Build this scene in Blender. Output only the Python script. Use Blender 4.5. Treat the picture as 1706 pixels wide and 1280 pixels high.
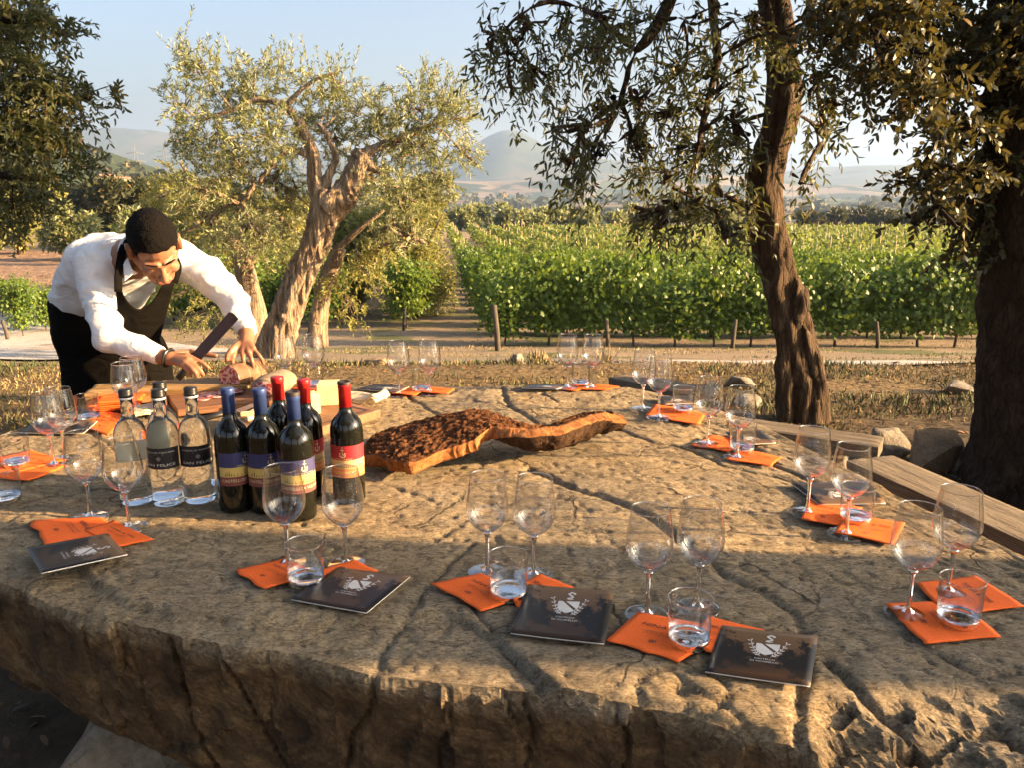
import bpy, bmesh, math, random
import numpy as np
from mathutils import Vector, Matrix

for o in list(bpy.data.objects):
    bpy.data.objects.remove(o)
scene = bpy.context.scene
col = scene.collection
R = math.radians
rng = np.random.default_rng(7)
random.seed(7)

# ------------------------------------------------------------------ camera
PITCH = R(13.5)
FPX, CX, CY = 1380.0, 853.0, 640.0          # focal length and centre, in photo pixels
CAMZ = 1.5
cam_d = bpy.data.cameras.new('camera')
cam = bpy.data.objects.new('camera', cam_d)
col.objects.link(cam)
cam.location = (0, 0, CAMZ)
cam.rotation_euler = (math.pi / 2 - PITCH, 0, 0)
cam_d.sensor_width = 36.0
cam_d.lens = 36.0 * FPX / 1706.0
cam_d.clip_start = 0.05
cam_d.clip_end = 20000
scene.camera = cam

# ------------------------------------------------------------------ sky, sun, exposure
SUN_AZ = R(96.5)      # clockwise from +Y (view direction): to the right and a little behind
SUN_EL = R(15.0)
world = bpy.data.worlds.new('World')
scene.world = world
world.use_nodes = True
wn = world.node_tree
bg = wn.nodes['Background']
sky = wn.nodes.new('ShaderNodeTexSky')
sky.sky_type = 'NISHITA'
sky.sun_disc = False
sky.sun_elevation = SUN_EL
sky.sun_rotation = SUN_AZ
sky.altitude = 200
sky.air_density = 0.8
sky.dust_density = 7.5
sky.ozone_density = 1.2
wn.links.new(sky.outputs['Color'], bg.inputs['Color'])
bg.inputs["Strength"].default_value = 0.078

sun_d = bpy.data.lights.new('sun', 'SUN')
sun_d.energy = 5.0
sun_d.angle = R(0.55)
sun_d.color = (1.0, 0.65, 0.32)
sun = bpy.data.objects.new('sun', sun_d)
col.objects.link(sun)
sdir = Vector((math.sin(SUN_AZ) * math.cos(SUN_EL), math.cos(SUN_AZ) * math.cos(SUN_EL), math.sin(SUN_EL)))
sun.rotation_euler = sdir.to_track_quat('Z', 'Y').to_euler()
sun.location = sdir * 60

vs = scene.view_settings
scene.display_settings.display_device = 'sRGB'
vs.view_transform = 'Standard'
vs.look = 'None'
vs.exposure = 2.45
vs.gamma = 1.0
vs.use_curve_mapping = False
cy = scene.cycles
cy.max_bounces = 10
cy.diffuse_bounces = 3
cy.glossy_bounces = 4
cy.transmission_bounces = 10
cy.transparent_max_bounces = 24
cy.volume_bounces = 0
cy.caustics_reflective = False
cy.caustics_refractive = True
cy.sample_clamp_indirect = 4.0
cy.use_denoising = True

# ------------------------------------------------------------------ pixel -> world
def ray(px, py):
    x = (px - CX) / FPX
    y = -(py - CY) / FPX
    c, s = math.cos(PITCH), math.sin(PITCH)
    return Vector((x, c + y * s, -s + y * c))

def at(px, py, z):
    d = ray(px, py)
    t = (z - CAMZ) / d.z
    return Vector((d.x * t, d.y * t, z))

def atY(px, py, Y):
    d = ray(px, py)
    t = Y / d.y
    return Vector((d.x * t, Y, CAMZ + d.z * t))

TZ = 0.75            # table top

# ------------------------------------------------------------------ noise
def _hash(ix, iy, iz, seed):
    h = (ix * 374761393 + iy * 668265263 + iz * 2147483647 + seed * 1274126177) & 0xFFFFFFFF
    h = ((h ^ (h >> 13)) * 1274126177) & 0xFFFFFFFF
    h = (h ^ (h >> 16)) & 0xFFFFFF
    return h.astype(np.float64) / 0x7FFFFF - 1.0

def vnoise(p, seed=0):
    p = np.asarray(p, dtype=np.float64)
    i = np.floor(p).astype(np.int64)
    f = p - i
    f = f * f * f * (f * (f * 6 - 15) + 10)
    out = 0
    for dx in (0, 1):
        wx = f[..., 0] if dx else 1 - f[..., 0]
        for dy in (0, 1):
            wy = f[..., 1] if dy else 1 - f[..., 1]
            for dz in (0, 1):
                wz = f[..., 2] if dz else 1 - f[..., 2]
                out = out + wx * wy * wz * _hash(i[..., 0] + dx, i[..., 1] + dy, i[..., 2] + dz, seed)
    return out

def fbm(p, octv=4, seed=0, lac=2.03, gain=0.5):
    p = np.asarray(p, dtype=np.float64)
    a, s, tot = 1.0, 0, 0
    for k in range(octv):
        s = s + a * vnoise(p, seed + k * 17)
        tot += a
        a *= gain
        p = p * lac + 11.3
    return s / tot

def xyz(x, y, z=0.0):
    x = np.asarray(x, dtype=np.float64)
    return np.stack([x, np.broadcast_to(y, x.shape), np.broadcast_to(z, x.shape)], -1)

# ------------------------------------------------------------------ materials
def newmat(name):
    m = bpy.data.materials.new(name)
    m.use_nodes = True
    nt = m.node_tree
    b = nt.nodes['Principled BSDF']
    return m, nt, b

def N(nt, typ, **kw):
    n = nt.nodes.new(typ)
    for k, v in kw.items():
        setattr(n, k, v)
    return n

def ramp(nt, fac, stops, interp='LINEAR'):
    r = N(nt, 'ShaderNodeValToRGB')
    r.color_ramp.interpolation = interp
    el = r.color_ramp.elements
    while len(el) > 1:
        el.remove(el[-1])
    el[0].position = stops[0][0]
    el[0].color = (*stops[0][1], 1)
    for p, c in stops[1:]:
        e = el.new(p)
        e.color = (*c, 1)
    nt.links.new(fac, r.inputs['Fac'])
    return r.outputs['Color']

def coords(nt, kind='Object', scale=(1, 1, 1), rot=(0, 0, 0)):
    mp = N(nt, 'ShaderNodeMapping')
    mp.inputs['Scale'].default_value = scale
    mp.inputs['Rotation'].default_value = rot
    if kind == 'World':
        g = N(nt, 'ShaderNodeNewGeometry')
        nt.links.new(g.outputs['Position'], mp.inputs['Vector'])
    else:
        t = N(nt, 'ShaderNodeTexCoord')
        nt.links.new(t.outputs[kind], mp.inputs['Vector'])
    return mp.outputs['Vector']

def noise(nt, vec, scale, detail=6, rough=0.55, dist=0.0):
    n = N(nt, 'ShaderNodeTexNoise')
    n.inputs['Scale'].default_value = scale
    n.inputs['Detail'].default_value = detail
    n.inputs['Roughness'].default_value = rough
    n.inputs['Distortion'].default_value = dist
    nt.links.new(vec, n.inputs['Vector'])
    return n.outputs['Fac']

def voro(nt, vec, scale, feature='F1', rnd=1.0):
    n = N(nt, 'ShaderNodeTexVoronoi', feature=feature)
    n.inputs['Scale'].default_value = scale
    n.inputs['Randomness'].default_value = rnd
    nt.links.new(vec, n.inputs['Vector'])
    return n

def math_(nt, op, a, b=None, clamp=False):
    n = N(nt, 'ShaderNodeMath', operation=op)
    n.use_clamp = clamp
    for i, v in enumerate((a, b)):
        if v is None:
            continue
        if isinstance(v, (int, float)):
            n.inputs[i].default_value = v
        else:
            nt.links.new(v, n.inputs[i])
    return n.outputs[0]

def mixc(nt, fac, a, b, blend='MIX'):
    n = N(nt, 'ShaderNodeMix', data_type='RGBA', blend_type=blend)
    n.clamp_factor = True
    for sock, v in ((n.inputs[0], fac), (n.inputs[6], a), (n.inputs[7], b)):
        if isinstance(v, (int, float)):
            sock.default_value = v
        elif isinstance(v, tuple):
            sock.default_value = (*v, 1) if len(v) == 3 else v
        else:
            nt.links.new(v, sock)
    return n.outputs[2]

def bump(nt, b, height, strength=0.5, dist=0.01, chain=None):
    n = N(nt, 'ShaderNodeBump')
    n.inputs['Strength'].default_value = strength
    n.inputs['Distance'].default_value = dist
    nt.links.new(height, n.inputs['Height'])
    if chain is not None:
        nt.links.new(chain, n.inputs['Normal'])
    nt.links.new(n.outputs['Normal'], b.inputs['Normal'])
    return n.outputs['Normal']

def pmat(name, stops, scale=20, detail=5, rough=0.6, bmp=None, metallic=0.0, spec=0.5, kind='Object', stretch=(1, 1, 1), dist=0.0):
    """noise-coloured material. stops: list of colours spread over the noise range"""
    m, nt, b = newmat(name)
    v = coords(nt, kind, stretch)
    if len(stops) == 1:
        c = stops[0]
        stops = [tuple(x * 0.9 for x in c), tuple(min(1, x * 1.1) for x in c)]
    f = noise(nt, v, scale, detail, 0.6, dist)
    k = len(stops)
    st = [(0.30 + 0.40 * i / (k - 1), c) for i, c in enumerate(stops)]
    nt.links.new(ramp(nt, f, st), b.inputs['Base Color'])
    b.inputs['Roughness'].default_value = rough
    b.inputs['Metallic'].default_value = metallic
    b.inputs['Specular IOR Level'].default_value = spec
    if bmp:
        f2 = noise(nt, v, bmp[1], 6, 0.6, dist)
        bump(nt, b, f2, bmp[0], bmp[2] if len(bmp) > 2 else 0.005)
    return m

# ------------------------------------------------------------------ mesh building
class MB:
    def __init__(s):
        s.v, s.f, s.m = [], [], []
        s.n = 0
    def add(s, verts, faces, mi=0):
        base = s.n
        s.v.extend([tuple(map(float, p)) for p in verts])
        s.n += len(verts)
        for f in faces:
            s.f.append(tuple(base + i for i in f))
            s.m.append(mi)
        return base
    def lathe(s, prof, seg=32, mi=0, loc=(0, 0, 0), close=False, mis=None, a0=0.0, a1=None):
        """prof: list of (r, z). a0..a1 for a partial turn"""
        full = a1 is None
        n = seg if full else seg + 1
        base = s.n
        rows = []
        for (r, z) in prof:
            if r < 1e-6 and full:
                rows.append([s.n]); s.v.append((loc[0], loc[1], loc[2] + z)); s.n += 1
            else:
                row = []
                for i in range(n):
                    a = a0 + (2 * math.pi * i / seg if full else (a1 - a0) * i / seg)
                    s.v.append((loc[0] + r * math.cos(a), loc[1] + r * math.sin(a), loc[2] + z))
                    row.append(s.n); s.n += 1
                rows.append(row)
        for k in range(len(rows) - 1):
            A, B = rows[k], rows[k + 1]
            mm = mi if mis is None else mis[k]
            cnt = seg
            for i in range(cnt):
                j = (i + 1) % n if full else i + 1
                if len(A) == 1 and len(B) == 1:
                    continue
                if len(A) == 1:
                    f = (A[0], B[j], B[i])
                elif len(B) == 1:
                    f = (A[i], A[j], B[0])
                else:
                    f = (A[i], A[j], B[j], B[i])
                s.f.append(f); s.m.append(mm)
    def tube(s, pts, rad, seg=8, mi=0, cap=True, ell=None, up=None, rough=0.0, seed=0, flute=None):
        """tapered tube along pts; ell = (axis vector, flatten) elliptical section"""
        pts = [Vector(p) for p in pts]
        n = len(pts)
        if isinstance(rad, (int, float)):
            rad = [rad] * n
        prev = None
        rows = []
        for i, p in enumerate(pts):
            t = (pts[min(i + 1, n - 1)] - pts[max(i - 1, 0)])
            t = t.normalized() if t.length > 1e-9 else Vector((0, 0, 1))
            ref = Vector(up) if up is not None else (prev if prev is not None else (Vector((1, 0, 0)) if abs(t.x) < 0.9 else Vector((0, 1, 0))))
            a = (ref - t * ref.dot(t))
            a = a.normalized() if a.length > 1e-6 else t.orthogonal().normalized()
            bvec = t.cross(a).normalized()
            prev = a
            row = []
            r = rad[i]
            ra, rb = (r if isinstance(r, tuple) else (r, r))
            for k in range(seg):
                an = 2 * math.pi * k / seg
                q = 1.0
                if flute:
                    q += flute[0] * math.sin(an * flute[1] + i * flute[2]) + flute[0] * 0.6 * math.sin(an * (flute[1] + 2) - i * flute[2] * 0.7 + 1.3)
                if rough:
                    q += rough * math.sin(an * 3 + i * 1.7 + seed) * 0.5 + random.uniform(-rough, rough) * 0.5
                row.append(s.n)
                v = p + a * (ra * q * math.cos(an)) + bvec * (rb * q * math.sin(an))
                s.v.append(tuple(v)); s.n += 1
            rows.append(row)
        for i in range(n - 1):
            for k in range(seg):
                j = (k + 1) % seg
                s.f.append((rows[i][k], rows[i][j], rows[i + 1][j], rows[i + 1][k])); s.m.append(mi)
        if cap:
            s.f.append(tuple(reversed(rows[0]))); s.m.append(mi)
            s.f.append(tuple(rows[-1])); s.m.append(mi)
    def capsule(s, a, b, ra, rb, seg=12, mi=0, flat=1.0, up=None):
        a, b = Vector(a), Vector(b)
        d = (b - a)
        t = d.normalized() if d.length > 1e-9 else Vector((0, 0, 1))
        pts, rad = [], []
        for q in (-1, -0.8, -0.5, 0):
            pts.append(a + t * ra * q); rad.append(max(1e-4, ra * math.sqrt(max(0, 1 - q * q))))
        for q in (0, 0.5, 0.8, 1):
            pts.append(b + t * rb * q); rad.append(max(1e-4, rb * math.sqrt(max(0, 1 - q * q))))
        rad = [(r, r * flat) for r in rad]
        s.tube(pts, rad, seg, mi, True, up=up)
    def ellipsoid(s, c, axes, seg=20, rings=12, mi=0):
        """axes: three vectors"""
        c = Vector(c); ax = [Vector(a) for a in axes]
        rows = []
        for i in range(rings + 1):
            th = math.pi * i / rings
            if i in (0, rings):
                rows.append([s.n]); s.v.append(tuple(c + ax[2] * math.cos(th))); s.n += 1
            else:
                row = []
                for k in range(seg):
                    ph = 2 * math.pi * k / seg
                    row.append(s.n)
                    s.v.append(tuple(c + ax[0] * (math.sin(th) * math.cos(ph)) + ax[1] * (math.sin(th) * math.sin(ph)) + ax[2] * math.cos(th)))
                    s.n += 1
                rows.append(row)
        for i in range(rings):
            A, B = rows[i], rows[i + 1]
            for k in range(seg):
                j = (k + 1) % seg
                if len(A) == 1:
                    f = (A[0], B[k], B[j])
                elif len(B) == 1:
                    f = (A[k], B[0], A[j])
                else:
                    f = (A[k], B[k], B[j], A[j])
                s.f.append(f); s.m.append(mi)
    def box(s, c, size, mi=0, rotz=0.0, jit=0.0):
        cx, cyy, cz = c
        hx, hy, hz = size[0] / 2, size[1] / 2, size[2] / 2
        vs_ = []
        ca, sa = math.cos(rotz), math.sin(rotz)
        for dz in (-hz, hz):
            for dx, dy in ((-hx, -hy), (hx, -hy), (hx, hy), (-hx, hy)):
                dx += random.uniform(-jit, jit); dy += random.uniform(-jit, jit)
                vs_.append((cx + dx * ca - dy * sa, cyy + dx * sa + dy * ca, cz + dz + random.uniform(-jit, jit)))
        s.add(vs_, [(3, 2, 1, 0), (4, 5, 6, 7), (0, 1, 5, 4), (1, 2, 6, 5), (2, 3, 7, 6), (3, 0, 4, 7)], mi)
    def build(s, name, mats, parent=None, smooth=True, bevel=None, autosmooth=None):
        me = bpy.data.meshes.new(name)
        me.from_pydata(s.v, [], s.f)
        return finish(me, name, mats, s.m, parent, smooth, bevel)

def finish(me, name, mats, mi=None, parent=None, smooth=True, bevel=None):
    if not isinstance(mats, (list, tuple)):
        mats = [mats]
    for m in mats:
        me.materials.append(m)
    if mi is not None and len(mats) > 1:
        me.polygons.foreach_set('material_index', np.asarray(mi, dtype=np.int32))
    if smooth:
        me.polygons.foreach_set('use_smooth', np.ones(len(me.polygons), dtype=bool))
    me.update()
    o = bpy.data.objects.new(name, me)
    col.objects.link(o)
    if parent is not None:
        o.parent = parent
    if bevel:
        bv = o.modifiers.new('bevel', 'BEVEL')
        bv.width = bevel; bv.segments = 2; bv.limit_method = 'ANGLE'; bv.angle_limit = R(40)
    return o

def mesh_np(name, V, F, mats, parent=None, smooth=True, mi=None, attr=None, loc=None):
    """V (n,3); F (m,k) same-size faces; attr: {'tone': per-vertex array}"""
    V = np.asarray(V, dtype=np.float32); F = np.asarray(F, dtype=np.int32)
    me = bpy.data.meshes.new(name)
    me.vertices.add(len(V)); me.vertices.foreach_set('co', V.ravel())
    k = F.shape[1]
    me.loops.add(F.size); me.loops.foreach_set('vertex_index', F.ravel())
    me.polygons.add(len(F))
    me.polygons.foreach_set('loop_start', np.arange(0, F.size, k, dtype=np.int32))
    me.polygons.foreach_set('loop_total', np.full(len(F), k, dtype=np.int32))
    if attr:
        for an, av in attr.items():
            a = me.attributes.new(an, 'FLOAT', 'POINT')
            a.data.foreach_set('value', np.asarray(av, dtype=np.float32))
    me.update(calc_edges=True)
    o = finish(me, name, mats, mi, parent, smooth)
    if loc is not None:
        o.location = loc
    return o

def tag(o, label=None, cat=None, group=None, kind=None):
    if label: o['label'] = label
    if cat: o['category'] = cat
    if group: o['group'] = group
    if kind: o['kind'] = kind
    return o

def thing(name, label, cat, loc=(0, 0, 0), rz=0.0, group=None):
    o = bpy.data.objects.new(name, None)
    o.empty_display_size = 0.05
    col.objects.link(o)
    o.location = loc
    o.rotation_euler = (0, 0, rz)
    return tag(o, label, cat, group)

def copy_tree(o, parent=None):
    c = o.copy(); col.objects.link(c)
    if parent is not None:
        c.parent = parent
    for ch in list(o.children):
        copy_tree(ch, c)
    return c

def bake(o):
    """replace an object's mesh by its evaluated (modified) mesh"""
    bpy.context.view_layer.update()
    dg = bpy.context.evaluated_depsgraph_get()
    me = bpy.data.meshes.new_from_object(o.evaluated_get(dg))
    o.modifiers.clear()
    o.data = me
    return o

def remesh(o, vox, smooth_it=3, fac=0.5):
    md = o.modifiers.new('remesh', 'REMESH'); md.mode = 'VOXEL'; md.voxel_size = vox; md.use_smooth_shade = True
    if smooth_it:
        sm = o.modifiers.new('smooth', 'SMOOTH'); sm.iterations = smooth_it; sm.factor = fac
    return bake(o)

def spline(pts, n):
    """Catmull-Rom through pts (any dimension), n samples"""
    P = np.asarray([tuple(p) for p in pts], dtype=np.float64)
    m = len(P)
    P = np.vstack([2 * P[0] - P[1], P, 2 * P[-1] - P[-2]])
    out = []
    for t in np.linspace(0, m - 1 - 1e-9, n):
        i = int(t); f = t - i
        a, b, c, d = P[i], P[i + 1], P[i + 2], P[i + 3]
        out.append(0.5 * ((2 * b) + (-a + c) * f + (2 * a - 5 * b + 4 * c - d) * f * f + (-a + 3 * b - 3 * c + d) * f ** 3))
    return np.array(out)
# ================================================================== terrain
GY = [-1e5, 5.6, 7, 8, 10, 13, 17, 25, 40, 90, 130, 200, 400, 700, 1500, 2500, 3500, 1e5]
GZ = [0, 0, -0.10, -0.26, -0.62, -1.15, -1.75, -2.3, -3.0, -4.1, -5.2, -9, -16, -20, -19, -16, -10, -10]

def sstep(a, b, x):
    t = np.clip((x - a) / (b - a), 0, 1)
    return t * t * (3 - 2 * t)

def gauss(x, y, cx, cyy, sx, sy):
    return np.exp(-((x - cx) / sx) ** 2 - ((y - cyy) / sy) ** 2)

def G(x, y):
    x = np.asarray(x, dtype=np.float64); y = np.asarray(y, dtype=np.float64)
    z = np.interp(y, GY, GZ)
    r = np.hypot(x, y)
    z = z + 0.8 * sstep(8, 16, -x) * sstep(18, 30, y) * (1 - sstep(70, 110, y))
    z = z + 0.03 * fbm(xyz(x * 0.8, y * 0.8), 3, 3) * sstep(4.5, 7, r)
    z = z + 0.10 * gauss(x, y, 0.5, 7.0, 9, 0.7)
    # wooded hillside on the left, valley swells, mountains
    z = z + 46 * gauss(x, y, -262, 440, 88, 190) + 8 * gauss(x, y, -200, 240, 70, 90)
    z = z + 5 * fbm(xyz(x / 160, y / 160), 3, 5) * sstep(220, 500, r)
    z = z + 24 * fbm(xyz(x / 520, y / 420), 4, 9) * sstep(1100, 2000, r)
    fr = sstep(-400, 400, y)
    z = z + fr * (62 * gauss(x, y, -25, 3250, 120, 420) + 70 * gauss(x, y, 20, 3300, 260, 420) + 95 * gauss(x, y, 60, 3400, 640, 500)
                  + 235 * gauss(x, y, -1650, 3500, 620, 600) + 120 * gauss(x, y, -900, 3600, 500, 500)
                  + 95 * gauss(x, y, 1600, 3600, 900, 500) + 55 * gauss(x, y, 700, 3000, 300, 300)
                  + 26 * gauss(x, y, -260, 2050, 300, 220) + 30 * gauss(x, y, 520, 2100, 420, 220)
                  + 45 * gauss(x, y, -900, 2100, 300, 260))
    z = z + 26 * fbm(xyz(x / 240, y / 240), 5, 21) * sstep(2200, 3200, r) * fr
    return z

def gz(x, y):
    return float(G(np.array([x]), np.array([y]))[0])

def ground_material():
    m, nt, b = newmat('ground')
    g = N(nt, 'ShaderNodeNewGeometry')
    pos = g.outputs['Position']
    sep = N(nt, 'ShaderNodeSeparateXYZ'); nt.links.new(pos, sep.inputs[0])
    X, Y = sep.outputs[0], sep.outputs[1]
    n_big = noise(nt, pos, 0.55, 5, 0.6)
    n_mid = noise(nt, pos, 3.5, 6, 0.65)
    n_fin = noise(nt, pos, 26, 6, 0.7)
    soil = ramp(nt, n_mid, [(0.3, (0.045, 0.032, 0.02)), (0.5, (0.085, 0.062, 0.038)), (0.7, (0.13, 0.095, 0.055))])
    straw = ramp(nt, n_fin, [(0.3, (0.07, 0.048, 0.024)), (0.5, (0.17, 0.118, 0.058)), (0.7, (0.30, 0.22, 0.115))])
    earth = ramp(nt, n_fin, [(0.3, (0.15, 0.105, 0.066)), (0.5, (0.26, 0.195, 0.125)), (0.72, (0.38, 0.30, 0.20))])
    grass = ramp(nt, n_fin, [(0.3, (0.045, 0.07, 0.02)), (0.7, (0.11, 0.14, 0.045))])
    def win(v, a, bb, c, d):
        u = N(nt, 'ShaderNodeMapRange', interpolation_type='SMOOTHSTEP')
        u.inputs[1].default_value, u.inputs[2].default_value = a, bb
        nt.links.new(v, u.inputs[0])
        w = N(nt, 'ShaderNodeMapRange', interpolation_type='SMOOTHSTEP')
        w.inputs[1].default_value, w.inputs[2].default_value = c, d
        w.inputs[3].default_value, w.inputs[4].default_value = 1, 0
        nt.links.new(v, w.inputs[0])
        return math_(nt, 'MULTIPLY', u.outputs[0], w.outputs[0])
    yj = math_(nt, 'ADD', Y, math_(nt, 'MULTIPLY', math_(nt, 'SUBTRACT', n_big, 0.5), 2.4))
    c = mixc(nt, win(yj, 4.8, 6.4, 7.5e4, 8e4), soil, straw)
    c = mixc(nt, win(yj, 8.4, 9.4, 7e4, 8e4), c, earth)
    gm = math_(nt, 'MULTIPLY', win(n_big, 0.52, 0.6, 5, 6), win(Y, 7, 9, 60, 90))
    c = mixc(nt, math_(nt, 'MULTIPLY', gm, 0.75), c, grass)
    # distant fields
    fv = coords(nt, 'World', (1, 0.55, 0.0), (0, 0, 0.35))
    vo = voro(nt, fv, 0.0062)
    sc = N(nt, 'ShaderNodeSeparateColor'); nt.links.new(vo.outputs['Color'], sc.inputs[0])
    fcol = ramp(nt, sc.outputs[0], [(0.0, (0.22, 0.165, 0.10)), (0.18, (0.10, 0.12, 0.05)), (0.34, (0.17, 0.12, 0.085)),
                                    (0.5, (0.11, 0.13, 0.055)), (0.64, (0.27, 0.21, 0.125)), (0.78, (0.065, 0.085, 0.035)), (0.9, (0.19, 0.145, 0.10))], 'CONSTANT')
    wn_ = noise(nt, pos, 0.007, 6, 0.62)
    woods = win(wn_, 0.47, 0.53, 5, 6)
    fcol = mixc(nt, woods, fcol, (0.035, 0.05, 0.022))
    fcol = mixc(nt, math_(nt, 'MULTIPLY', win(Y, 2200, 2900, 7e4, 8e4), 0.75), fcol, (0.045, 0.055, 0.03))
    far = win(Y, 140, 260, 7e4, 8e4)
    c = mixc(nt, far, c, fcol)
    nt.links.new(c, b.inputs['Base Color'])
    b.inputs['Roughness'].default_value = 0.95
    b.inputs['Specular IOR Level'].default_value = 0.15
    bump(nt, b, math_(nt, 'ADD', math_(nt, 'MULTIPLY', n_mid, 1.5), n_fin), 0.9, 0.03)
    return m

M_ground = ground_material()
ang = np.concatenate([np.linspace(-42, 42, 190), np.linspace(45, 315, 90)])
ang = np.radians(ang)
rad = np.concatenate([np.linspace(0.4, 14, 60), np.geomspace(14.4, 6500, 150)])
AA, RR = np.meshgrid(ang, rad)
gx, gy = np.sin(AA) * RR, np.cos(AA) * RR
V = np.stack([gx, gy, G(gx, gy)], -1).reshape(-1, 3)
na, nr = len(ang), len(rad)
idx = np.arange(nr * na).reshape(nr, na)
nxt = np.roll(idx, -1, axis=1)
F = np.stack([idx[:-1], idx[1:], nxt[1:], nxt[:-1]], -1).reshape(-1, 4)
V = np.vstack([V, [[0, 0, 0]]])
tri = np.array([[len(V) - 1, idx[0, k], nxt[0, k], nxt[0, k]] for k in range(na)])
me = bpy.data.meshes.new('ground')
me.from_pydata(V.tolist(), [], [tuple(f) for f in F.tolist()] + [tuple(t[:3]) for t in tri.tolist()])
ground = finish(me, 'ground', M_ground)
tag(ground, 'dry earth and straw sloping down to valley fields and hazy mountains', kind='structure')

def sheet(name, xs, ys_of, mat, off, label, nx=120, ny=14):
    """strip following the ground; ys_of(x) -> (y0, y1)"""
    V, F = [], []
    for i, x in enumerate(np.linspace(xs[0], xs[1], nx)):
        y0, y1 = ys_of(x)
        for j, t in enumerate(np.linspace(0, 1, ny)):
            y = y0 + (y1 - y0) * t
            V.append((x, y, 0))
    V = np.array(V)
    V[:, 2] = G(V[:, 0], V[:, 1]) + off
    ii = np.arange(nx * ny).reshape(nx, ny)
    F = np.stack([ii[:-1, :-1], ii[1:, :-1], ii[1:, 1:], ii[:-1, 1:]], -1).reshape(-1, 4)
    o = mesh_np(name, V, F, mat)
    tag(o, label, kind='structure')
    return o

def gravel_mat():
    m, nt, b = newmat('gravel')
    v = coords(nt, 'World')
    f = noise(nt, v, 40, 5, 0.75)
    vo = voro(nt, v, 55)
    st = ramp(nt, f, [(0.25, (0.22, 0.20, 0.17)), (0.5, (0.42, 0.39, 0.345)), (0.7, (0.66, 0.63, 0.58))])
    di = ramp(nt, f, [(0.3, (0.12, 0.09, 0.06)), (0.7, (0.27, 0.21, 0.14))])
    nb = noise(nt, v, 0.9, 4, 0.6)
    gg = N(nt, 'ShaderNodeNewGeometry'); sx_ = N(nt, 'ShaderNodeSeparateXYZ'); nt.links.new(gg.outputs['Position'], sx_.inputs[0])
    mid_ = math_(nt, 'MULTIPLY', math_(nt, 'SUBTRACT', 1.0, math_(nt, 'DIVIDE', math_(nt, 'ABSOLUTE', math_(nt, 'ADD', sx_.outputs[0], 1.2)), 4.2), True), 0.55)
    nb = math_(nt, 'ADD', nb, mid_)      # the middle of the track is overgrown with earth
    c = mixc(nt, ramp(nt, nb, [(0.54, (0, 0, 0)), (0.68, (1, 1, 1))]), st, di)
    nt.links.new(c, b.inputs['Base Color'])
    b.inputs['Roughness'].default_value = 0.95
    bump(nt, b, vo.outputs['Distance'], 0.7, 0.02)
    return m
M_gravel = gravel_mat()
def path_y(x):
    c = (9.6 - 0.60 * x if x < 0 else 9.6 - 0.26 * x) + 0.2 * math.sin(x * 0.6)
    w = 1.15 + (0.27 * -x if x < 0 else 0.02 * x) + 0.12 * math.sin(x * 1.7 + 1) + 0.08 * math.sin(x * 4.3)
    return c - w, c + w
sheet('gravel_path', (-15, 13), path_y, M_gravel, 0.03, 'pale gravel track crossing behind the trees', 220, 40)

# ploughed field, far left
def field_mat():
    m, nt, b = newmat('ploughed_soil')
    v = coords(nt, 'World')
    f = noise(nt, v, 2.2, 6, 0.7)
    nt.links.new(ramp(nt, f, [(0.3, (0.17, 0.10, 0.058)), (0.7, (0.36, 0.23, 0.14))]), b.inputs['Base Color'])
    b.inputs['Roughness'].default_value = 1.0
    bump(nt, b, f, 0.8, 0.15)
    return m
xs = np.linspace(-46, -9.5, 60); ysf = np.linspace(24, 50, 200)
XX, YY = np.meshgrid(xs, ysf, indexing='ij')
ZZ = G(XX, YY) + 0.10 + 0.10 * np.sin((YY + XX * 0.25) * 2 * math.pi / 1.3) + 0.05 * fbm(xyz(XX * 2, YY * 2), 2, 4)
ii = np.arange(XX.size).reshape(XX.shape)
F = np.stack([ii[:-1, :-1], ii[1:, :-1], ii[1:, 1:], ii[:-1, 1:]], -1).reshape(-1, 4)
o = mesh_np('ploughed_field', np.stack([XX, YY, ZZ], -1).reshape(-1, 3), F, field_mat())
tag(o, 'brown ploughed field with furrows beyond the left vines', kind='structure')

# ================================================================== rocks
def rock_mat(name, stops, scale=6):
    m, nt, b = newmat(name)
    v = coords(nt, 'Object')
    f = noise(nt, v, scale, 8, 0.65)
    f2 = noise(nt, v, scale * 9, 5, 0.7)
    c = ramp(nt, f, [(0.3, stops[0]), (0.5, stops[1]), (0.7, stops[2])])
    c = mixc(nt, math_(nt, 'MULTIPLY', math_(nt, 'SUBTRACT', 0.62, f2, True), 1.6, True), c, (0.05, 0.038, 0.024))
    nt.links.new(c, b.inputs['Base Color'])
    b.inputs['Roughness'].default_value = 0.9
    b.inputs['Specular IOR Level'].default_value = 0.25
    bump(nt, b, math_(nt, 'ADD', f, math_(nt, 'MULTIPLY', f2, 0.5)), 0.7, 0.03)
    return m
M_rock_tan = rock_mat('tan_rock', [(0.20, 0.14, 0.085), (0.32, 0.23, 0.14), (0.42, 0.31, 0.20)])
M_rock_grey = rock_mat('grey_rock', [(0.14, 0.12, 0.095), (0.24, 0.21, 0.165), (0.36, 0.32, 0.26)])

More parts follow.
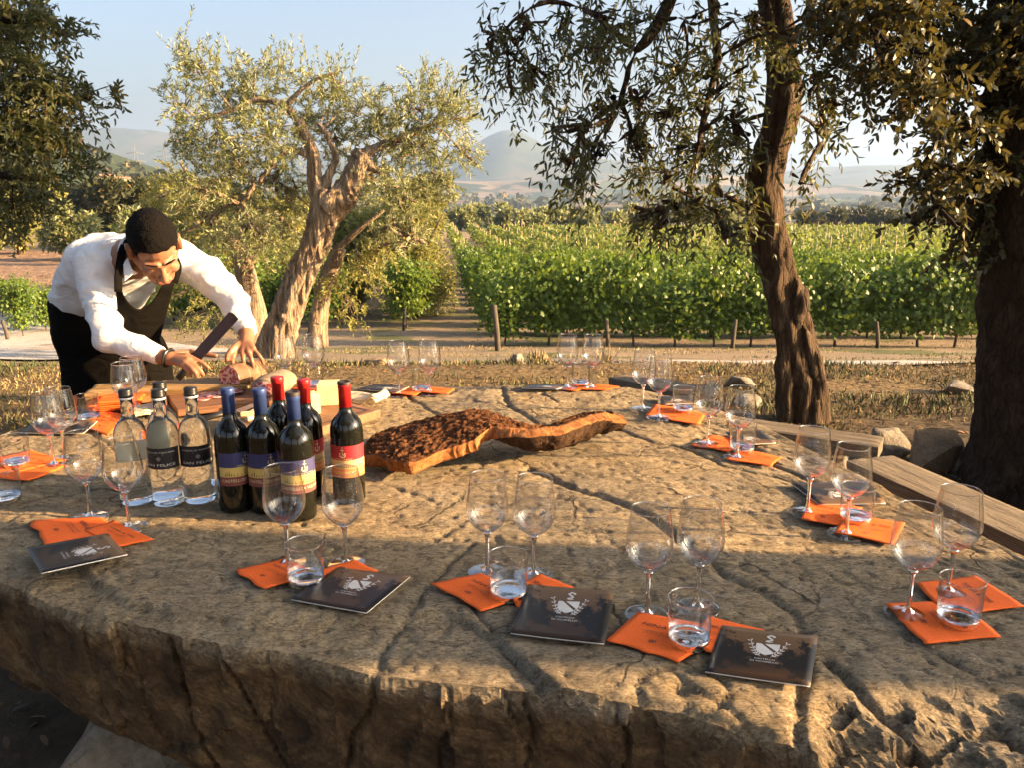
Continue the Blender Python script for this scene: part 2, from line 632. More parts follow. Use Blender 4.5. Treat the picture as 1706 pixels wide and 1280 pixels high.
def rock(name, loc, size, seed, mat, label=None, cat='rock', rz=0.0, group=None, npts=13, cuts=3, amp=0.05, parent=None):
    r = random.Random(seed)
    bm = bmesh.new()
    for _ in range(npts):
        v = Vector((r.gauss(0, 1), r.gauss(0, 1), r.gauss(0, 1))).normalized()
        v = Vector(tuple(max(-0.8, min(0.8, c * 1.15)) for c in v))
        bm.verts.new((v.x * size[0] * 0.5, v.y * size[1] * 0.5, (v.z * 0.5 + 0.3) * size[2]))
    bmesh.ops.convex_hull(bm, input=bm.verts)
    for v in [v for v in bm.verts if not v.link_faces]:
        bm.verts.remove(v)
    bmesh.ops.bevel(bm, geom=list(bm.edges), offset=min(size) * 0.05, segments=1, affect='EDGES', clamp_overlap=True)
    bmesh.ops.triangulate(bm, faces=bm.faces)
    bmesh.ops.subdivide_edges(bm, edges=bm.edges, cuts=cuts, use_grid_fill=True)
    P = np.array([v.co[:] for v in bm.verts])
    s = min(size)
    d = fbm(P / s * 2.2 + seed, 4, seed) * amp * s + fbm(P / s * 9 + seed, 3, seed + 5) * amp * 0.35 * s
    bm.normal_update()
    for v, q in zip(list(bm.verts), d):
        v.co += v.normal * float(q)
    me = bpy.data.meshes.new(name); bm.to_mesh(me); bm.free()
    o = finish(me, name, mat, parent=parent, smooth=False)
    o.location = loc; o.rotation_euler = (0, 0, rz)
    if label: tag(o, label, cat, group)
    return o
# ================================================================== stone table
def poly_dist(px, py, pts):
    """distance from points to a polyline (arrays)"""
    best = np.full(px.shape, 1e9)
    for (ax, ay), (bx, by) in zip(pts[:-1], pts[1:]):
        dx, dy = bx - ax, by - ay
        L = dx * dx + dy * dy + 1e-12
        t = np.clip(((px - ax) * dx + (py - ay) * dy) / L, 0, 1)
        best = np.minimum(best, np.hypot(px - ax - t * dx, py - ay - t * dy))
    return best

def pxline(pts, z=TZ):
    return [tuple(at(a, b, z)[:2]) for a, b in pts]

BACK = [(-1.62, 2.35), (-1.585, 2.62), (-1.54, 2.86), (-1.42, 2.99), (-1.2, 3.03), (-0.9, 3.12), (-0.55, 3.16), (0.0, 3.18), (0.45, 3.14),
        (0.60, 3.0), (0.72, 2.80), (0.82, 2.60), (0.93, 2.15), (1.02, 1.85), (1.10, 1.55), (1.18, 1.2), (1.22, 1.0)]
FRONT = [(-1.62, 2.25), (-1.59, 2.0), (-1.5, 1.80), (-1.3, 1.66), (-1.0, 1.51), (-0.58, 1.315), (-0.385, 1.27), (-0.23, 1.21), (-0.02, 1.17),
         (0.10, 1.145), (0.26, 1.095), (0.36, 1.04), (0.55, 0.965), (0.8, 0.90), (1.05, 0.90), (1.22, 0.97)]
bx, by = zip(*BACK); fx, fy = zip(*FRONT)

CRACKS = [  # polyline px, half width, depth
    ([(605, 1130), (625, 1083), (672, 1030), (718, 962), (743, 937), (788, 895)], 0.005, 0.010),
    ([(780, 995), (800, 1021), (842, 1068), (889, 1110), (945, 1162)], 0.005, 0.012),
    ([(880, 775), (932, 800), (990, 817), (1058, 844), (1116, 875), (1140, 899)], 0.014, 0.020),
    ([(1140, 899), (1180, 925), (1215, 960)], 0.006, 0.008),
    ([(1190, 943), (1262, 975), (1313, 1004), (1337, 1045)], 0.012, 0.012),
    ([(1337, 1045), (1345, 1100), (1330, 1180), (1350, 1280)], 0.012, 0.018),
    ([(1380, 1090), (1440, 1150), (1510, 1190), (1560, 1240), (1600, 1300)], 0.010, 0.022),
    ([(1250, 735), (1290, 770), (1340, 792), (1430, 830)], 0.010, 0.014),
    ([(1150, 745), (1200, 770), (1330, 800)], 0.006, 0.010),
    ([(660, 640), (685, 658), (730, 690), (760, 700)], 0.008, 0.012),
    ([(835, 640), (845, 671), (872, 684), (901, 704), (960, 712)], 0.010, 0.014),
    ([(720, 660), (790, 664), (845, 671)], 0.006, 0.010),
    ([(1033, 711), (1085, 733), (1118, 737), (1170, 752)], 0.008, 0.012),
    ([(900, 650), (930, 668), (1010, 662), (1040, 650)], 0.005, 0.008),
    ([(690, 910), (800, 850), (860, 830)], 0.004, 0.006),
    ([(840, 870), (900, 850), (960, 820)], 0.004, 0.006),
    ([(1120, 1110), (1180, 1150), (1240, 1190), (1300, 1230)], 0.004, 0.006),
    ([(380, 905), (480, 890), (560, 905), (640, 900)], 0.005, 0.007),
    ([(240, 925), (330, 890), (440, 880)], 0.004, 0.005),
    ([(130, 700), (200, 745), (240, 780)], 0.006, 0.008),
    ([(20, 830), (90, 815), (170, 830)], 0.006, 0.008),
    ([(1020, 900), (1080, 930), (1150, 930)], 0.004, 0.006),
    ([(1560, 1080), (1640, 1120), (1706, 1110)], 0.006, 0.010),
    ([(640, 800), (720, 830), (800, 828), (880, 840)], 0.005, 0.007),
]
STEP = [tuple(at(a, b, TZ)[:2]) for a, b in [(-200, 850), (60, 895), (130, 915), (170, 960), (215, 990), (300, 1010), (420, 1022), (520, 1019), (620, 1021), (675, 1016), (745, 1008),
                                             (800, 1030), (858, 1078), (940, 1130), (1100, 1150), (1250, 1190), (1400, 1240), (1600, 1300), (1800, 1330)]]

def table_low(x, y):
    return TZ + 0.004 * fbm(xyz(x * 1.7, y * 1.7), 2, 31) - 0.004

def table_relief(x, y):
    """carved relief, never above 0"""
    q = xyz(x, y)
    n1 = fbm(np.stack([x * 9, y * 13, x * 0], -1), 5, 41)
    n2 = fbm(np.stack([x * 34, y * 44, x * 0], -1), 4, 47)
    # flaking layers: terraced noise
    t = fbm(np.stack([x * 3.2 + 3, y * 5.2, x * 0], -1), 4, 53) * 3.0
    ter = (np.floor(t * 2) + sstep(0.72, 1.0, t * 2 - np.floor(t * 2))) / 2
    h = -0.0016 * (1 - n1) - 0.0016 * np.abs(n2) * 2 + 0.0045 * np.clip(ter, -1.5, 0.0)
    # pits
    pn = fbm(np.stack([x * 60, y * 60, x * 0], -1), 2, 61)
    h = h - 0.0035 * sstep(0.25, 0.6, pn)
    wob = 0.010 * fbm(np.stack([x * 22, y * 22, x * 0], -1), 3, 71)
    for pts, w, d in CRACK_W:
        dist = poly_dist(x + wob, y + wob * 0.7, pts)
        h = h - d * np.exp(-(dist / w) ** 2) - d * 0.25 * np.exp(-(dist / (w * 4)) ** 2)
    # ring-shaped fossil mark
    c = at(1137, 1138, TZ)
    rr = np.hypot((x - c.x) / 1.35, (y - c.y)) + wob * 0.3
    h = h - 0.006 * np.exp(-((rr - 0.052) / 0.004) ** 2) - 0.012 * np.exp(-(rr / 0.014) ** 2)
    # round drill hole
    c = at(680, 1048, TZ)
    rr = np.hypot((x - c.x) * 1.0, (y - c.y))
    h = h - 0.010 * np.exp(-(rr / 0.010) ** 4)
    return h
CRACK_W = [(pxline(p), w * 0.72, d * 0.62) for p, w, d in CRACKS]

def facets(a, b, n, ra, rb, size, seed):
    """angular broken-stone relief: every Voronoi cell is a tilted plane"""
    r = np.random.default_rng(seed)
    ca, cb_ = r.uniform(*ra, n), r.uniform(*rb, n)
    ta, tb_ = r.normal(0, .5, n), r.normal(0, .5, n); off = r.uniform(-.5, .5, n)
    sh = a.shape; A = a.ravel(); B = b.ravel()
    wob_ = 0.012 * fbm(np.stack([A * 20, B * 20, A * 0], -1), 3, seed + 1)
    best = np.full(A.shape, 1e9); out = np.zeros(A.shape)
    for i in range(n):
        d = (A + wob_ - ca[i]) ** 2 + (B + wob_ - cb_[i]) ** 2
        h_ = off[i] * 0.35 + (ta[i] * (A - ca[i]) + tb_[i] * (B - cb_[i])) / size * 0.5
        m_ = d < best
        out[m_] = h_[m_]; best[m_] = d[m_]
    return np.clip(out, -.6, .6).reshape(sh)

NC, NT = 430, 300
cols = np.concatenate([np.linspace(-1.62, -1.5, 24, endpoint=False), np.linspace(-1.5, 0.55, 306, endpoint=False), np.linspace(0.55, 1.22, 100)])
NC = len(cols)
tb = np.interp(cols, bx, by); tf = np.interp(cols, fx, fy)
# roughen the outline
tb = tb + 0.022 * fbm(xyz(cols * 6, 0.3), 4, 81); tf = tf + 0.016 * fbm(xyz(cols * 5, 7.3), 4, 83)
tf = np.minimum(tf, tb - 0.02)
tv = np.linspace(0, 1, NT)
X = np.repeat(cols[:, None], NT, 1)
Y = tb[:, None] + (tf - tb)[:, None] * tv[None, :]
stepline_x = [p[0] for p in STEP]; stepline_y = [p[1] for p in STEP]
sy = np.interp(X, stepline_x, stepline_y)
dstep = sy - Y + 0.012 * fbm(xyz(X * 14, Y * 14), 3, 91)        # >0 in front of the step
lip = np.clip((Y - tf[:, None]) / 0.10, 0, 1)
Z = table_low(X, Y) + table_relief(X, Y)
Z = Z - 0.012 * sstep(0.0, 0.02, dstep) - 0.010 * (1 - lip) ** 2.0
# coarse broken rock in the front right corner
rr_mask = sstep(0.40, 0.50, X + 0.05 * fbm(xyz(X * 8, Y * 8), 2, 97)) * sstep(1.17, 1.05, Y)
blk = fbm(np.stack([X * 7, Y * 9, X * 0], -1), 5, 99)
Z = Z - rr_mask * (0.07 * (0.45 - facets(X, Y, 170, (0.2, 1.25), (0.8, 1.25), 0.07, 103)) + 0.006 * np.abs(fbm(xyz(X * 40, Y * 46), 4, 101)) * 2)
# back edge rounding
bl = np.clip((tb[:, None] - Y) / 0.06, 0, 1)
Z = Z - 0.02 * (1 - bl) ** 2
Z = np.minimum(Z, TZ + 0.002)
top = np.stack([X, Y, Z], -1)
# front face: profile going down, and undercut
NF = 70
s = np.linspace(0, 1, NF)
thick = 0.285 + 0.10 * sstep(-1.2, -0.2, cols) + 0.04 * fbm(xyz(cols * 3, 1.5), 3, 111)
prof_out = np.interp(s, [0, 0.05, 0.2, 0.55, 0.8, 1.0], [0.0, 0.003, -0.004, -0.018, -0.040, -0.085])
FXx = np.repeat(cols[:, None], NF, 1)
FZz = Z[:, -1][:, None] - thick[:, None] * s[None, :]
FYy = tf[:, None] - prof_out[None, :]
q = np.stack([FXx * 4, FYy * 0 + 2, FZz * 5], -1)
dsp = 0.020 * fbm(q, 5, 121) + 0.006 * np.abs(fbm(q * 6, 4, 127)) + 0.003 * fbm(q * 22, 3, 128)
fb = fbm(np.stack([FXx * 2.4 + 5, FZz * 0.8, FXx * 0], -1), 3, 131) * 3
dsp = dsp + 0.004 * (np.floor(fb) + sstep(0.9, 1, fb - np.floor(fb)))
for x0, x1, w, d in ((-0.62, -0.56, 0.006, 0.035), (-0.52, -0.36, 0.005, 0.025), (-0.22, -0.34, 0.006, 0.03), (-0.80, -0.80, 0.006, 0.015), (0.02, 0.06, 0.005, 0.02), (0.16, 0.22, 0.006, 0.02), (-0.72, -0.66, 0.004, 0.014), (-0.42, -0.43, 0.004, 0.014), (-0.1, -0.13, 0.005, 0.018)):
    cxl = x0 + (x1 - x0) * s[None, :] + 0.02 * fbm(np.stack([FZz * 14, FXx * 0, FXx * 0 + x0], -1), 3, 137)
    dsp = dsp - 0.55 * d * np.exp(-((FXx - cxl) / (w * 0.8)) ** 2)
dsp = dsp + sstep(0.3, 0.5, FXx) * 0.03 * fbm(q * 2.5, 4, 141)
cw = np.stack([FXx * 1.0, FZz * 0.55, FXx * 0], -1)
dsp = dsp + 0.028 * facets(FXx, FZz * 0.8, 170, (-1.7, 1.3), (0.2, 0.5), 0.09, 145)
fade = np.clip(s / 0.05, 0, 1)[None, :]
FYy = FYy - dsp * fade
front = np.stack([FXx, FYy, FZz], -1)
# underside and back
NB = 10
ub = np.linspace(0, 1, NB + 1)[1:]
uy = FYy[:, -1][:, None] + (tb - 0.06 - FYy[:, -1])[:, None] * ub[None, :]
uz = (FZz[:, -1][:, None] * (1 - ub) + (Z[:, 0] - thick * 0.85)[:, None] * ub) + 0.02 * fbm(xyz(np.repeat(cols[:, None], NB, 1) * 5, uy * 5), 2, 151)
under = np.stack([np.repeat(cols[:, None], NB, 1), uy, uz], -1)
NK = 12
kb = np.linspace(0, 1, NK + 2)[1:-1]
ky = uy[:, -1][:, None] + (tb - uy[:, -1])[:, None] * np.sin(kb * math.pi / 2)[None, :] + 0.02 * fbm(xyz(np.repeat(cols[:, None], NK, 1) * 7, kb[None, :] * 3), 3, 161)
kz = uz[:, -1][:, None] + (Z[:, 0] - uz[:, -1])[:, None] * kb[None, :]
back = np.stack([np.repeat(cols[:, None], NK, 1), ky, kz], -1)
ringv = np.concatenate([top, front, under, back], 1)
nr_ = ringv.shape[1]
ii = np.arange(NC * nr_).reshape(NC, nr_)
jj = np.roll(ii, -1, axis=1)
Fq = np.stack([ii[:-1], jj[:-1], jj[1:], ii[1:]], -1).reshape(-1, 4)
V = ringv.reshape(-1, 3)
c0 = ringv[0].mean(0); c1 = ringv[-1].mean(0)
V = np.vstack([V, c0, c1])
fl = [tuple(f) for f in Fq.tolist()]
fl += [(len(V) - 2, int(jj[0, k]), int(ii[0, k])) for k in range(nr_)] + [(len(V) - 1, int(ii[-1, k]), int(jj[-1, k])) for k in range(nr_)]

def stone_mat():
    m, nt, b = newmat('weathered_stone')
    v = coords(nt, 'World')
    va = coords(nt, 'World', (1, 2.1, 1.4), (0, 0, -0.12))
    big = noise(nt, v, 2.4, 6, 0.6, 0.5)
    mid = noise(nt, va, 17, 10, 0.70, 0.5)
    fin = noise(nt, va, 60, 10, 0.74, 0.2)
    pit = noise(nt, va, 42, 9, 0.75, 0.5)
    vein = noise(nt, coords(nt, 'World', (1, 2.6, 1), (0, 0, 0.3)), 5, 9, 0.72, 1.8)
    c = ramp(nt, mid, [(0.28, (0.170, 0.122, 0.070)), (0.43, (0.305, 0.230, 0.136)), (0.56, (0.400, 0.310, 0.190)), (0.72, (0.50, 0.40, 0.26))])
    c2 = ramp(nt, mid, [(0.3, (0.195, 0.156, 0.104)), (0.5, (0.305, 0.250, 0.172)), (0.7, (0.400, 0.335, 0.245))])
    c = mixc(nt, ramp(nt, big, [(0.42, (0, 0, 0)), (0.60, (1, 1, 1))]), c, c2)
    spk = noise(nt, va, 120, 8, 0.8)
    c = mixc(nt, 0.7, c, ramp(nt, spk, [(0.32, (0.30, 0.27, 0.23)), (0.5, (0.95, 0.93, 0.9)), (0.66, (1.7, 1.65, 1.55))]), 'MULTIPLY')
    fk = math_(nt, 'MULTIPLY', noise(nt, va, 6.5, 8, 0.62, 0.4), 11.0)
    fk_fr = math_(nt, 'FRACT', fk)
    fk_fl = math_(nt, 'DIVIDE', math_(nt, 'FLOOR', fk), 11.0)
    fl_m = ramp(nt, noise(nt, v, 4.2, 3, 0.5), [(0.44, (0, 0, 0)), (0.56, (1, 1, 1))])
    fl_e = math_(nt, 'MULTIPLY', ramp(nt, fk_fr, [(0.0, (1, 1, 1)), (0.14, (0, 0, 0))]), fl_m)
    c = mixc(nt, math_(nt, 'MULTIPLY', fl_e, 0.65), c, (0.065, 0.048, 0.03))
    vx = N(nt, 'ShaderNodeMix', data_type='VECTOR'); vx.inputs[0].default_value = 0.16
    nz_ = N(nt, 'ShaderNodeTexNoise'); nz_.inputs['Scale'].default_value = 6; nz_.inputs['Detail'].default_value = 6; nt.links.new(v, nz_.inputs['Vector'])
    nt.links.new(v, vx.inputs[4]); nt.links.new(nz_.outputs['Color'], vx.inputs[5])
    ve = N(nt, 'ShaderNodeTexVoronoi', feature='DISTANCE_TO_EDGE'); ve.inputs['Scale'].default_value = 4.6; nt.links.new(vx.outputs[1], ve.inputs['Vector'])
    ck = math_(nt, 'MULTIPLY', ramp(nt, ve.outputs['Distance'], [(0.004, (1, 1, 1)), (0.020, (0, 0, 0))]), ramp(nt, noise(nt, v, 3.3, 3, 0.5), [(0.50, (0, 0, 0)), (0.62, (1, 1, 1))]))
    c = mixc(nt, math_(nt, 'MULTIPLY', ck, 0.75), c, (0.05, 0.038, 0.024))
    sp = ramp(nt, fin, [(0.38, (1, 1, 1)), (0.47, (0, 0, 0))])
    c = mixc(nt, math_(nt, 'MULTIPLY', sp, 0.55), c, (0.075, 0.055, 0.034))
    pt = math_(nt, 'MULTIPLY', ramp(nt, pit, [(0.34, (1, 1, 1)), (0.42, (0, 0, 0))]), ramp(nt, noise(nt, v, 6, 4, 0.6), [(0.42, (0.1, 0.1, 0.1)), (0.6, (1, 1, 1))]))
    c = mixc(nt, math_(nt, 'MULTIPLY', pt, 0.8), c, (0.055, 0.042, 0.027))
    dk = ramp(nt, vein, [(0.31, (1, 1, 1)), (0.38, (0, 0, 0))])
    c = mixc(nt, math_(nt, 'MULTIPLY', dk, 0.7), c, (0.06, 0.048, 0.033))
    mo = ramp(nt, noise(nt, va, 8.5, 10, 0.78, 0.3), [(0.50, (0, 0, 0)), (0.60, (1, 1, 1))])
    c = mixc(nt, math_(nt, 'MULTIPLY', mo, 0.5), c, ramp(nt, fin, [(0.35, (0.07, 0.052, 0.033)), (0.6, (0.19, 0.145, 0.092))]))
    wv = ramp(nt, vein, [(0.665, (0, 0, 0)), (0.70, (1, 1, 1))])
    c = mixc(nt, math_(nt, 'MULTIPLY', wv, 0.35), c, (0.50, 0.43, 0.32))
    # stone colour turns browner and darker below the rim of the slab
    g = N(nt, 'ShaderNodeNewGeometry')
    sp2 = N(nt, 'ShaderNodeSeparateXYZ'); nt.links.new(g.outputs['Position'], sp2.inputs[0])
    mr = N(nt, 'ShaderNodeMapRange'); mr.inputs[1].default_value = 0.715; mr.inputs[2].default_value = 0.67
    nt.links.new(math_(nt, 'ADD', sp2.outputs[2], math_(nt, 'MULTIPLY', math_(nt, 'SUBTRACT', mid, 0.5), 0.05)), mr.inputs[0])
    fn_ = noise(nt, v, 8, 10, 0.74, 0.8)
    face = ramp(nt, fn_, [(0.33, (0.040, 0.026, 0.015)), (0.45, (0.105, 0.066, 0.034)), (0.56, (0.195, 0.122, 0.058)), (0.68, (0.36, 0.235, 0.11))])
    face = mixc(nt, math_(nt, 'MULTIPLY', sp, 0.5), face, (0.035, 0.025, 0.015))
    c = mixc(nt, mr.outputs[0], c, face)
    nt.links.new(c, b.inputs['Base Color'])
    b.inputs['Roughness'].default_value = 0.9
    b.inputs['Specular IOR Level'].default_value = 0.25
    h = math_(nt, 'ADD', math_(nt, 'MULTIPLY', mid, 0.7), math_(nt, 'MULTIPLY', fin, 0.5))
    h = math_(nt, 'SUBTRACT', h, math_(nt, 'MULTIPLY', pt, 0.35))
    h = math_(nt, 'SUBTRACT', h, math_(nt, 'MULTIPLY', dk, 0.3))
    h = math_(nt, 'SUBTRACT', h, math_(nt, 'MULTIPLY', ck, 0.5))
    h = math_(nt, 'ADD', h, math_(nt, 'MULTIPLY', spk, 0.32))
    h = math_(nt, 'ADD', h, math_(nt, 'MULTIPLY', math_(nt, 'MULTIPLY', fk_fl, fl_m), 2.6))
    bump(nt, b, h, 1.0, 0.016)
    return m
M_stone = stone_mat()
me = bpy.data.meshes.new('stone_slab'); me.from_pydata(V.tolist(), [], fl)
table = thing('stone_table', 'huge rough stone slab table set with wine glasses and napkins', 'table', (0, 2.1, 0))
slab = finish(me, 'slab', M_stone, parent=table)
flat = np.zeros((NC - 1, nr_), dtype=bool)
flat[:, NT:NT + NF - 1] = True                      # broken faces keep crisp facets
flat[:, :NT] |= rr_mask[:-1] > 0.35
sm = np.ones(len(me.polygons), dtype=bool); sm[:flat.size] = ~flat.ravel()
me.polygons.foreach_set('use_smooth', sm)
slab.location = (0, -2.1, 0)

def top_z(x, y):
    """height that an object resting at x, y stands on"""
    a = np.array([x + dx for dx in (-.02, 0, .02) for _ in range(3)]); bq = np.array([y + dy for _ in range(3) for dy in (-.02, 0, .02)])
    z = table_low(a, bq) + table_relief(a, bq)
    zz = float(z.max())
    st = np.interp(x, stepline_x, stepline_y) - y
    if st > 0.01:
        zz -= 0.012
    return zz

# support stones under the slab
rock('support_stone', (-0.86, 1.63, -0.06), (0.34, 0.30, 0.66), 5, M_rock_grey, 'upright grey block propping the slab at its left end', 'stone', 0.2, npts=20)
rock('support_stone', (-0.36, 1.52, -0.04), (0.40, 0.34, 0.58), 9, M_rock_tan, 'tan block under the middle of the stone slab', 'stone', 0.5, npts=20)
rock('support_stone', (-0.66, 1.38, -0.03), (0.24, 0.20, 0.42), 14, M_rock_tan, 'small sunlit tan block between the two slab supports', 'stone', 0.9, npts=18)
rock('support_stone', (0.45, 1.5, -0.06), (0.5, 0.4, 0.66), 17, M_rock_grey, 'broad block under the right front of the slab', 'stone', 0.1, npts=18)
rock('support_stone', (0.2, 2.6, -0.06), (0.6, 0.45, 0.62), 23, M_rock_grey, 'broad block under the far middle of the slab', 'stone', 0.4, npts=18)
rock('support_stone', (-1.0, 2.5, -0.06), (0.5, 0.45, 0.62), 29, M_rock_grey, 'broad block under the far left of the slab', 'stone', 0.4, npts=18)
rock('loose_stone', (-1.12, 1.52, 0.0), (0.13, 0.11, 0.09), 31, M_rock_grey, 'small loose stone on the dark ground below the slab', 'stone', 0.4)
# ================================================================== text
_TX = {}
def prep_text(strings):
    tmp = []
    for s_ in strings:
        cu = bpy.data.curves.new('t', 'FONT'); cu.body = s_; cu.align_x = 'CENTER'; cu.align_y = 'CENTER'; cu.resolution_u = 2
        o = bpy.data.objects.new('t', cu); col.objects.link(o); tmp.append(o)
    bpy.context.view_layer.update()
    dg = bpy.context.evaluated_depsgraph_get()
    for s_, o in zip(strings, tmp):
        me = o.evaluated_get(dg).to_mesh()
        _TX[s_] = (np.array([v.co[:2] for v in me.vertices]), [tuple(p.vertices) for p in me.polygons])
        o.evaluated_get(dg).to_mesh_clear()
    for o in tmp:
        cu = o.data; bpy.data.objects.remove(o); bpy.data.curves.remove(cu)
prep_text(['NINA & TIM', 'CASTELLO', 'DI VICARELLO', 'CASTELLO DI VICARELLO', '8', 'ACQUA DI TOSCANA', 'SAN FELICE'])

def shp_text(s_, x, y, h, sx=1.0, rot=0.0):
    """text as (verts2d, faces), letter height about h, centred at x, y"""
    v, f = _TX[s_]
    v = v * (h / 0.7) * np.array([sx, 1.0])
    c, sn = math.cos(rot), math.sin(rot)
    v = np.stack([v[:, 0] * c - v[:, 1] * sn + x, v[:, 0] * sn + v[:, 1] * c + y], -1)
    return v, f

def shp_poly(pts):
    return np.array(pts, dtype=float), [tuple(range(len(pts)))]

def shp_line(pts, w):
    """ribbon of width w along 2-D pts"""
    P = [Vector(p) for p in pts]; L, Rr = [], []
    for i, p in enumerate(P):
        t = (P[min(i + 1, len(P) - 1)] - P[max(i - 1, 0)]).normalized()
        n = Vector((-t.y, t.x)) * (w / 2)
        L.append(tuple(p + n)); Rr.append(tuple(p - n))
    n = len(P)
    return np.array(L + Rr), [(n + i, n + i + 1, i + 1, i) for i in range(n - 1)]

def shp_arc(cx, cyy, rx, ry, a0, a1, w, n=14):
    return shp_line([(cx + rx * math.cos(R(a0 + (a1 - a0) * i / n)), cyy + ry * math.sin(R(a0 + (a1 - a0) * i / n))) for i in range(n + 1)], w)

def place_shapes(shapes, fn):
    """shapes in 2-D -> mesh data via fn(array of (n,2)) -> (n,3)"""
    V, F, n = [], [], 0
    for v, f in shapes:
        V.append(fn(v)); F += [tuple(i + n for i in q) for q in f]; n += len(v)
    return np.vstack(V).tolist(), F

def flat_obj(name, shapes, fn, mat, parent):
    V, F = place_shapes(shapes, fn)
    me = bpy.data.meshes.new(name); me.from_pydata(V, [], F)
    return finish(me, name, mat, parent=parent, smooth=False)

# ================================================================== table ware materials
def thin_glass(name, tint=(1, 1, 1), boost=1.0):
    m, nt, b = newmat(name)
    nt.nodes.remove(b)
    out = nt.nodes['Material Output']
    tr = N(nt, 'ShaderNodeBsdfTransparent')
    gl = N(nt, 'ShaderNodeBsdfGlossy'); gl.inputs['Roughness'].default_value = 0.04; gl.inputs['Color'].default_value = (1, 1, 1, 1)
    lw = N(nt, 'ShaderNodeLayerWeight'); lw.inputs['Blend'].default_value = 0.5
    p = math_(nt, 'POWER', lw.outputs['Facing'], 2.6)
    # glass seen edge-on is a longer path: darker outline
    nt.links.new(mixc(nt, math_(nt, 'POWER', lw.outputs['Facing'], 2.2), tint, tuple(0.42 * x for x in tint)), tr.inputs[0])
    f = math_(nt, 'ADD', math_(nt, 'MULTIPLY', p, 0.85 * boost), 0.075 * boost, True)
    mx = N(nt, 'ShaderNodeMixShader')
    nt.links.new(f, mx.inputs[0]); nt.links.new(tr.outputs[0], mx.inputs[1]); nt.links.new(gl.outputs[0], mx.inputs[2])
    nt.links.new(mx.outputs[0], out.inputs['Surface'])
    return m
def solid_glass(name, ior=1.45, tint=(1, 1, 1), rough=0.0):
    m, nt, b = newmat(name)
    b.inputs['Base Color'].default_value = (*tint, 1)
    b.inputs['Transmission Weight'].default_value = 1.0
    b.inputs['IOR'].default_value = ior
    b.inputs['Roughness'].default_value = rough
    return m
M_thin = thin_glass('thin_clear_glass', (0.975, 0.975, 0.97), 1.15)
M_clear = solid_glass('clear_glass')
M_water = solid_glass('bottled_water', 1.36, (0.97, 0.98, 0.975))
def napkin_mat(name, k=1.0):
    m, nt, b = newmat(name)
    v = coords(nt, 'World')
    f = noise(nt, v, 220, 3, 0.6)
    nt.links.new(ramp(nt, f, [(0.3, (0.80 * k, 0.125 * k, 0.022 * k)), (0.7, (0.90 * k, 0.165 * k, 0.03 * k))]), b.inputs['Base Color'])
    b.inputs['Roughness'].default_value = 0.85
    b.inputs['Specular IOR Level'].default_value = 0.2
    bump(nt, b, f, 0.25, 0.001)
    return m
M_nap = napkin_mat('orange_paper')
M_ink = pmat('dark_ink', [(0.06, 0.02, 0.015)], rough=0.6)
M_white = pmat('white_paper', [(0.78, 0.76, 0.72)], rough=0.6)
M_silver = pmat('silver_print', [(0.62, 0.60, 0.57)], rough=0.5)
M_cream = pmat('cream_print', [(0.75, 0.62, 0.36)], rough=0.5)

def cover_mat():
    m, nt, b = newmat('printed_cover')
    uv = N(nt, 'ShaderNodeUVMap')
    sp = N(nt, 'ShaderNodeSeparateXYZ'); nt.links.new(uv.outputs[0], sp.inputs[0])
    mp = N(nt, 'ShaderNodeMapping'); mp.inputs['Scale'].default_value = (1, 1, 1); nt.links.new(uv.outputs[0], mp.inputs[0])
    n1 = noise(nt, mp.outputs[0], 6.5, 6, 0.7, 0.3)
    n2 = noise(nt, mp.outputs[0], 3.0, 5, 0.6)
    base = ramp(nt, sp.outputs[1], [(0.0, (0.035, 0.020, 0.011)), (0.3, (0.050, 0.028, 0.014)), (0.6, (0.115, 0.062, 0.028)), (1.0, (0.16, 0.092, 0.045))])
    # printed tree silhouettes, heavier at both sides, lower half
    side = math_(nt, 'ABSOLUTE', math_(nt, 'SUBTRACT', sp.outputs[0], 0.52))
    tr = math_(nt, 'ADD', math_(nt, 'MULTIPLY', side, 0.75), math_(nt, 'MULTIPLY', n1, 1.25))
    tr = math_(nt, 'SUBTRACT', tr, math_(nt, 'MULTIPLY', math_(nt, 'ABSOLUTE', math_(nt, 'SUBTRACT', sp.outputs[1], 0.42)), 0.85))
    msk = ramp(nt, tr, [(0.60, (0, 0, 0)), (0.66, (1, 1, 1))])
    c = mixc(nt, msk, base, (0.012, 0.010, 0.009))
    nt.links.new(c, b.inputs['Base Color'])
    b.inputs['Roughness'].default_value = 0.36
    b.inputs['Specular IOR Level'].default_value = 0.25
    return m
M_cover = cover_mat()

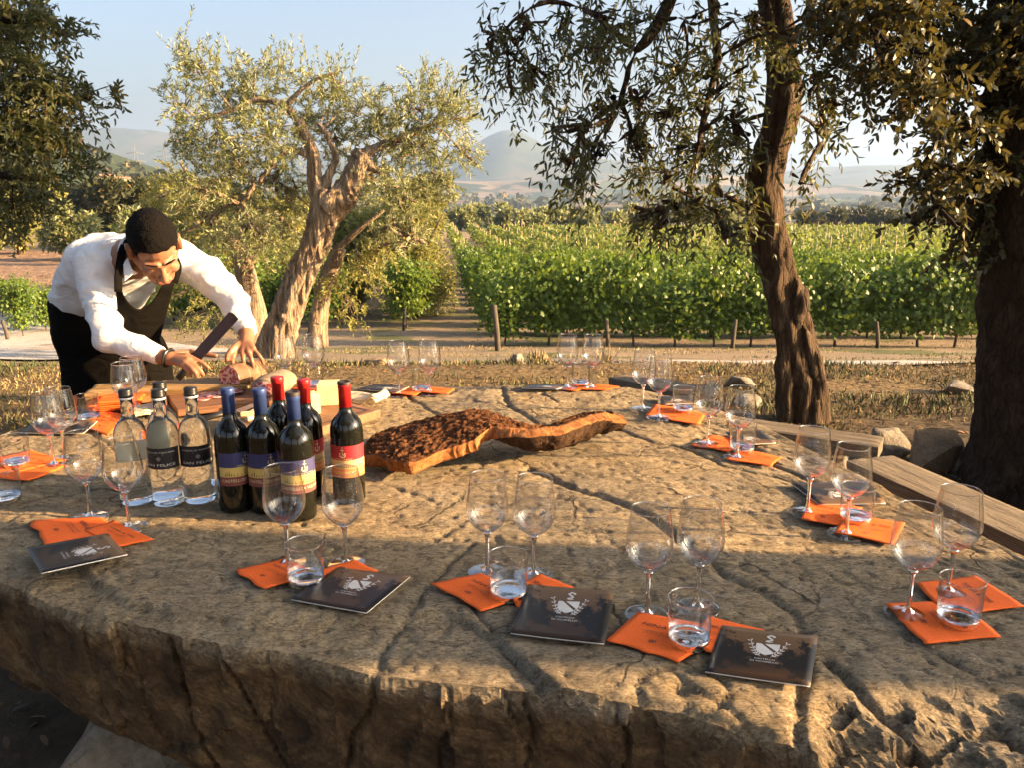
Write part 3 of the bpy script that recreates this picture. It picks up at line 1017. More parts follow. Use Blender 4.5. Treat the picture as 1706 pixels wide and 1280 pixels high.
# ================================================================== wine glasses and tumblers
def make_wine_glass():
    root = thing('wine_glass', '', 'wine glass')
    b = MB()
    bowl = [(0.0055, 0.088), (0.012, 0.0905), (0.0225, 0.097), (0.0335, 0.109), (0.0400, 0.122), (0.0425, 0.135), (0.0420, 0.150), (0.0395, 0.170), (0.0365, 0.190), (0.0345, 0.205)]
    prof = [tuple(p) for p in spline([(0.0, 0.0872)] + bowl, 26)]
    b.lathe([(max(0, r), z) for r, z in prof], 40)
    b.build('bowl', M_thin, root)
    b = MB()                                                    # rim bead
    b.lathe([(0.0342, 0.2045), (0.0348, 0.2045), (0.0349, 0.2054), (0.0345, 0.206), (0.0341, 0.2054), (0.0342, 0.2045)], 40)
    b.build('rim', M_clear, root)
    b = MB()
    st = spline([(0.0, 0.0868), (0.0085, 0.0866), (0.0055, 0.080), (0.0042, 0.070), (0.0037, 0.05), (0.0038, 0.028), (0.0048, 0.016), (0.0075, 0.0085), (0.0115, 0.0052), (0.0, 0.0044)], 30)
    b.lathe([(max(0, r), z) for r, z in st], 16)
    b.build('stem', M_clear, root)
    b = MB()
    b.lathe([(0.0112, 0.0053), (0.022, 0.0030), (0.034, 0.0019), (0.0385, 0.0015), (0.0395, 0.0008), (0.0385, 0.0003)], 40)
    b.build('foot', M_thin, root)
    b = MB()
    b.lathe([(0.0384, 0.0004), (0.0398, 0.0004), (0.0400, 0.0012), (0.0390, 0.0018), (0.0384, 0.0004)], 40)
    b.build('foot_rim', M_clear, root)
    return root
def make_tumbler():
    root = thing('tumbler', '', 'tumbler')
    b = MB(); b.lathe([(0.0345, 0.016), (0.0358, 0.04), (0.0368, 0.084)], 40); b.build('wall', M_thin, root)
    b = MB(); b.lathe([(0.0361, 0.0838), (0.0369, 0.0838), (0.0370, 0.0848), (0.0365, 0.0854), (0.0360, 0.0848), (0.0361, 0.0838)], 40); b.build('rim', M_clear, root)
    b = MB(); b.lathe([(0.0, 0.0085), (0.024, 0.0088), (0.0315, 0.0105), (0.0340, 0.017), (0.0347, 0.016), (0.0342, 0.004), (0.032, 0.0008), (0.0, 0.0008)], 40); b.build('base', M_clear, root)
    return root

SETW = {
 'a': 'behind the water bottles near the apron', 'b': 'at the left border of the picture',
 '1': 'front left, before the clear water bottles', '2': 'in front, before the dark wine bottles',
 '3': 'front middle, before the cork bark', '4': 'frontmost, by the leaflet nearest the viewer',
 '5': 'at the front right corner', '6': 'beside the long right bench plank',
 '7': 'near the foot of the right olive trunk', '8': "beyond the cork bark's raised tip",
 '9': 'at the far middle back edge', '10': 'far side, right of the cheese board', '11': 'far side, behind the cured meats'}
GL = {'1': [(150, 857), (216, 876)], '2': [(480, 935), (577, 934)], '3': [(812, 947), (889, 953)], '4': [(1078, 1020), (1163, 1008)],
      '5': [(1513, 1020), (1580, 985)], '6': [(1345, 852), (1410, 888)], '7': [(1178, 740), (1228, 762)], '8': [(1070, 681), (1097, 696)],
      '9': [(945, 646), (986, 646)], '10': [(665, 655), (717, 653)], '11': [(478, 646), (525, 645)], 'b': [(90, 773), (108, 760)], 'a': [(216, 702), (228, 692)]}
TU = {'b': (28, 775), '1': (10, 832), '2': (510, 968), '3': (847, 991), '4': (1147, 1070), '5': (1595, 1036), '6': (1425, 868), '7': (1236, 752), '8': (1138, 686), '9': (967, 642), '10': (703, 650), '11': (524, 643), 'a': (148, 699)}
PRIM = {}
def put(kind, make, p, label, cat, group, rz=0.0):
    if kind not in PRIM:
        PRIM[kind] = make(); o = PRIM[kind]
    else:
        o = copy_tree(PRIM[kind])
    o.location = p; o.rotation_euler = (0, 0, rz)
    return tag(o, label, cat, group)
for k, gl in GL.items():
    for side, (px, py) in zip(('left', 'right'), gl):
        p = at(px, py, TZ); p.z = top_z(p.x, p.y) + 0.0035
        o = put('glass', make_wine_glass, p, f'{side} wine glass of the pair {SETW[k]}', 'wine glass', 'wine glasses set in pairs')
        o.rotation_euler = (R(random.uniform(-0.7, 0.7)), R(random.uniform(-0.7, 0.7)), random.uniform(0, 6))
for k, (px, py) in TU.items():
    p = at(px, py, TZ); p.z = top_z(p.x, p.y) + 0.0045
    put('tumbler', make_tumbler, p, f'short clear water tumbler {SETW[k]}', 'tumbler', 'water tumblers', random.uniform(0, 6))

# ================================================================== napkins
NP = {'1': [[(50, 868), (75, 907), (205, 888), (170, 862)], [(140, 885), (195, 911), (255, 899), (190, 868)]],
      '2': [[(389, 950), (440, 981), (540, 957), (472, 930)], [(500, 962), (520, 985), (631, 953), (590, 933)]],
      '3': [[(717, 972), (803, 1017), (885, 990), (800, 955)], [(843, 985), (867, 1017), (955, 979), (900, 957)]],
      '4': [[(1012, 1066), (1132, 1102), (1212, 1046), (1062, 1020)], [(1150, 1068), (1183, 1088), (1274, 1050), (1180, 1026)]],
      '5': [[(1478, 1005), (1540, 1071), (1667, 1060), (1598, 1000)], [(1528, 972), (1582, 1030), (1706, 1010), (1626, 961)]],
      '6': [[(1335, 864), (1395, 876), (1437, 846), (1347, 828)], [(1390, 888), (1490, 909), (1508, 872), (1408, 858)]],
      '7': [[(1150, 742), (1215, 753), (1250, 735), (1185, 724)], [(1208, 766), (1285, 778), (1303, 763), (1233, 748)]],
      '8': [[(1075, 692), (1165, 708), (1178, 690), (1090, 674)]],
      '9': [[(920, 647), (960, 652), (985, 643), (945, 640)], [(968, 649), (1008, 651), (1032, 645), (996, 640)]],
      '10': [[(642, 654), (690, 660), (707, 650), (662, 645)], [(690, 653), (745, 657), (757, 649), (708, 645)]],
      '11': [[(480, 647), (530, 651), (560, 645), (512, 641)]],
      'b': [[(-60, 790), (48, 801), (112, 775), (15, 756)], [(-25, 768), (32, 786), (110, 766), (50, 750)]],
      'a': [[(140, 712), (180, 725), (206, 692), (168, 681)]]}
def bilin(c, u, v):
    c = [np.array(p) for p in c]
    u = u[:, None]; v = v[:, None]
    return c[0] * (1 - u) * (1 - v) + c[1] * u * (1 - v) + c[2] * u * v + c[3] * (1 - u) * v
def surf_patch(quad, u, v, zoff, waver=0.0, seed=0):
    P = bilin([tuple(at(a, b, TZ)) for a, b in quad], u, v)
    zz = table_low(P[:, 0], P[:, 1])
    st = np.interp(P[:, 0], stepline_x, stepline_y) - P[:, 1]
    zz = zz - 0.012 * sstep(-0.02, 0.05, st) * (0.2 if st.min() < 0.0 else 1)
    P[:, 2] = zz + zoff + waver * (0.5 + 0.5 * fbm(np.stack([u * 4, v * 4, u * 0 + seed], -1), 3, seed))
    return P
NAPSHAPES = [shp_text('NINA & TIM', 0.5, 0.66, 0.085), shp_text('CASTELLO DI VICARELLO', 0.5, 0.50, 0.03), shp_text('CASTELLO DI VICARELLO', 0.5, 0.44, 0.03, 0.9), shp_text('8', 0.5, 0.25, 0.10, 1.1, math.pi / 2)]
for k, quads in NP.items():
    for qi, quad in enumerate(quads):
        n = 16
        root = thing('napkin', f"{'single' if len(quads) == 1 else ('left' if qi == 0 else 'right')} orange paper napkin under the glasses {SETW[k]}",
                     'napkin', tuple(at(*quad[0], TZ)), 0, 'orange napkins')
        base = Vector(root.location)
        uu, vv = np.meshgrid(np.linspace(0, 1, n), np.linspace(0, 1, n), indexing='ij')
        u, v = uu.ravel(), vv.ravel()
        sd = hash((k, qi)) % 97 if False else (ord(k[0]) * 7 + qi * 13) % 97
        wob = 0.035 * fbm(np.stack([v * 3 + sd, u * 0, u * 0], -1), 2, sd + 1) * (u - 0.3)
        wob2 = 0.05 * fbm(np.stack([u * 4 + sd, u * 0, u * 0], -1), 2, sd + 2) * (1 - v)
        z0 = 0.0008 + 0.0012 * qi
        top_ = surf_patch(quad, u + wob, v + wob2, z0 + 0.0018, 0.0035, sd)
        bot_ = top_.copy(); bot_[:, 2] -= 0.0016
        ii = np.arange(n * n).reshape(n, n)
        Ft = np.stack([ii[:-1, :-1], ii[1:, :-1], ii[1:, 1:], ii[:-1, 1:]], -1).reshape(-1, 4)
        rim = np.concatenate([ii[:, 0], ii[-1, 1:], ii[-2::-1, -1], ii[0, -2:0:-1]])
        rn = np.roll(rim, -1); m_ = n * n
        Fs = np.stack([rim, rim + m_, rn + m_, rn], -1)
        Vn = np.vstack([top_, bot_]) - np.array(base)
        mesh_np('sheet', Vn, np.vstack([Ft, Ft[:, ::-1] + m_, Fs]), M_nap, root, True)
        flat_obj('print', NAPSHAPES, lambda a: surf_patch(quad, a[:, 0] + np.interp(a[:, 1], vv[0], wob.reshape(n, n)[8]) * 0, a[:, 1], z0 + 0.0030, 0.0035, sd) - np.array(base), M_ink, root)

# folded stack of orange napkins
def loft_sheet(name, fn, nu, nv, thick, mat, parent, smooth=True):
    uu, vv = np.meshgrid(np.linspace(0, 1, nu), np.linspace(0, 1, nv), indexing='ij')
    P = fn(uu.ravel(), vv.ravel())
    Q = P.copy(); Q[:, 2] -= thick
    ii = np.arange(nu * nv).reshape(nu, nv)
    Ft = np.stack([ii[:-1, :-1], ii[1:, :-1], ii[1:, 1:], ii[:-1, 1:]], -1).reshape(-1, 4)
    rim = np.concatenate([ii[:, 0], ii[-1, 1:], ii[-2::-1, -1], ii[0, -2:0:-1]]); rn = np.roll(rim, -1); m_ = nu * nv
    return mesh_np(name, np.vstack([P, Q]), np.vstack([Ft, Ft[:, ::-1] + m_, np.stack([rim, rim + m_, rn + m_, rn], -1)]), mat, parent, smooth)
p = at(196, 677, TZ)
stk = thing('napkin_stack', 'loose stack of spare orange napkins behind the leftmost water bottle', 'napkins', (p.x, p.y, TZ), 0.3)
for q in range(5):
    loft_sheet('napkin', lambda u, v: np.stack([(u - .5) * .15 + .004 * q * (-1) ** q, (v - .5) * .13 - .003 * q, 0.006 + 0.0065 * q + 0.004 * fbm(np.stack([u * 3 + q, v * 3, u * 0], -1), 3, 200 + q) + 0.006 * u * (1 - v) * (q > 2)], -1), 12, 12, 0.005, M_nap, stk)

# ================================================================== leaflets
LF = {'1': ([(45, 915), (70, 964), (214, 932), (180, 890)], 'dark leaflet at the left, nearest the front left edge'),
      '2': ([(484, 1001), (611, 1025), (684, 963), (563, 947)], 'dark leaflet turned diagonally before the wine bottles'),
      '3': ([(850, 1056), (1007, 1078), (1024, 990), (880, 975)], 'dark leaflet with crest, at front middle left of the ring mark'),
      '4': ([(1174, 1120), (1350, 1147), (1363, 1063), (1203, 1043)], 'dark leaflet with crest, nearest the viewer on the right'),
      '6': ([(1445, 804), (1317, 808), (1364, 843), (1476, 840)], 'dark leaflet behind the pair of glasses by the long plank'),
      '7': ([(1268, 718), (1208, 721), (1228, 743), (1293, 739)], 'dark leaflet beside the bench near the right olive trunk'),
      '8': ([(1150, 661), (1092, 663), (1105, 676), (1165, 673)], "leaflet beyond the cork bark's raised tip"),
      '9': ([(885, 641), (868, 648), (930, 650), (945, 642)], 'pale glaring leaflet at the far middle back edge'),
      '10': ([(625, 641), (597, 650), (662, 656), (682, 645)], 'pale glaring leaflet right of the cheese board'),
      'a': ([(33, 723), (140, 723), (163, 703), (70, 697)], 'brown leaflet overhanging the far left table edge')}
def crest_shapes():
    S = []
    # shield with a diagonal band left open
    S.append(shp_poly([(0.41, 0.70), (0.455, 0.70), (0.60, 0.53), (0.575, 0.505), (0.52, 0.475), (0.46, 0.50), (0.42, 0.56)]))
    S.append(shp_poly([(0.49, 0.70), (0.64, 0.715), (0.64, 0.60), (0.625, 0.56)]))
    S.append(shp_line([(0.41, 0.70), (0.41, 0.60), (0.44, 0.52), (0.52, 0.465), (0.60, 0.52), (0.64, 0.60), (0.64, 0.715)], 0.008))
    # bird-like curl above
    S.append(shp_line([(0.50, 0.76), (0.54, 0.775), (0.555, 0.80), (0.525, 0.83), (0.50, 0.86), (0.53, 0.89), (0.565, 0.875), (0.57, 0.85)], 0.028))
    S.append(shp_line([(0.49, 0.755), (0.53, 0.742), (0.565, 0.755)], 0.014))
    # laurel sprigs
    for sg in (-1, 1):
        cx = 0.525 + sg * 0.0
        stem = [(0.525 + sg * (0.05 + 0.13 * t), 0.44 + 0.05 * t + 0.25 * t * t) for t in np.linspace(0, 1, 7)]
        S.append(shp_line(stem, 0.006))
        for i, (x, y) in enumerate(stem[1:]):
            for sd in (-1, 1):
                a = math.atan2(1, sg * 0.7) + sd * 0.8
                tip = (x + 0.045 * math.cos(a), y + 0.045 * math.sin(a))
                nx, ny = -math.sin(a) * 0.010, math.cos(a) * 0.010
                mx_, my_ = (x + tip[0]) / 2, (y + tip[1]) / 2
                S.append(shp_poly([(x, y), (mx_ - nx, my_ - ny), tip, (mx_ + nx, my_ + ny)]))
    S.append(shp_text('CASTELLO', 0.525, 0.385, 0.028, 1.1))
    S.append(shp_text('DI VICARELLO', 0.525, 0.335, 0.028, 1.1))
    return S
CREST = crest_shapes()
for k, (quad, lab) in LF.items():
    root = thing('leaflet', lab, 'leaflet', tuple(at(*quad[0], TZ)), 0, 'crested leaflets')
    base = np.array(root.location)
    n = 12
    curl = {'1': 0.010, '3': 0.004, '4': 0.003}.get(k, 0.002)
    zb = 0.006
    def lf(u, v, dz=0.0):
        P = bilin([tuple(at(a, b, TZ)) for a, b in quad], np.asarray(u), np.asarray(v))
        P[:, 2] = table_low(P[:, 0], P[:, 1]) + zb + dz + curl * np.asarray(u) ** 2 - base[2]
        P[:, :2] -= base[:2]
        return P
    o = loft_sheet('cover', lambda u, v: lf(u, v, 0.0006), n, n, 0.0006, M_cover, root)
    uvl = o.data.uv_layers.new(name='UVMap')
    uu, vv = np.meshgrid(np.linspace(0, 1, n), np.linspace(0, 1, n), indexing='ij')
    uv = np.stack([uu.ravel(), vv.ravel()], -1); uv = np.vstack([uv, uv])
    li = np.zeros(len(o.data.loops), dtype=np.int32); o.data.loops.foreach_get('vertex_index', li)
    uvl.data.foreach_set('uv', uv[li].astype(np.float32).ravel())
    loft_sheet('pages', lambda u, v: lf(0.004 + u * 0.992, 0.004 + v * 0.992, -0.0004), n, n, 0.0022, M_white, root)
    flat_obj('crest', CREST, lambda a: lf(a[:, 0], a[:, 1], 0.0011), M_silver, root)

# ================================================================== bottles
def foil_mat(name, c):
    m, nt, b = newmat(name)
    b.inputs['Base Color'].default_value = (*c, 1); b.inputs['Roughness'].default_value = 0.38; b.inputs['Metallic'].default_value = 0.25
    v = coords(nt); bump(nt, b, noise(nt, v, 60, 3), 0.15, 0.002)
    return m
M_foil = {'blue': foil_mat('blue_foil', (0.035, 0.065, 0.20)), 'red': foil_mat('red_foil', (0.52, 0.018, 0.018))}
m, nt, b = newmat('dark_bottle_glass')
b.inputs['Base Color'].default_value = (0.006, 0.0065, 0.004, 1); b.inputs['Roughness'].default_value = 0.05; b.inputs['Specular IOR Level'].default_value = 0.6
M_dark = m
M_lab = {'blue': [pmat('navy_label', [(0.035, 0.035, 0.115)], rough=.6), pmat('yellow_label', [(0.62, 0.44, 0.12)], rough=.6), pmat('maroon_label', [(0.20, 0.050, 0.040)], rough=.6)],
         'red': [pmat('crimson_label', [(0.36, 0.012, 0.022)], rough=.6), pmat('sand_label', [(0.58, 0.42, 0.19)], rough=.6), pmat('orange_label', [(0.62, 0.22, 0.065)], rough=.6)]}
M_black = pmat('black_plastic', [(0.012, 0.012, 0.012)], rough=0.3)
M_blacklab = pmat('black_label', [(0.010, 0.010, 0.011)], rough=0.45)
M_cork = pmat('dark_stopper', [(0.03, 0.02, 0.015)], rough=0.6)

def on_cyl(r, phi0, z0):
    """2-D (arc length, height) -> cylinder facing phi0"""
    def fn(a):
        ph = phi0 + a[:, 0] / r
        return np.stack([r * np.cos(ph), r * np.sin(ph), z0 + a[:, 1]], -1)
    return fn

def emblem():
    S = [shp_line([(0, 0.022), (0, 0.008)], 0.0016), shp_line([(-0.0045, 0.018), (0.0045, 0.018)], 0.0016), shp_arc(0.0, 0.0245, 0.0012, 0.0012, 0, 360, 0.001, 10)]
    S.append(shp_arc(0.0, 0.0055, 0.0068, 0.0055, 150, 390, 0.0018, 18))
    S.append(shp_line([(0.0, 0.010), (0.0035, 0.0075), (0.0015, 0.0050), (-0.0025, 0.0035), (-0.001, 0.0005), (0.003, 0.0015)], 0.0015))
    S.append(shp_poly([(-0.0085, 0.010), (-0.005, 0.0085), (-0.0045, 0.0115)])); S.append(shp_poly([(0.0085, 0.010), (0.005, 0.0085), (0.0045, 0.0115)]))
    return S
def skyline(colr):
    S = []
    r = random.Random(3 if colr == 'blue' else 8)
    if colr == 'blue':
        x = -0.045
        S.append(shp_line([(-0.058, 0), (-0.02, 0.001), (0.02, -0.001), (0.055, 0.001)], 0.0006))
        for xx, h in ((-0.050, .007), (-0.046, .011), (-0.041, .013), (-0.036, .006), (-0.030, .004), (-0.022, .005), (-0.012, .004), (-0.004, .013), (0.004, .004), (0.012, .012), (0.02, .009), (0.03, .013), (0.038, .007), (0.046, .004)):
            S.append(shp_poly([(xx - .0011, 0), (xx + .0011, 0), (xx + .0007, h * .7), (xx, h), (xx - .0007, h * .7)]))
    else:
        for i in range(24):
            x = -0.052 + i * 0.0045; h = 0.003 + 0.005 * abs(math.sin(i * 1.3)) * (1.3 if 8 < i < 16 else .6)
            S.append(shp_arc(x, 0, 0.0035, h, 0, 180, 0.0007, 6))
        S.append(shp_line([(-0.056, 0), (0.056, 0)], 0.0006))
    return S
def make_wine(colr, rot, stopper):
    root = thing('wine_bottle', '', 'wine bottle')
    r = 0.0395
    b = MB()
    body = [(0.0, 0.004), (0.030, 0.002), (0.036, 0.0005), (0.0388, 0.004), (0.0395, 0.012), (0.0395, 0.175), (0.0388, 0.188), (0.0355, 0.202), (0.0285, 0.213), (0.0205, 0.2205), (0.0160, 0.228), (0.0148, 0.240), (0.0145, 0.262)]
    b.lathe(body, 48); b.build('body', M_dark, root)
    b = MB()
    cap = [(0.0149, 0.2385), (0.0152, 0.2385), (0.0150, 0.283), (0.0158, 0.284), (0.0161, 0.289), (0.0161, 0.295), (0.0155, 0.2975), (0.0148, 0.2982), (0.0, 0.2982)]
    b.lathe(cap, 32); b.build('foil_capsule', M_foil[colr], root)
    if stopper:
        b = MB(); b.lathe([(0.0164, 0.294), (0.0166, 0.300), (0.0150, 0.3025), (0.010, 0.3025), (0.009, 0.3005), (0.0, 0.3005)], 28); b.build('open_lip', M_cork, root)
    # label: three printed bands
    zb, zt = 0.070, 0.150
    cuts = [zt, zt - 0.035, zt - 0.058, zb] if colr == 'blue' else [zt, zt - 0.036, zt - 0.058, zb]
    hw = R(95)
    lb = MB()
    nseg = 40
    rl = r + 0.0004
    for bi in range(3):
        lb.lathe([(rl, cuts[bi + 1]), (rl, cuts[bi])], nseg, bi, a0=rot - hw, a1=rot + hw)
    lab = lb.build('label', M_lab[colr], root)
    rp = r + 0.0008
    S = [(v + np.array([0.0, cuts[1] + 0.0075]), f) for v, f in emblem()] + [shp_text('CASTELLO DI VICARELLO', 0.0, cuts[1] + 0.0035, 0.0022, 1.3)]
    S += [shp_text('CASTELLO', -0.034, zb + 0.0125, 0.0068, 1.15), shp_text('DI VICARELLO', 0.024, zb + 0.0125, 0.0068, 1.1)]
    flat_obj('cream_lettering', S, on_cyl(rp, rot, 0), M_cream, lab)
    flat_obj('printed_skyline', skyline(colr), on_cyl(rp, rot, cuts[2] + 0.003), M_ink, lab)
    return root
WB = [('blue', (378, 642), 42, False, 'leftmost blue-capped red wine bottle, next to the water bottles'),
      ('blue', (431, 643), 22, False, 'middle one of the three blue-capped wine bottles'),
      ('blue', (487, 651), 24, True, 'opened blue-capped wine bottle, frontmost of the wine bottles'),
      ('red', (461, 622), 35, False, 'red-capped wine bottle half hidden behind the blue-capped ones'),
      ('red', (505, 627), 36, False, 'middle red-capped wine bottle behind the opened blue-capped one'),
      ('red', (573, 633), -18, True, 'opened red-capped wine bottle standing apart at the right')]
for colr, (px, py), deg, stop, lab in WB:
    p = at(px, py, TZ + 0.298)
    rot = math.atan2(-p.y, -p.x) + R(deg)
    o = make_wine(colr, rot, stop)
    o.location = (p.x, p.y, top_z(p.x, p.y) + 0.0005)
    tag(o, lab, 'wine bottle', 'wine bottles grouped on the table')

def make_water(rot, labk):
    root = thing('water_bottle', '', 'water bottle')
    b = MB()
    body = [(0.0, 0.010), (0.018, 0.007), (0.030, 0.0012), (0.0355, 0.002), (0.0375, 0.008), (0.0378, 0.02), (0.0378, 0.165), (0.0368, 0.180), (0.0325, 0.196), (0.0250, 0.207), (0.0180, 0.2135), (0.0150, 0.222), (0.0145, 0.236), (0.0143, 0.262), (0.0, 0.262)]
    b.lathe(body, 48); b.build('filled_glass', M_water, root)
    b = MB(); b.lathe([(0.0148, 0.2625), (0.0162, 0.2628), (0.0162, 0.2668), (0.0148, 0.267)], 32); b.build('neck_ring', M_white, root)
    b = MB()
    prof = [(0.0150, 0.2672), (0.0165, 0.2676), (0.0165, 0.272), (0.0158, 0.274), (0.0158, 0.284), (0.0150, 0.287), (0.0, 0.2872)]
    b.lathe(prof, 36); b.build('cap', M_black, root)
    lb = MB(); rl = 0.0383
    a = R(78)
    lb.lathe([(rl, 0.098), (rl, 0.150)], 36, 0, a0=rot - a, a1=rot + a)
    lab = lb.build('label', M_blacklab, root)
    bk = MB(); bk.lathe([(rl - 0.0002, 0.150), (rl - 0.0002, 0.098)], 36, 0, a0=rot - a, a1=rot + a)
    bk.build('label_back', M_labback, lab)
    S = [shp_text('ACQUA DI TOSCANA', 0, 0.0415, 0.0035, 1.6), shp_text('SAN FELICE', 0, 0.010, 0.0062, 1.75),
         shp_line([(-.005, .026), (0, .031), (.005, .026), (0, .021), (-.005, .026)], 0.0007), shp_arc(0, .026, .0022, .0022, 0, 360, .0007, 10),
         shp_line([(-.012, .036), (.012, .036)], .0006), shp_line([(-.016, .005), (.016, .005)], .0006)]
    flat_obj('lettering', S, on_cyl(rl + 0.0004, rot, 0.098), M_silver, lab)
    return root
M_labback = pmat('label_reverse', [(0.55, 0.58, 0.48)], rough=0.7)
for (px, py), deg, lab in [((207, 640), 168, 'water bottle seen from behind its pale label reverse, leftmost'),
                           ((262, 642), -22, 'front middle clear water bottle with black label'),
                           ((316, 640), 5, 'clear water bottle nearest the wine bottles, label to the viewer'),
                           ((264, 629), 120, 'clear water bottle hidden behind the front middle one')]:
    p = at(px, py, TZ + 0.287)
    o = make_water(math.atan2(-p.y, -p.x) + R(deg), None)
    o.location = (p.x, p.y, top_z(p.x, p.y) + 0.0005)
    tag(o, lab, 'water bottle', 'clear water bottles')
# ================================================================== cork bark
def bark_mat(name, stops, scale, strength=1.0, dist=0.012, holes=True):
    m, nt, b = newmat(name)
    v = coords(nt, 'Object')
    f = noise(nt, v, scale, 8, 0.72, 0.5)
    c = ramp(nt, f, [(0.28, stops[0]), (0.5, stops[1]), (0.72, stops[2])])
    if holes:
        vo = voro(nt, coords(nt, 'Object', (1, 1, 0.14)), 150)
        h = ramp(nt, vo.outputs['Distance'], [(0.14, (1, 1, 1)), (0.26, (0, 0, 0))])
        c = mixc(nt, math_(nt, 'MULTIPLY', h, 0.7), c, (0.06, 0.028, 0.012))
    nt.links.new(c, b.inputs['Base Color'])
    b.inputs['Roughness'].default_value = 0.95
    b.inputs['Specular IOR Level'].default_value = 0.15
    bump(nt, b, f, strength, dist)
    return m
M_cork_top = bark_mat('cork_surface', [(0.040, 0.017, 0.008), (0.15, 0.062, 0.026), (0.32, 0.135, 0.055)], 80, 1.0, 0.02, False)
M_cork_edge = bark_mat('cork_cut_edge', [(0.13, 0.048, 0.018), (0.34, 0.135, 0.045), (0.52, 0.235, 0.09)], 26, 1.0, 0.012, True)
M_cork_out = bark_mat('cork_outside', [(0.035, 0.019, 0.011), (0.085, 0.046, 0.025), (0.17, 0.09, 0.045)], 48, 1.0, 0.03, False)
front_px = [(610, 757, .044), (650, 766, .046), (688, 771, .048), (744, 750, .062), (790, 733, .082), (818, 712, .100), (850, 713, .102), (888, 714, .104), (927, 710, .106), (967, 697, .106), (997, 688, .104), (1036, 692, .088)]
back_px = [(606, 742, .046), (632, 722, .052), (690, 703, .070), (763, 688, .092), (806, 684, .100)]
Fp = [tuple(at(a, b, TZ + h)) for a, b, h in front_px]
Bp = [tuple(at(a, b, TZ + h)) for a, b, h in back_px]
for i, (dx, dy, h) in enumerate([(0.03, 0.10, .085), (0.02, 0.13, .075), (0.0, 0.15, .07), (-0.01, 0.15, .07), (-0.02, 0.11, .075), (-0.03, 0.05, .08)]):
    f = Fp[[6, 7, 8, 9, 10, 11][i]]
    Bp.append((f[0] + dx, f[1] + dy, TZ + h))
nu, nv = 300, 110
FS = spline(Fp, nu); BS = spline(Bp, nu)
u = np.linspace(0, 1, nu)
sagz = TZ + np.interp(u, [0, 0.2, 0.34, 0.62, 0.85, 1.0], [0.3, 0.3, 0.13, 0.062, 0.062, 0.08])
hump = np.interp(u, [0, 0.12, 0.25, 0.38, 0.5, 1.0], [0.0, 0.012, 0.020, 0.016, 0.0, 0.0])
v = np.linspace(0, 1, nv)
S_ = FS[:, None, :] * (1 - v)[None, :, None] + BS[:, None, :] * v[None, :, None]
kk = (4 * v * (1 - v)) ** 0.8
S_[:, :, 2] = S_[:, :, 2] * (1 - kk)[None, :] + np.minimum(S_[:, :, 2], sagz[:, None]) * kk[None, :]
S_[:, :, 2] += hump[:, None] * (4 * v * (1 - v))[None, :]
# ragged outline
edge = np.minimum(v, 1 - v)
S_[:, :, 1] += (0.010 * fbm(np.stack([u * 26, u * 0, u * 0], -1), 3, 301))[:, None] * (1 - v)[None, :] ** 3
q = S_ * 30
rough = fbm(q, 5, 311); rid = 1 - np.abs(fbm(S_ * np.array([22, 34, 20]), 4, 317))
tdisp = 0.007 * rough + 0.004 * (rid - 0.8) * np.minimum(1, edge[None, :] * 10) + 0.010 * fbm(S_ * np.array([75, 110, 75]) + 2.0 * rough[..., None], 4, 319) * np.minimum(1, edge[None, :] * 14 + .3)
du = np.gradient(S_, axis=0); dv = np.gradient(S_, axis=1)
nn = np.cross(du, dv); nn /= np.linalg.norm(nn, axis=2, keepdims=True) + 1e-9
nn[nn[..., 2] < 0] *= -1
topv = S_ + nn * tdisp[..., None]
th_ = 0.037 + 0.004 * fbm(q * 0.2, 2, 323)
botv = S_ - nn * th_[..., None] - nn * (0.016 * np.abs(fbm(S_ * np.array([26, 40, 30]), 4, 331)) * np.minimum(1, edge[None, :] * 8))[..., None]
botv[..., 2] = np.maximum(botv[..., 2], TZ + 0.001)
ii = np.arange(nu * nv).reshape(nu, nv); m_ = nu * nv
Ft = np.stack([ii[:-1, :-1], ii[1:, :-1], ii[1:, 1:], ii[:-1, 1:]], -1).reshape(-1, 4)
# cut edges get intermediate rows so that they can be rough
rim = np.concatenate([ii[:, 0], ii[-1, 1:], ii[-2::-1, -1], ii[0, -2:0:-1]]); rn = np.roll(np.arange(len(rim)), -1)
allv = [topv.reshape(-1, 3), botv.reshape(-1, 3)]
ne = 5
rows = [rim]
T, Bq = allv[0][rim], allv[1][rim]
cnt = 2 * m_
cen = S_.reshape(-1, 3).mean(0)
for k in range(1, ne):
    t = k / ne
    P = T * (1 - t) + Bq * t
    o_ = P - cen; o_[:, 2] = 0; o_ /= np.linalg.norm(o_, axis=1, keepdims=True)
    P = P + o_ * (0.004 * fbm(np.stack([np.arange(len(rim)) * 0.5, np.full(len(rim), k * .35), np.zeros(len(rim))], -1), 3, 341) + 0.003)[:, None]
    allv.append(P); rows.append(np.arange(cnt, cnt + len(rim))); cnt += len(rim)
rows.append(rim + m_)
Fs = np.vstack([np.stack([rows[k], rows[k + 1], rows[k + 1][rn], rows[k][rn]], -1) for k in range(ne)])
Fall = np.vstack([Ft, Ft[:, ::-1] + m_, Fs])
mi = np.concatenate([np.zeros(len(Ft)), np.full(len(Ft), 2), np.full(len(Fs), 1)]).astype(np.int32)
cork = mesh_np('cork_bark', np.vstack(allv), Fall, [M_cork_top, M_cork_edge, M_cork_out], None, True, mi)
tag(cork, 'curved slab of rough orange-brown cork bark lying mid table', 'cork bark')

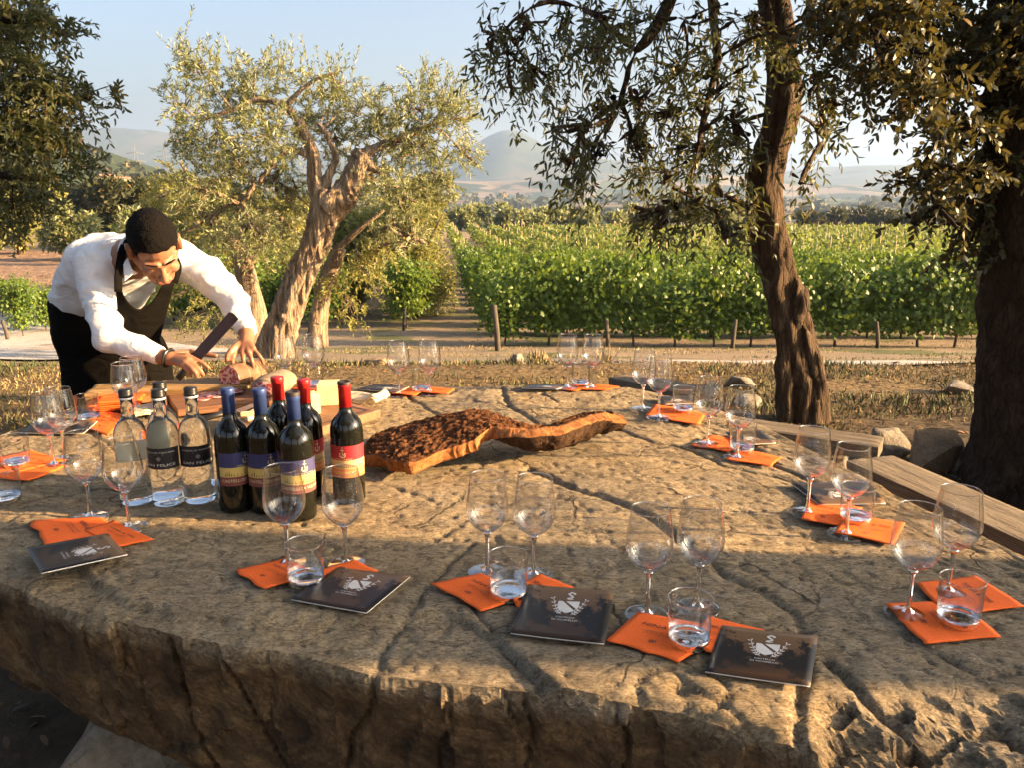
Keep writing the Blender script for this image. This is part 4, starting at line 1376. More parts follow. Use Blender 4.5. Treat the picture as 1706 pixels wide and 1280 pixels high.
# ================================================================== wood
def wood_mat(name, stops, scale=3.0, stretch=(1, 14, 14), rough=0.6, strength=0.4, kind='Object', dist=0.004):
    m, nt, b = newmat(name)
    v = coords(nt, kind, stretch)
    f = noise(nt, v, scale, 8, 0.65, 0.8)
    f2 = noise(nt, v, scale * 5, 4, 0.7)
    c = ramp(nt, f, [(0.28, stops[0]), (0.5, stops[1]), (0.72, stops[2])])
    c = mixc(nt, math_(nt, 'MULTIPLY', math_(nt, 'SUBTRACT', 0.55, f2, True), 2.2, True), c, tuple(x * 0.35 for x in stops[0]))
    nt.links.new(c, b.inputs['Base Color'])
    b.inputs['Roughness'].default_value = rough
    b.inputs['Specular IOR Level'].default_value = 0.35
    bump(nt, b, math_(nt, 'ADD', f, math_(nt, 'MULTIPLY', f2, 0.8)), strength, dist)
    return m
M_oldwood = wood_mat('weathered_grey_wood', [(0.11, 0.08, 0.052), (0.21, 0.165, 0.115), (0.31, 0.255, 0.185)], 2.4, (1, 16, 16), 0.9, 1.0, dist=0.012)
M_redwood = wood_mat('reddish_board_wood', [(0.13, 0.055, 0.026), (0.22, 0.10, 0.048), (0.30, 0.15, 0.075)], 4)
M_goldwood = wood_mat('golden_board_wood', [(0.22, 0.125, 0.045), (0.34, 0.21, 0.085), (0.44, 0.29, 0.13)], 5, (1, 9, 9))
M_walnut = wood_mat('walnut_board_wood', [(0.15, 0.070, 0.032), (0.25, 0.125, 0.058), (0.33, 0.175, 0.085)], 4)

def plank(name, a, b, width, thick, z, mat, label, cat, seed=0, parent=None, amp=0.006, nx=60, ny=14):
    """solid plank from a to b (xy), top at z, with a worn uneven surface"""
    a, b = Vector(a).to_2d(), Vector(b).to_2d()
    L = (b - a).length; ang_ = math.atan2(b.y - a.y, b.x - a.x)
    bm = bmesh.new()
    bmesh.ops.create_grid(bm, x_segments=nx, y_segments=ny, size=0.5)
    ret = bmesh.ops.extrude_face_region(bm, geom=bm.faces[:])
    vv_ = [g for g in ret['geom'] if isinstance(g, bmesh.types.BMVert)]
    for v_ in bm.verts: v_.co.z = 0
    for v_ in vv_: v_.co.z = -1
    for e in [e for e in bm.edges if abs(e.verts[0].co.z - e.verts[1].co.z) > .5]: pass
    vert_edges = [e for e in bm.edges if abs(e.verts[0].co.z - e.verts[1].co.z) > .5]
    bmesh.ops.subdivide_edges(bm, edges=vert_edges, cuts=4)
    P = np.array([v_.co[:] for v_ in bm.verts]) * np.array([L, width, thick])
    bv = 0.008
    ex = np.minimum(L / 2 - np.abs(P[:, 0]), width / 2 - np.abs(P[:, 1])); ez = np.minimum(-P[:, 2], thick + P[:, 2])
    sgn = np.where(P[:, 2] > -thick / 2, 1, -1)
    near = np.clip(1 - ex / bv, 0, 1); P[:, 2] -= sgn * near * bv * 0.5 * (ez < 0.002)
    g = fbm(np.stack([P[:, 0] * 1.5, P[:, 1] * 28, P[:, 2] * 28], -1), 4, 400 + seed)
    P[:, 2] += amp * g * (ez < 0.01) - amp * 0.6 * (ez < 0.01)
    P[:, 1] += amp * 1.6 * fbm(np.stack([P[:, 0] * 2, P[:, 2] * 20, P[:, 1]], -1), 3, 420 + seed) * (np.abs(P[:, 1]) > width * 0.45)
    P[:, 1] += 0.010 * fbm(np.stack([P[:, 0] * 1.2, P[:, 2] * 0, P[:, 1] * 0], -1), 2, 440 + seed)
    for v_, p_ in zip(bm.verts, P): v_.co = p_
    bmesh.ops.recalc_face_normals(bm, faces=bm.faces)
    me = bpy.data.meshes.new(name); bm.to_mesh(me); bm.free()
    o = finish(me, name, mat, parent=parent)
    md = o.modifiers.new('sharp', 'EDGE_SPLIT'); md.split_angle = R(48)
    c = (a + b) / 2
    if parent is None:
        o.location = (c.x, c.y, z); o.rotation_euler = (0, 0, ang_)
        tag(o, label, cat)
    else:
        o.location = Vector((c.x, c.y, z)) - parent.location; o.rotation_euler = (0, 0, ang_)
    return o
def bench(a, b, width, label, seed, cat='bench'):
    a, b = Vector(a), Vector(b)
    m = (a + b) / 2
    root = thing('plank_bench', label, cat, (m.x, m.y, gz(m.x, m.y)))
    plank('seat_plank', a, b, width, 0.065, 0.47, M_oldwood, None, None, seed, root)
    for t in (0.16, 0.84):
        p = a.lerp(b, t)
        rock('leg_stone', (p.x - m.x, p.y - m.y, gz(p.x, p.y) - root.location.z - 0.10), (0.24, 0.2, 0.66), 60 + seed * 3 + int(t * 9), M_rock_grey, npts=22, parent=root)
bench((0.55, 3.86), (1.53, 3.28), 0.165, 'weathered wooden bench plank at the foot of the right olive trunk', 1)
bench((1.40, 3.08), (1.98, 1.15), 0.215, 'long weathered bench plank running along the right side of the table', 2)
bench((0.62, 4.55), (0.98, 4.15), 0.22, 'short sunlit wooden bench plank beyond the far right corner of the table', 3)

# ================================================================== boards and food
plank('serving_board', (-1.50, 2.86), (-0.98, 2.985), 0.17, 0.045, TZ + 0.052, M_goldwood, 'thick golden wooden board with uneven edge behind the salami', 'board', 11, amp=0.010)
def quad_board(name, quad, zt, thick, mat, label, groove=None):
    P = [at(a, b, zt) for a, b in quad]
    c = sum(P, Vector()) / 4
    root = thing(name, label, 'board', (c.x, c.y, zt - thick))
    ux = (P[1] - P[0]); ang_ = math.atan2(ux.y, ux.x)
    rot = Matrix.Rotation(-ang_, 3, 'Z')
    loc = [rot @ (p - c) for p in P]
    b = MB()
    t = [(p.x, p.y, thick) for p in loc]; lo = [(p.x, p.y, 0.0) for p in loc]
    b.add(lo + t, [(3, 2, 1, 0), (4, 5, 6, 7), (0, 1, 5, 4), (1, 2, 6, 5), (2, 3, 7, 6), (3, 0, 4, 7)])
    o = b.build('wood', mat, root, smooth=False, bevel=0.003)
    root.rotation_euler = (0, 0, ang_)
    if groove:
        g = MB()
        L0 = [Vector((p.x, p.y)) for p in loc]; cc = sum(L0, Vector((0, 0))) / 4
        ins = [(p + (cc - p).normalized() * groove) for p in L0]; ins2 = [(p + (cc - p).normalized() * (groove + 0.016)) for p in L0]
        vs_ = [(p.x, p.y, thick + 0.0006) for p in ins] + [(p.x, p.y, thick + 0.0006) for p in ins2]
        g.add(vs_, [(i, (i + 1) % 4, 4 + (i + 1) % 4, 4 + i) for i in range(4)])
        g.build('juice_groove', M_groove, root, smooth=False)
    return root, c
M_groove = pmat('groove_shadowed_wood', [(0.055, 0.026, 0.013)], rough=0.6)  # for a flat dark ring: the groove's shade is put into its colour
quad_board('salami_board', [(295, 684), (470, 664), (455, 645), (277, 656)], TZ + 0.024, 0.024, M_redwood, 'reddish wooden board under the salami')
cb, cbc = quad_board('cheese_board', [(372, 704), (482, 728), (634, 683), (540, 662)], TZ + 0.030, 0.030, M_walnut, 'walnut board with juice groove carrying the cheese, behind the wine bottles', 0.035)

def cheese_mat():
    m, nt, b = newmat('pale_cheese')
    v = coords(nt); f = noise(nt, v, 30, 5, 0.6)
    nt.links.new(ramp(nt, f, [(0.3, (0.66, 0.50, 0.24)), (0.7, (0.78, 0.63, 0.36))]), b.inputs['Base Color'])
    b.inputs['Roughness'].default_value = 0.5
    b.inputs['Subsurface Weight'].default_value = 0.15; b.inputs['Subsurface Radius'].default_value = (0.01, 0.006, 0.003)
    bump(nt, b, f, 0.3, 0.003)
    return m
M_cheese = cheese_mat()
M_rind = pmat('cheese_rind', [(0.40, 0.27, 0.11), (0.5, 0.36, 0.17)], 20, rough=0.7)
def wedge(loc, size, rz, label, taper=0.8):
    root = thing('cheese', label, 'cheese', loc, rz)
    b = MB(); sx, sy_, sz = size
    b.add([(-sx / 2, -sy_ / 2, 0), (sx / 2, -sy_ / 2, 0), (sx / 2 * taper, sy_ / 2, 0), (-sx / 2 * taper, sy_ / 2, 0),
           (-sx / 2, -sy_ / 2, sz), (sx / 2, -sy_ / 2, sz * 0.97), (sx / 2 * taper, sy_ / 2, sz), (-sx / 2 * taper, sy_ / 2, sz)],
          [(3, 2, 1, 0), (4, 5, 6, 7), (0, 1, 5, 4), (1, 2, 6, 5), (3, 0, 4, 7)])
    b.add([(sx / 2 * taper, sy_ / 2, 0), (-sx / 2 * taper, sy_ / 2, 0), (-sx / 2 * taper, sy_ / 2, sz), (sx / 2 * taper, sy_ / 2, sz)], [(0, 1, 2, 3)], 1)
    b.build('piece', [M_cheese, M_rind], root, smooth=False, bevel=0.0025)
    return root
p = at(547, 676, TZ + 0.031); wedge((p.x, p.y + 0.03, TZ + 0.031), (0.085, 0.075, 0.075), R(12), 'big pale block of cheese glowing in the sun')
p = at(521, 690, TZ + 0.031); wedge((p.x, p.y + 0.012, TZ + 0.031), (0.035, 0.05, 0.068), R(30), 'narrow pale piece of cheese beside the big block')
for i, (px, py, rz) in enumerate([(412, 694, 0.2), (420, 700, 0.9), (428, 691, -0.3)]):
    p = at(px, py, TZ + 0.031); wedge((p.x, p.y, TZ + 0.031), (0.042, 0.018, 0.014), rz, ['small cheese stick nearest the knife', 'small cheese stick nearest the blue-capped bottles', 'small cheese stick lying crosswise behind two others'][i], 0.95)

def salami_mats():
    m, nt, b = newmat('salami_cut')
    v = coords(nt)
    f = noise(nt, v, 70, 4, 0.6, 0.5); vo = voro(nt, v, 85)
    fat = ramp(nt, math_(nt, 'ADD', math_(nt, 'MULTIPLY', vo.outputs['Distance'], 0.5), math_(nt, 'MULTIPLY', f, 0.6)), [(0.52, (0, 0, 0)), (0.60, (1, 1, 1))])
    c = mixc(nt, fat, ramp(nt, f, [(0.3, (0.20, 0.028, 0.030)), (0.7, (0.34, 0.06, 0.055))]), (0.62, 0.36, 0.33))
    nt.links.new(c, b.inputs['Base Color']); b.inputs['Roughness'].default_value = 0.4
    m2, nt, b = newmat('salami_skin')
    v = coords(nt); f = noise(nt, v, 26, 7, 0.7)
    nt.links.new(ramp(nt, f, [(0.3, (0.075, 0.036, 0.018)), (0.5, (0.165, 0.088, 0.045)), (0.7, (0.29, 0.19, 0.115))]), b.inputs['Base Color'])
    b.inputs['Roughness'].default_value = 0.7; bump(nt, b, f, 0.6, 0.006)
    return m, m2
M_cut, M_skin_s = salami_mats()
A = at(382, 630, TZ + 0.024 + 0.047); B = at(440, 613, TZ + 0.024 + 0.044)
sal = thing('salami', 'thick salami cut across, held down by the left hand', 'salami', (A.x, A.y, TZ + 0.025))
d = (B - A); L = d.length
pts = [A.lerp(B, t) - Vector(sal.location) for t in (0, 0.04, 0.3, 0.6, 0.85, 0.95, 1.0)]
b = MB(); b.tube(pts, [0.0455, 0.047, 0.048, 0.046, 0.040, 0.028, 0.01], 30, 0, False, rough=0.02); b.build('casing', M_skin_s, sal)
b = MB(); b.tube([pts[0] - d.normalized() * 0.002, pts[0] + d.normalized() * 0.003], [0.0452, 0.0455], 30, 0, True); b.build('cut_face', M_cut, sal, smooth=False)
b = MB()
for t in (0.3, 0.62): b.tube([A.lerp(B, t) - Vector(sal.location) + (Matrix.Rotation(a_, 3, d.normalized()) @ d.orthogonal().normalized()) * 0.0475 for a_ in np.linspace(0, 2 * math.pi, 25)], 0.0012, 5)
b.build('string', M_rind, sal)
A2 = at(440, 648, TZ + 0.024 + 0.036); B2 = at(478, 628, TZ + 0.024 + 0.040)
cm = thing('cured_ham', 'cured ham wrapped in pale cloth right of the salami', 'ham', (A2.x, A2.y, TZ + 0.025))
d2 = B2 - A2
pts = [A2.lerp(B2, t) - Vector(cm.location) for t in (0, 0.05, 0.3, 0.6, 0.9, 1.0)]
b = MB(); b.tube(pts, [(0.05, 0.033), (0.056, 0.036), (0.062, 0.040), (0.060, 0.040), (0.05, 0.034), (0.02, 0.016)], 26, 0, True, up=(0.8, 0.5, 0), rough=0.05); b.build('wrapped_ham', pmat('net_cloth', [(0.20, 0.14, 0.09), (0.36, 0.28, 0.19)], 40, rough=.9, bmp=(.8, 160, .004)), cm)
b = MB(); b.tube([pts[0] - d2.normalized() * 0.006, pts[0] + d2.normalized() * 0.004], [(0.040, 0.026), (0.044, 0.029)], 26, 0, True, up=(0.8, 0.5, 0)); b.build('cut_face', M_cut, cm)
for i in range(9):
    p = at(330 + i * 8.5 + random.uniform(-4, 4), 664 - i * 1.2 + random.uniform(-5, 4), TZ + 0.0255)
    sl = thing('salami_slice', f"thin red salami slice fanned out on the reddish board, number {['one', 'two', 'three', 'four', 'five', 'six', 'seven', 'eight', 'nine'][i]} counted from the left", 'salami slice', (p.x, p.y, TZ + 0.0252 + 0.0012 * i), 0, 'salami slices on the board')
    b = MB(); b.lathe([(0, 0), (0.032, 0.0), (0.034, 0.001), (0.032, 0.0022), (0, 0.0022)], 20); b.build('slice', M_cut, sl)
    sl.rotation_euler = (R(random.uniform(1, 4)), R(random.uniform(-3, 3)), random.uniform(0, 3))

M_steel = pmat('brushed_steel', [(0.45, 0.45, 0.46)], 90, rough=0.28, metallic=1.0)
M_handle = pmat('black_handle', [(0.02, 0.018, 0.016)], rough=0.45)
a = at(336, 700, TZ + 0.03); hb = at(392, 687, TZ + 0.034); tip = at(470, 657, TZ + 0.034)
kn = thing('carving_knife', 'long carving knife lying with black handle towards the water bottles', 'knife', (a.x, a.y, TZ))
o_ = Vector(kn.location)
b = MB(); b.tube([a - o_, a.lerp(hb, .5) - o_ + Vector((0, 0, .004)), hb - o_], [(0.011, 0.008), (0.013, 0.009), (0.012, 0.008)], 10, 0, True); b.build('handle', M_handle, kn)
dd = (tip - hb).normalized(); sd = Vector((0, 0, 1)).cross(dd).normalized()
b = MB()
pr = [hb - o_ + sd * 0.014, hb - o_ - sd * 0.022, hb.lerp(tip, 0.6) - o_ - sd * 0.020, tip - o_ - sd * 0.0, hb.lerp(tip, 0.6) - o_ + sd * 0.013]
b.add([tuple(q + Vector((0, 0, 0.001))) for q in pr] + [tuple(q - Vector((0, 0, 0.001))) for q in pr], [(4, 3, 2, 1, 0), (5, 6, 7, 8, 9)] + [(i, (i + 1) % 5, 5 + (i + 1) % 5, 5 + i) for i in range(5)])
b.build('blade', M_steel, kn, smooth=False)

M_linen = pmat('beige_linen', [(0.50, 0.40, 0.27), (0.62, 0.52, 0.37)], 12, rough=0.9, bmp=(0.4, 300, 0.001))
def cloth(loc, size, rz, label, seed, nroll=0.02):
    root = thing('linen_cloth', label, 'cloth', loc, rz)
    def fn(u, v, z0=0):
        x = (u - .5) * size[0]; y = (v - .5) * size[1]
        z = 0.010 + z0 + 0.012 * np.abs(fbm(np.stack([u * 2.5 + seed, v * 4, u * 0], -1), 3, seed)) + nroll * np.exp(-((u - 0.9) / 0.10) ** 2)
        return np.stack([x + 0.01 * fbm(np.stack([v * 3, u * 0 + seed, u * 0], -1), 2, seed + 1), y + 0.008 * fbm(np.stack([u * 3, u * 0 + seed, u * 0], -1), 2, seed + 2), z], -1)
    loft_sheet('lower_fold', lambda u, v: fn(u, v), 26, 20, 0.006, M_linen, root)
    loft_sheet('upper_fold', lambda u, v: fn(0.08 + u * 0.9, 0.06 + v * 0.88, 0.007), 26, 20, 0.005, M_linen, root)
    return root
p = at(603, 668, TZ); cloth((p.x, p.y, TZ - 0.002), (0.17, 0.11), R(-15), 'beige linen cloth folded behind the corner of the cheese board', 501)
p = at(243, 688, TZ); cloth((p.x, p.y, TZ - 0.002), (0.13, 0.12), R(30), 'beige linen cloth behind the clear water bottles', 507, 0.035)

# boulders and stones on the ground
for (px, py, Y, sz, seed, mat, lab, rz) in [
    (1540, 790, 4.3, (0.38, 0.30, 0.36), 171, M_rock_tan, 'tan angular boulder between the right olive and the dark trunk', 0.5),
    (1478, 770, 4.5, (0.26, 0.24, 0.26), 73, M_rock_grey, 'dark grey boulder left of the tan one', 0.2),
    (1235, 650, 6.2, (0.24, 0.20, 0.16), 75, M_rock_grey, 'dark rock in the weeds left of the right olive trunk', 0.2),
    (1590, 675, 6.0, (0.26, 0.2, 0.15), 77, M_rock_grey, 'small dark stone beside the thick trunk', 0.3),
    (895, 607, 7.4, (0.24, 0.18, 0.16), 79, M_rock_tan, 'pale stone with a grass tuft behind the far glasses', 0.3),
    (865, 610, 7.2, (0.18, 0.15, 0.16), 80, M_rock_grey, 'grey stone beside the pale stone with grass', 0.9),
    (632, 608, 7.2, (0.34, 0.16, 0.10), 83, M_rock_tan, 'flat pale stone in the grass behind the cheese', 0.1),
    (1250, 668, 5.6, (0.22, 0.18, 0.12), 85, M_rock_grey, 'grey stone against the foot of the right olive', 0.6)]:
    d_ = ray(px, py); t = Y / d_.y
    x = d_.x * t
    rock('boulder', (x, Y, gz(x, Y) - sz[2] * 0.12), sz, seed, mat, lab, 'rock', rz, npts=15)
for i in range(14):
    x, y = random.uniform(-4.5, 5), random.uniform(7.2, 13)
    s_ = random.uniform(0.05, 0.12)
    rock('pebble', (x, y, gz(x, y) + 0.0), (s_ * 1.3, s_, s_ * 0.6), 600 + i, M_rock_grey, 'small pale stone lying on the earth beyond the table', 'stone', random.uniform(0, 3), 'stones strewn on the earth', npts=10, cuts=1)
# ================================================================== person
def skin_mat():
    m, nt, b = newmat('skin')
    v = coords(nt); f = noise(nt, v, 25, 5, 0.6)
    nt.links.new(ramp(nt, f, [(0.3, (0.26, 0.118, 0.062)), (0.7, (0.33, 0.155, 0.085))]), b.inputs['Base Color'])
    b.inputs['Roughness'].default_value = 0.48
    b.inputs['Subsurface Weight'].default_value = 0.12; b.inputs['Subsurface Radius'].default_value = (0.012, 0.005, 0.003)
    return m
def cloth_mat(name, c, rough=0.85, weave=500):
    m, nt, b = newmat(name)
    v = coords(nt); f = noise(nt, v, 9, 5, 0.6); g = noise(nt, v, weave, 2, 0.5)
    nt.links.new(ramp(nt, f, [(0.3, tuple(x * .93 for x in c)), (0.7, tuple(min(1, x * 1.04) for x in c))]), b.inputs['Base Color'])
    b.inputs['Roughness'].default_value = rough
    b.inputs['Specular IOR Level'].default_value = 0.06 if c[0] < .1 else 0.25
    fold = noise(nt, coords(nt, 'Object', (1, 1, 1.8)), 10, 3, 0.45, 1.6)
    bump(nt, b, math_(nt, 'ADD', fold, math_(nt, 'MULTIPLY', g, 0.02)), 0.42, 0.02)
    return m
M_skin = skin_mat()
M_shirt = cloth_mat('white_shirt', (0.80, 0.80, 0.80))
M_apron = cloth_mat('black_apron', (0.0055, 0.0046, 0.0038), 0.85)
M_trouser = cloth_mat('black_trousers', (0.014, 0.013, 0.013), 0.9)
M_hair = pmat('black_hair', [(0.0028, 0.0022, 0.002), (0.007, 0.005, 0.004)], 160, 4, 0.75, (1.0, 240, 0.006), spec=0.12)

person = thing('person', 'man in white shirt and black apron leaning over the table slicing salami', 'person', (-1.62, 3.45, 0))
PO = Vector(person.location)
def pp(px, py, Y): return atY(px, py, Y) - PO

w_ax = Vector((0.88, 0.47, 0)).normalized()            # towards his left shoulder
pel, wai, che, nec = pp(178, 566, 3.44), pp(160, 497, 3.40), pp(192, 440, 3.25), pp(226, 428, 3.13)
SR, SL = pp(158, 440, 3.12), pp(292, 428, 3.32)
ER, WR = pp(184, 562, 2.99), pp(274, 595, 2.94)
EL, WL = pp(390, 503, 3.21), pp(412, 558, 3.08)
ML = pp(350, 458, 3.27)
HC = pp(257, 409, 3.02)
f_ = Vector((0.43, -0.52, -0.74)).normalized()
u_ = Vector((0.10, -0.50, 0.86)); u_ = (u_ - f_ * f_.dot(u_)).normalized()
r_ = f_.cross(u_).normalized()
HS = 1.06
def hl(x, y, z): return HC + (r_ * x + f_ * y + u_ * z) * HS
def hax(a, b, c): return (r_ * a * HS, f_ * b * HS, u_ * c * HS)

bd = MB()
bd.ellipsoid(hl(0, -.012, .03), hax(.074, .094, .088))
bd.ellipsoid(hl(0, .028, -.045), hax(.061, .064, .082))
bd.ellipsoid(hl(0, .060, -.108), hax(.030, .026, .022))
for sg in (-1, 1):
    bd.capsule(hl(sg * .055, -.005, -.055), hl(sg * .022, .058, -.108), .022 * HS, .018 * HS)
    bd.capsule(hl(sg * .012, .082, .004), hl(sg * .046, .070, .002), .011 * HS, .010 * HS)
    bd.ellipsoid(hl(sg * .038, .062, -.045), hax(.024, .024, .022))
    bd.ellipsoid(hl(sg * .030, .074, -.022), hax(.014, .013, .010))
    bd.ellipsoid(hl(sg * .011, .099, -.057), hax(.010, .011, .008))
    bd.ellipsoid(hl(sg * .080, -.010, -.016), (r_ * .010 + f_ * -.008 * sg, f_ * .023, u_ * .036))
    bd.tube([hl(sg * .086, -.012 + .021 * math.cos(t), -.018 + .032 * math.sin(t)) for t in np.linspace(-1.2, 3.6, 12)], .0055, 6)
bd.capsule(hl(0, .084, -.004), hl(0, .112, -.050), .0085, .0135)
bd.capsule(hl(-.021, .088, -.082), hl(.021, .088, -.082), .0075, .0075)
bd.capsule(hl(-.016, .086, -.094), hl(.016, .086, -.094), .0075, .0075)
bd.capsule(hl(0, -.035, -.06), nec, .058, .066, 16)
bd.capsule(nec, che, .075, .11, 16)
bd.tube([che, wai, pel], [(.15, .10), (.14, .09), (.15, .10)], 20, up=w_ax)
bd.capsule(SR, ER, .048, .042); bd.capsule(ER, WR, .042, .028)
bd.capsule(SL, ML, .05, .046); bd.capsule(ML, EL, .046, .042); bd.capsule(EL, WL, .042, .028)
# legs
footR, footL = Vector((-0.05, -0.02, 0.0)), Vector((0.10, 0.10, 0.0))
hipR, hipL = pel - w_ax * 0.09, pel + w_ax * 0.09
kneeR, kneeL = hipR.lerp(footR, .52) + Vector((.03, -.03, 0)), hipL.lerp(footL, .52) + Vector((.03, -.03, 0))
for h_, k_, ft in ((hipR, kneeR, footR), (hipL, kneeL, footL)):
    bd.capsule(h_, k_, .085, .058, 14); bd.capsule(k_, ft + Vector((0, 0, .09)), .056, .038, 14)
# hands
def finger(pts, r0=.0095, r1=.0075):
    for i in range(len(pts) - 1):
        a = r0 + (r1 - r0) * i / (len(pts) - 1); b_ = r0 + (r1 - r0) * (i + 1) / (len(pts) - 1)
        bd.capsule(pts[i], pts[i + 1], a, b_, 10)
KR = pp(306, 598, 2.925)
bd.capsule(WR, pp(286, 597, 2.935), .027, .026, 12)
for px, py, Y in ((312, 592, 2.93), (313, 599, 2.905), (309, 604, 2.895), (303, 607, 2.895)):
    bd.capsule(pp(284, 597, 2.935), pp(px, py, Y), .019, .0125, 10)
finger([pp(312, 592, 2.93), pp(331, 601, 2.915), pp(341, 607, 2.91), pp(347, 612, 2.91)])
finger([pp(313, 599, 2.905), pp(328, 611, 2.89), pp(335, 618, 2.89), pp(338, 624, 2.895)])
finger([pp(309, 604, 2.895), pp(320, 614, 2.88), pp(326, 621, 2.88), pp(328, 627, 2.885)])
finger([pp(303, 607, 2.895), pp(311, 615, 2.885), pp(316, 621, 2.885), pp(318, 626, 2.89)], .0085, .007)
finger([pp(294, 589, 2.95), pp(318, 586, 2.98), pp(342, 590, 2.98), pp(360, 592, 2.975)], .0125, .009)
bd.capsule(WL, pp(410, 570, 3.05), .027, .028, 12)
for px, py, Y in ((394, 584, 3.01), (404, 587, 3.0), (414, 586, 3.0), (422, 581, 3.01)):
    bd.capsule(pp(411, 568, 3.05), pp(px, py, Y), .020, .0125, 10)
finger([pp(397, 572, 3.03), pp(385, 583, 2.99), pp(379, 592, 2.975), pp(378, 599, 2.97)], .0125, .009)
finger([pp(394, 584, 3.01), pp(389, 593, 2.98), pp(387, 600, 2.975), pp(388, 606, 2.975)])
finger([pp(404, 587, 3.0), pp(405, 597, 2.98), pp(406, 603, 2.98), pp(408, 609, 2.985)])
finger([pp(414, 586, 3.0), pp(419, 598, 2.985), pp(421, 605, 2.985), pp(422, 612, 2.99)])
finger([pp(422, 581, 3.01), pp(431, 591, 2.995), pp(436, 598, 2.995), pp(439, 606, 3.0)], .0085, .007)
body = bd.build('body', M_skin, person)
remesh(body, 0.0045, 3, 0.4)

# hair: a shell following the cranium, tucked under the skin past the hairline
hm = MB()
seg, rings = 110, 70
hm.ellipsoid(hl(0, -.014, .034), hax(.0788, .0978, .0918), seg, rings)
HV = np.array(hm.v)
rel = HV - np.array(HC)
lx, ly, lz = rel @ np.array(r_) / HS, rel @ np.array(f_) / HS, rel @ np.array(u_) / HS
line = np.interp(ly, [-.12, -.06, -.040, -.032, .012, .018, .028, .036, .055, .070, .09], [-.075, -.075, -.060, .016, .016, -.015, -.012, .012, .046, .054, .058]) + 0.006 * fbm(HV * 60, 2, 611)
keep = sstep(-0.006, 0.008, lz - line)
cen_ = np.array(hl(0, -.012, .02))
nz = 0.0030 * fbm(HV * 260, 2, 613) + 0.003 * fbm(HV * 45, 2, 617)
dirv = HV - cen_; ln = np.linalg.norm(dirv, axis=1, keepdims=True)
HV = cen_ + dirv * (0.80 + 0.20 * keep)[:, None] + dirv / ln * (nz * keep)[:, None]
hm.v = [tuple(p) for p in HV]
hm.build('hair', M_hair, person)
for sg in (-1, 1):
    eb = MB()
    eb.tube([hl(sg * .013, .0915, .009), hl(sg * .030, .0885, .013), hl(sg * .048, .077, .009)], [.0028, .0036, .002], 6)
    eb.build('eyebrow', M_hair, person)
lp = MB(); lp.capsule(hl(-.018, .0945, -.085), hl(.018, .0945, -.085), .0035, .0035, 8); lp.capsule(hl(-.014, .092, -.0945), hl(.014, .092, -.0945), .004, .004, 8)
lp.build('lips', pmat('lip_skin', [(0.27, 0.085, 0.060)], rough=0.4), person)

# shirt
sh = MB()
sh.tube([nec.lerp(che, .25), che, che.lerp(wai, .5), wai, wai.lerp(pel, .35)], [(.125, .085), (.185, .125), (.182, .128), (.172, .125), (.165, .12)], 28, up=w_ax)
sh.ellipsoid(che.lerp(nec, .35), (w_ax * .19, Vector((0.3, -0.55, -0.74)) * .10, Vector((0.56, -.54, .62)) * .11))
sh.capsule(SR, che, .075, .10, 14); sh.capsule(SL, nec.lerp(che, .5), .078, .10, 14)
sh.tube([SR + Vector((0, 0, .02)), SR.lerp(ER, .3) + Vector((-.008, 0, 0)), SR.lerp(ER, .7) + Vector((-.006, 0, 0)), ER, ER.lerp(WR, .3), ER.lerp(WR, .65), ER.lerp(WR, .93)],
        [.072, .066, .059, .055, .048, .041, .037], 20)
sh.capsule(ER, ER.lerp(WR, .1), .060, .056, 16)
sh.tube([SL + Vector((-.02, 0, .01)), SL.lerp(ML, .5), ML, ML.lerp(EL, .55), EL, EL.lerp(WL, .45), EL.lerp(WL, .9)], [.080, .075, .068, .061, .055, .047, .040], 20)
sh.capsule(EL, EL.lerp(WL, .1), .060, .056, 16)
shirt = sh.build('shirt', M_shirt, person)
remesh(shirt, 0.008, 4, 0.5)
me = shirt.data
n = len(me.vertices)
co = np.zeros(n * 3, dtype=np.float32); me.vertices.foreach_get('co', co); co = co.reshape(-1, 3)
no = np.zeros(n * 3, dtype=np.float32); me.vertices.foreach_get('normal', no); no = no.reshape(-1, 3)
q = co.astype(np.float64)
wr = 1 - np.abs(vnoise(np.stack([q[:, 0] * 9 + q[:, 2] * 7, q[:, 1] * 6, q[:, 2] * 15 - q[:, 0] * 6], -1) + 0.6 * vnoise(q * 7, 639)[:, None], 631)) * 2.2
amt = 0.0075 * np.clip(wr, -.6, 1) + 0.003 * fbm(q * 7, 2, 637)
co = co + no * amt[:, None].astype(np.float32)
me.vertices.foreach_set('co', co.ravel()); me.update()
# collar: two flaps and a band round the neck
cb_ = MB()
na_ = (nec - HC).normalized()
ncen = HC.lerp(nec, 0.72)
e1 = (w_ax - na_ * w_ax.dot(na_)).normalized(); e2 = na_.cross(e1).normalized()
if e2.dot(f_) < 0: e2 = -e2
ring = [(ncen + (e1 * math.cos(t) * .075 + e2 * math.sin(t) * .080)) for t in np.linspace(R(110), R(430), 30)]
cb_.tube(ring, [(.018, .004)] * 30, 8, up=tuple(na_))
collar = cb_.build('collar', M_shirt, person)
fl_ = MB()
def flap(P, thick=.004):
    P = [Vector(p) for p in P]; nrm = (P[1] - P[0]).cross(P[2] - P[0]).normalized() * thick
    n_ = len(P)
    fl_.add([tuple(p) for p in P] + [tuple(p + nrm) for p in P], [tuple(range(n_))[::-1], tuple(range(n_, 2 * n_))] + [(i, (i + 1) % n_, n_ + (i + 1) % n_, n_ + i) for i in range(n_)])
flap([pp(212, 428, 3.00), pp(222, 455, 2.965), pp(207, 467, 2.955), pp(205, 440, 2.99)])

fl_.build('collar_flap', M_shirt, collar, smooth=False, bevel=.0015)

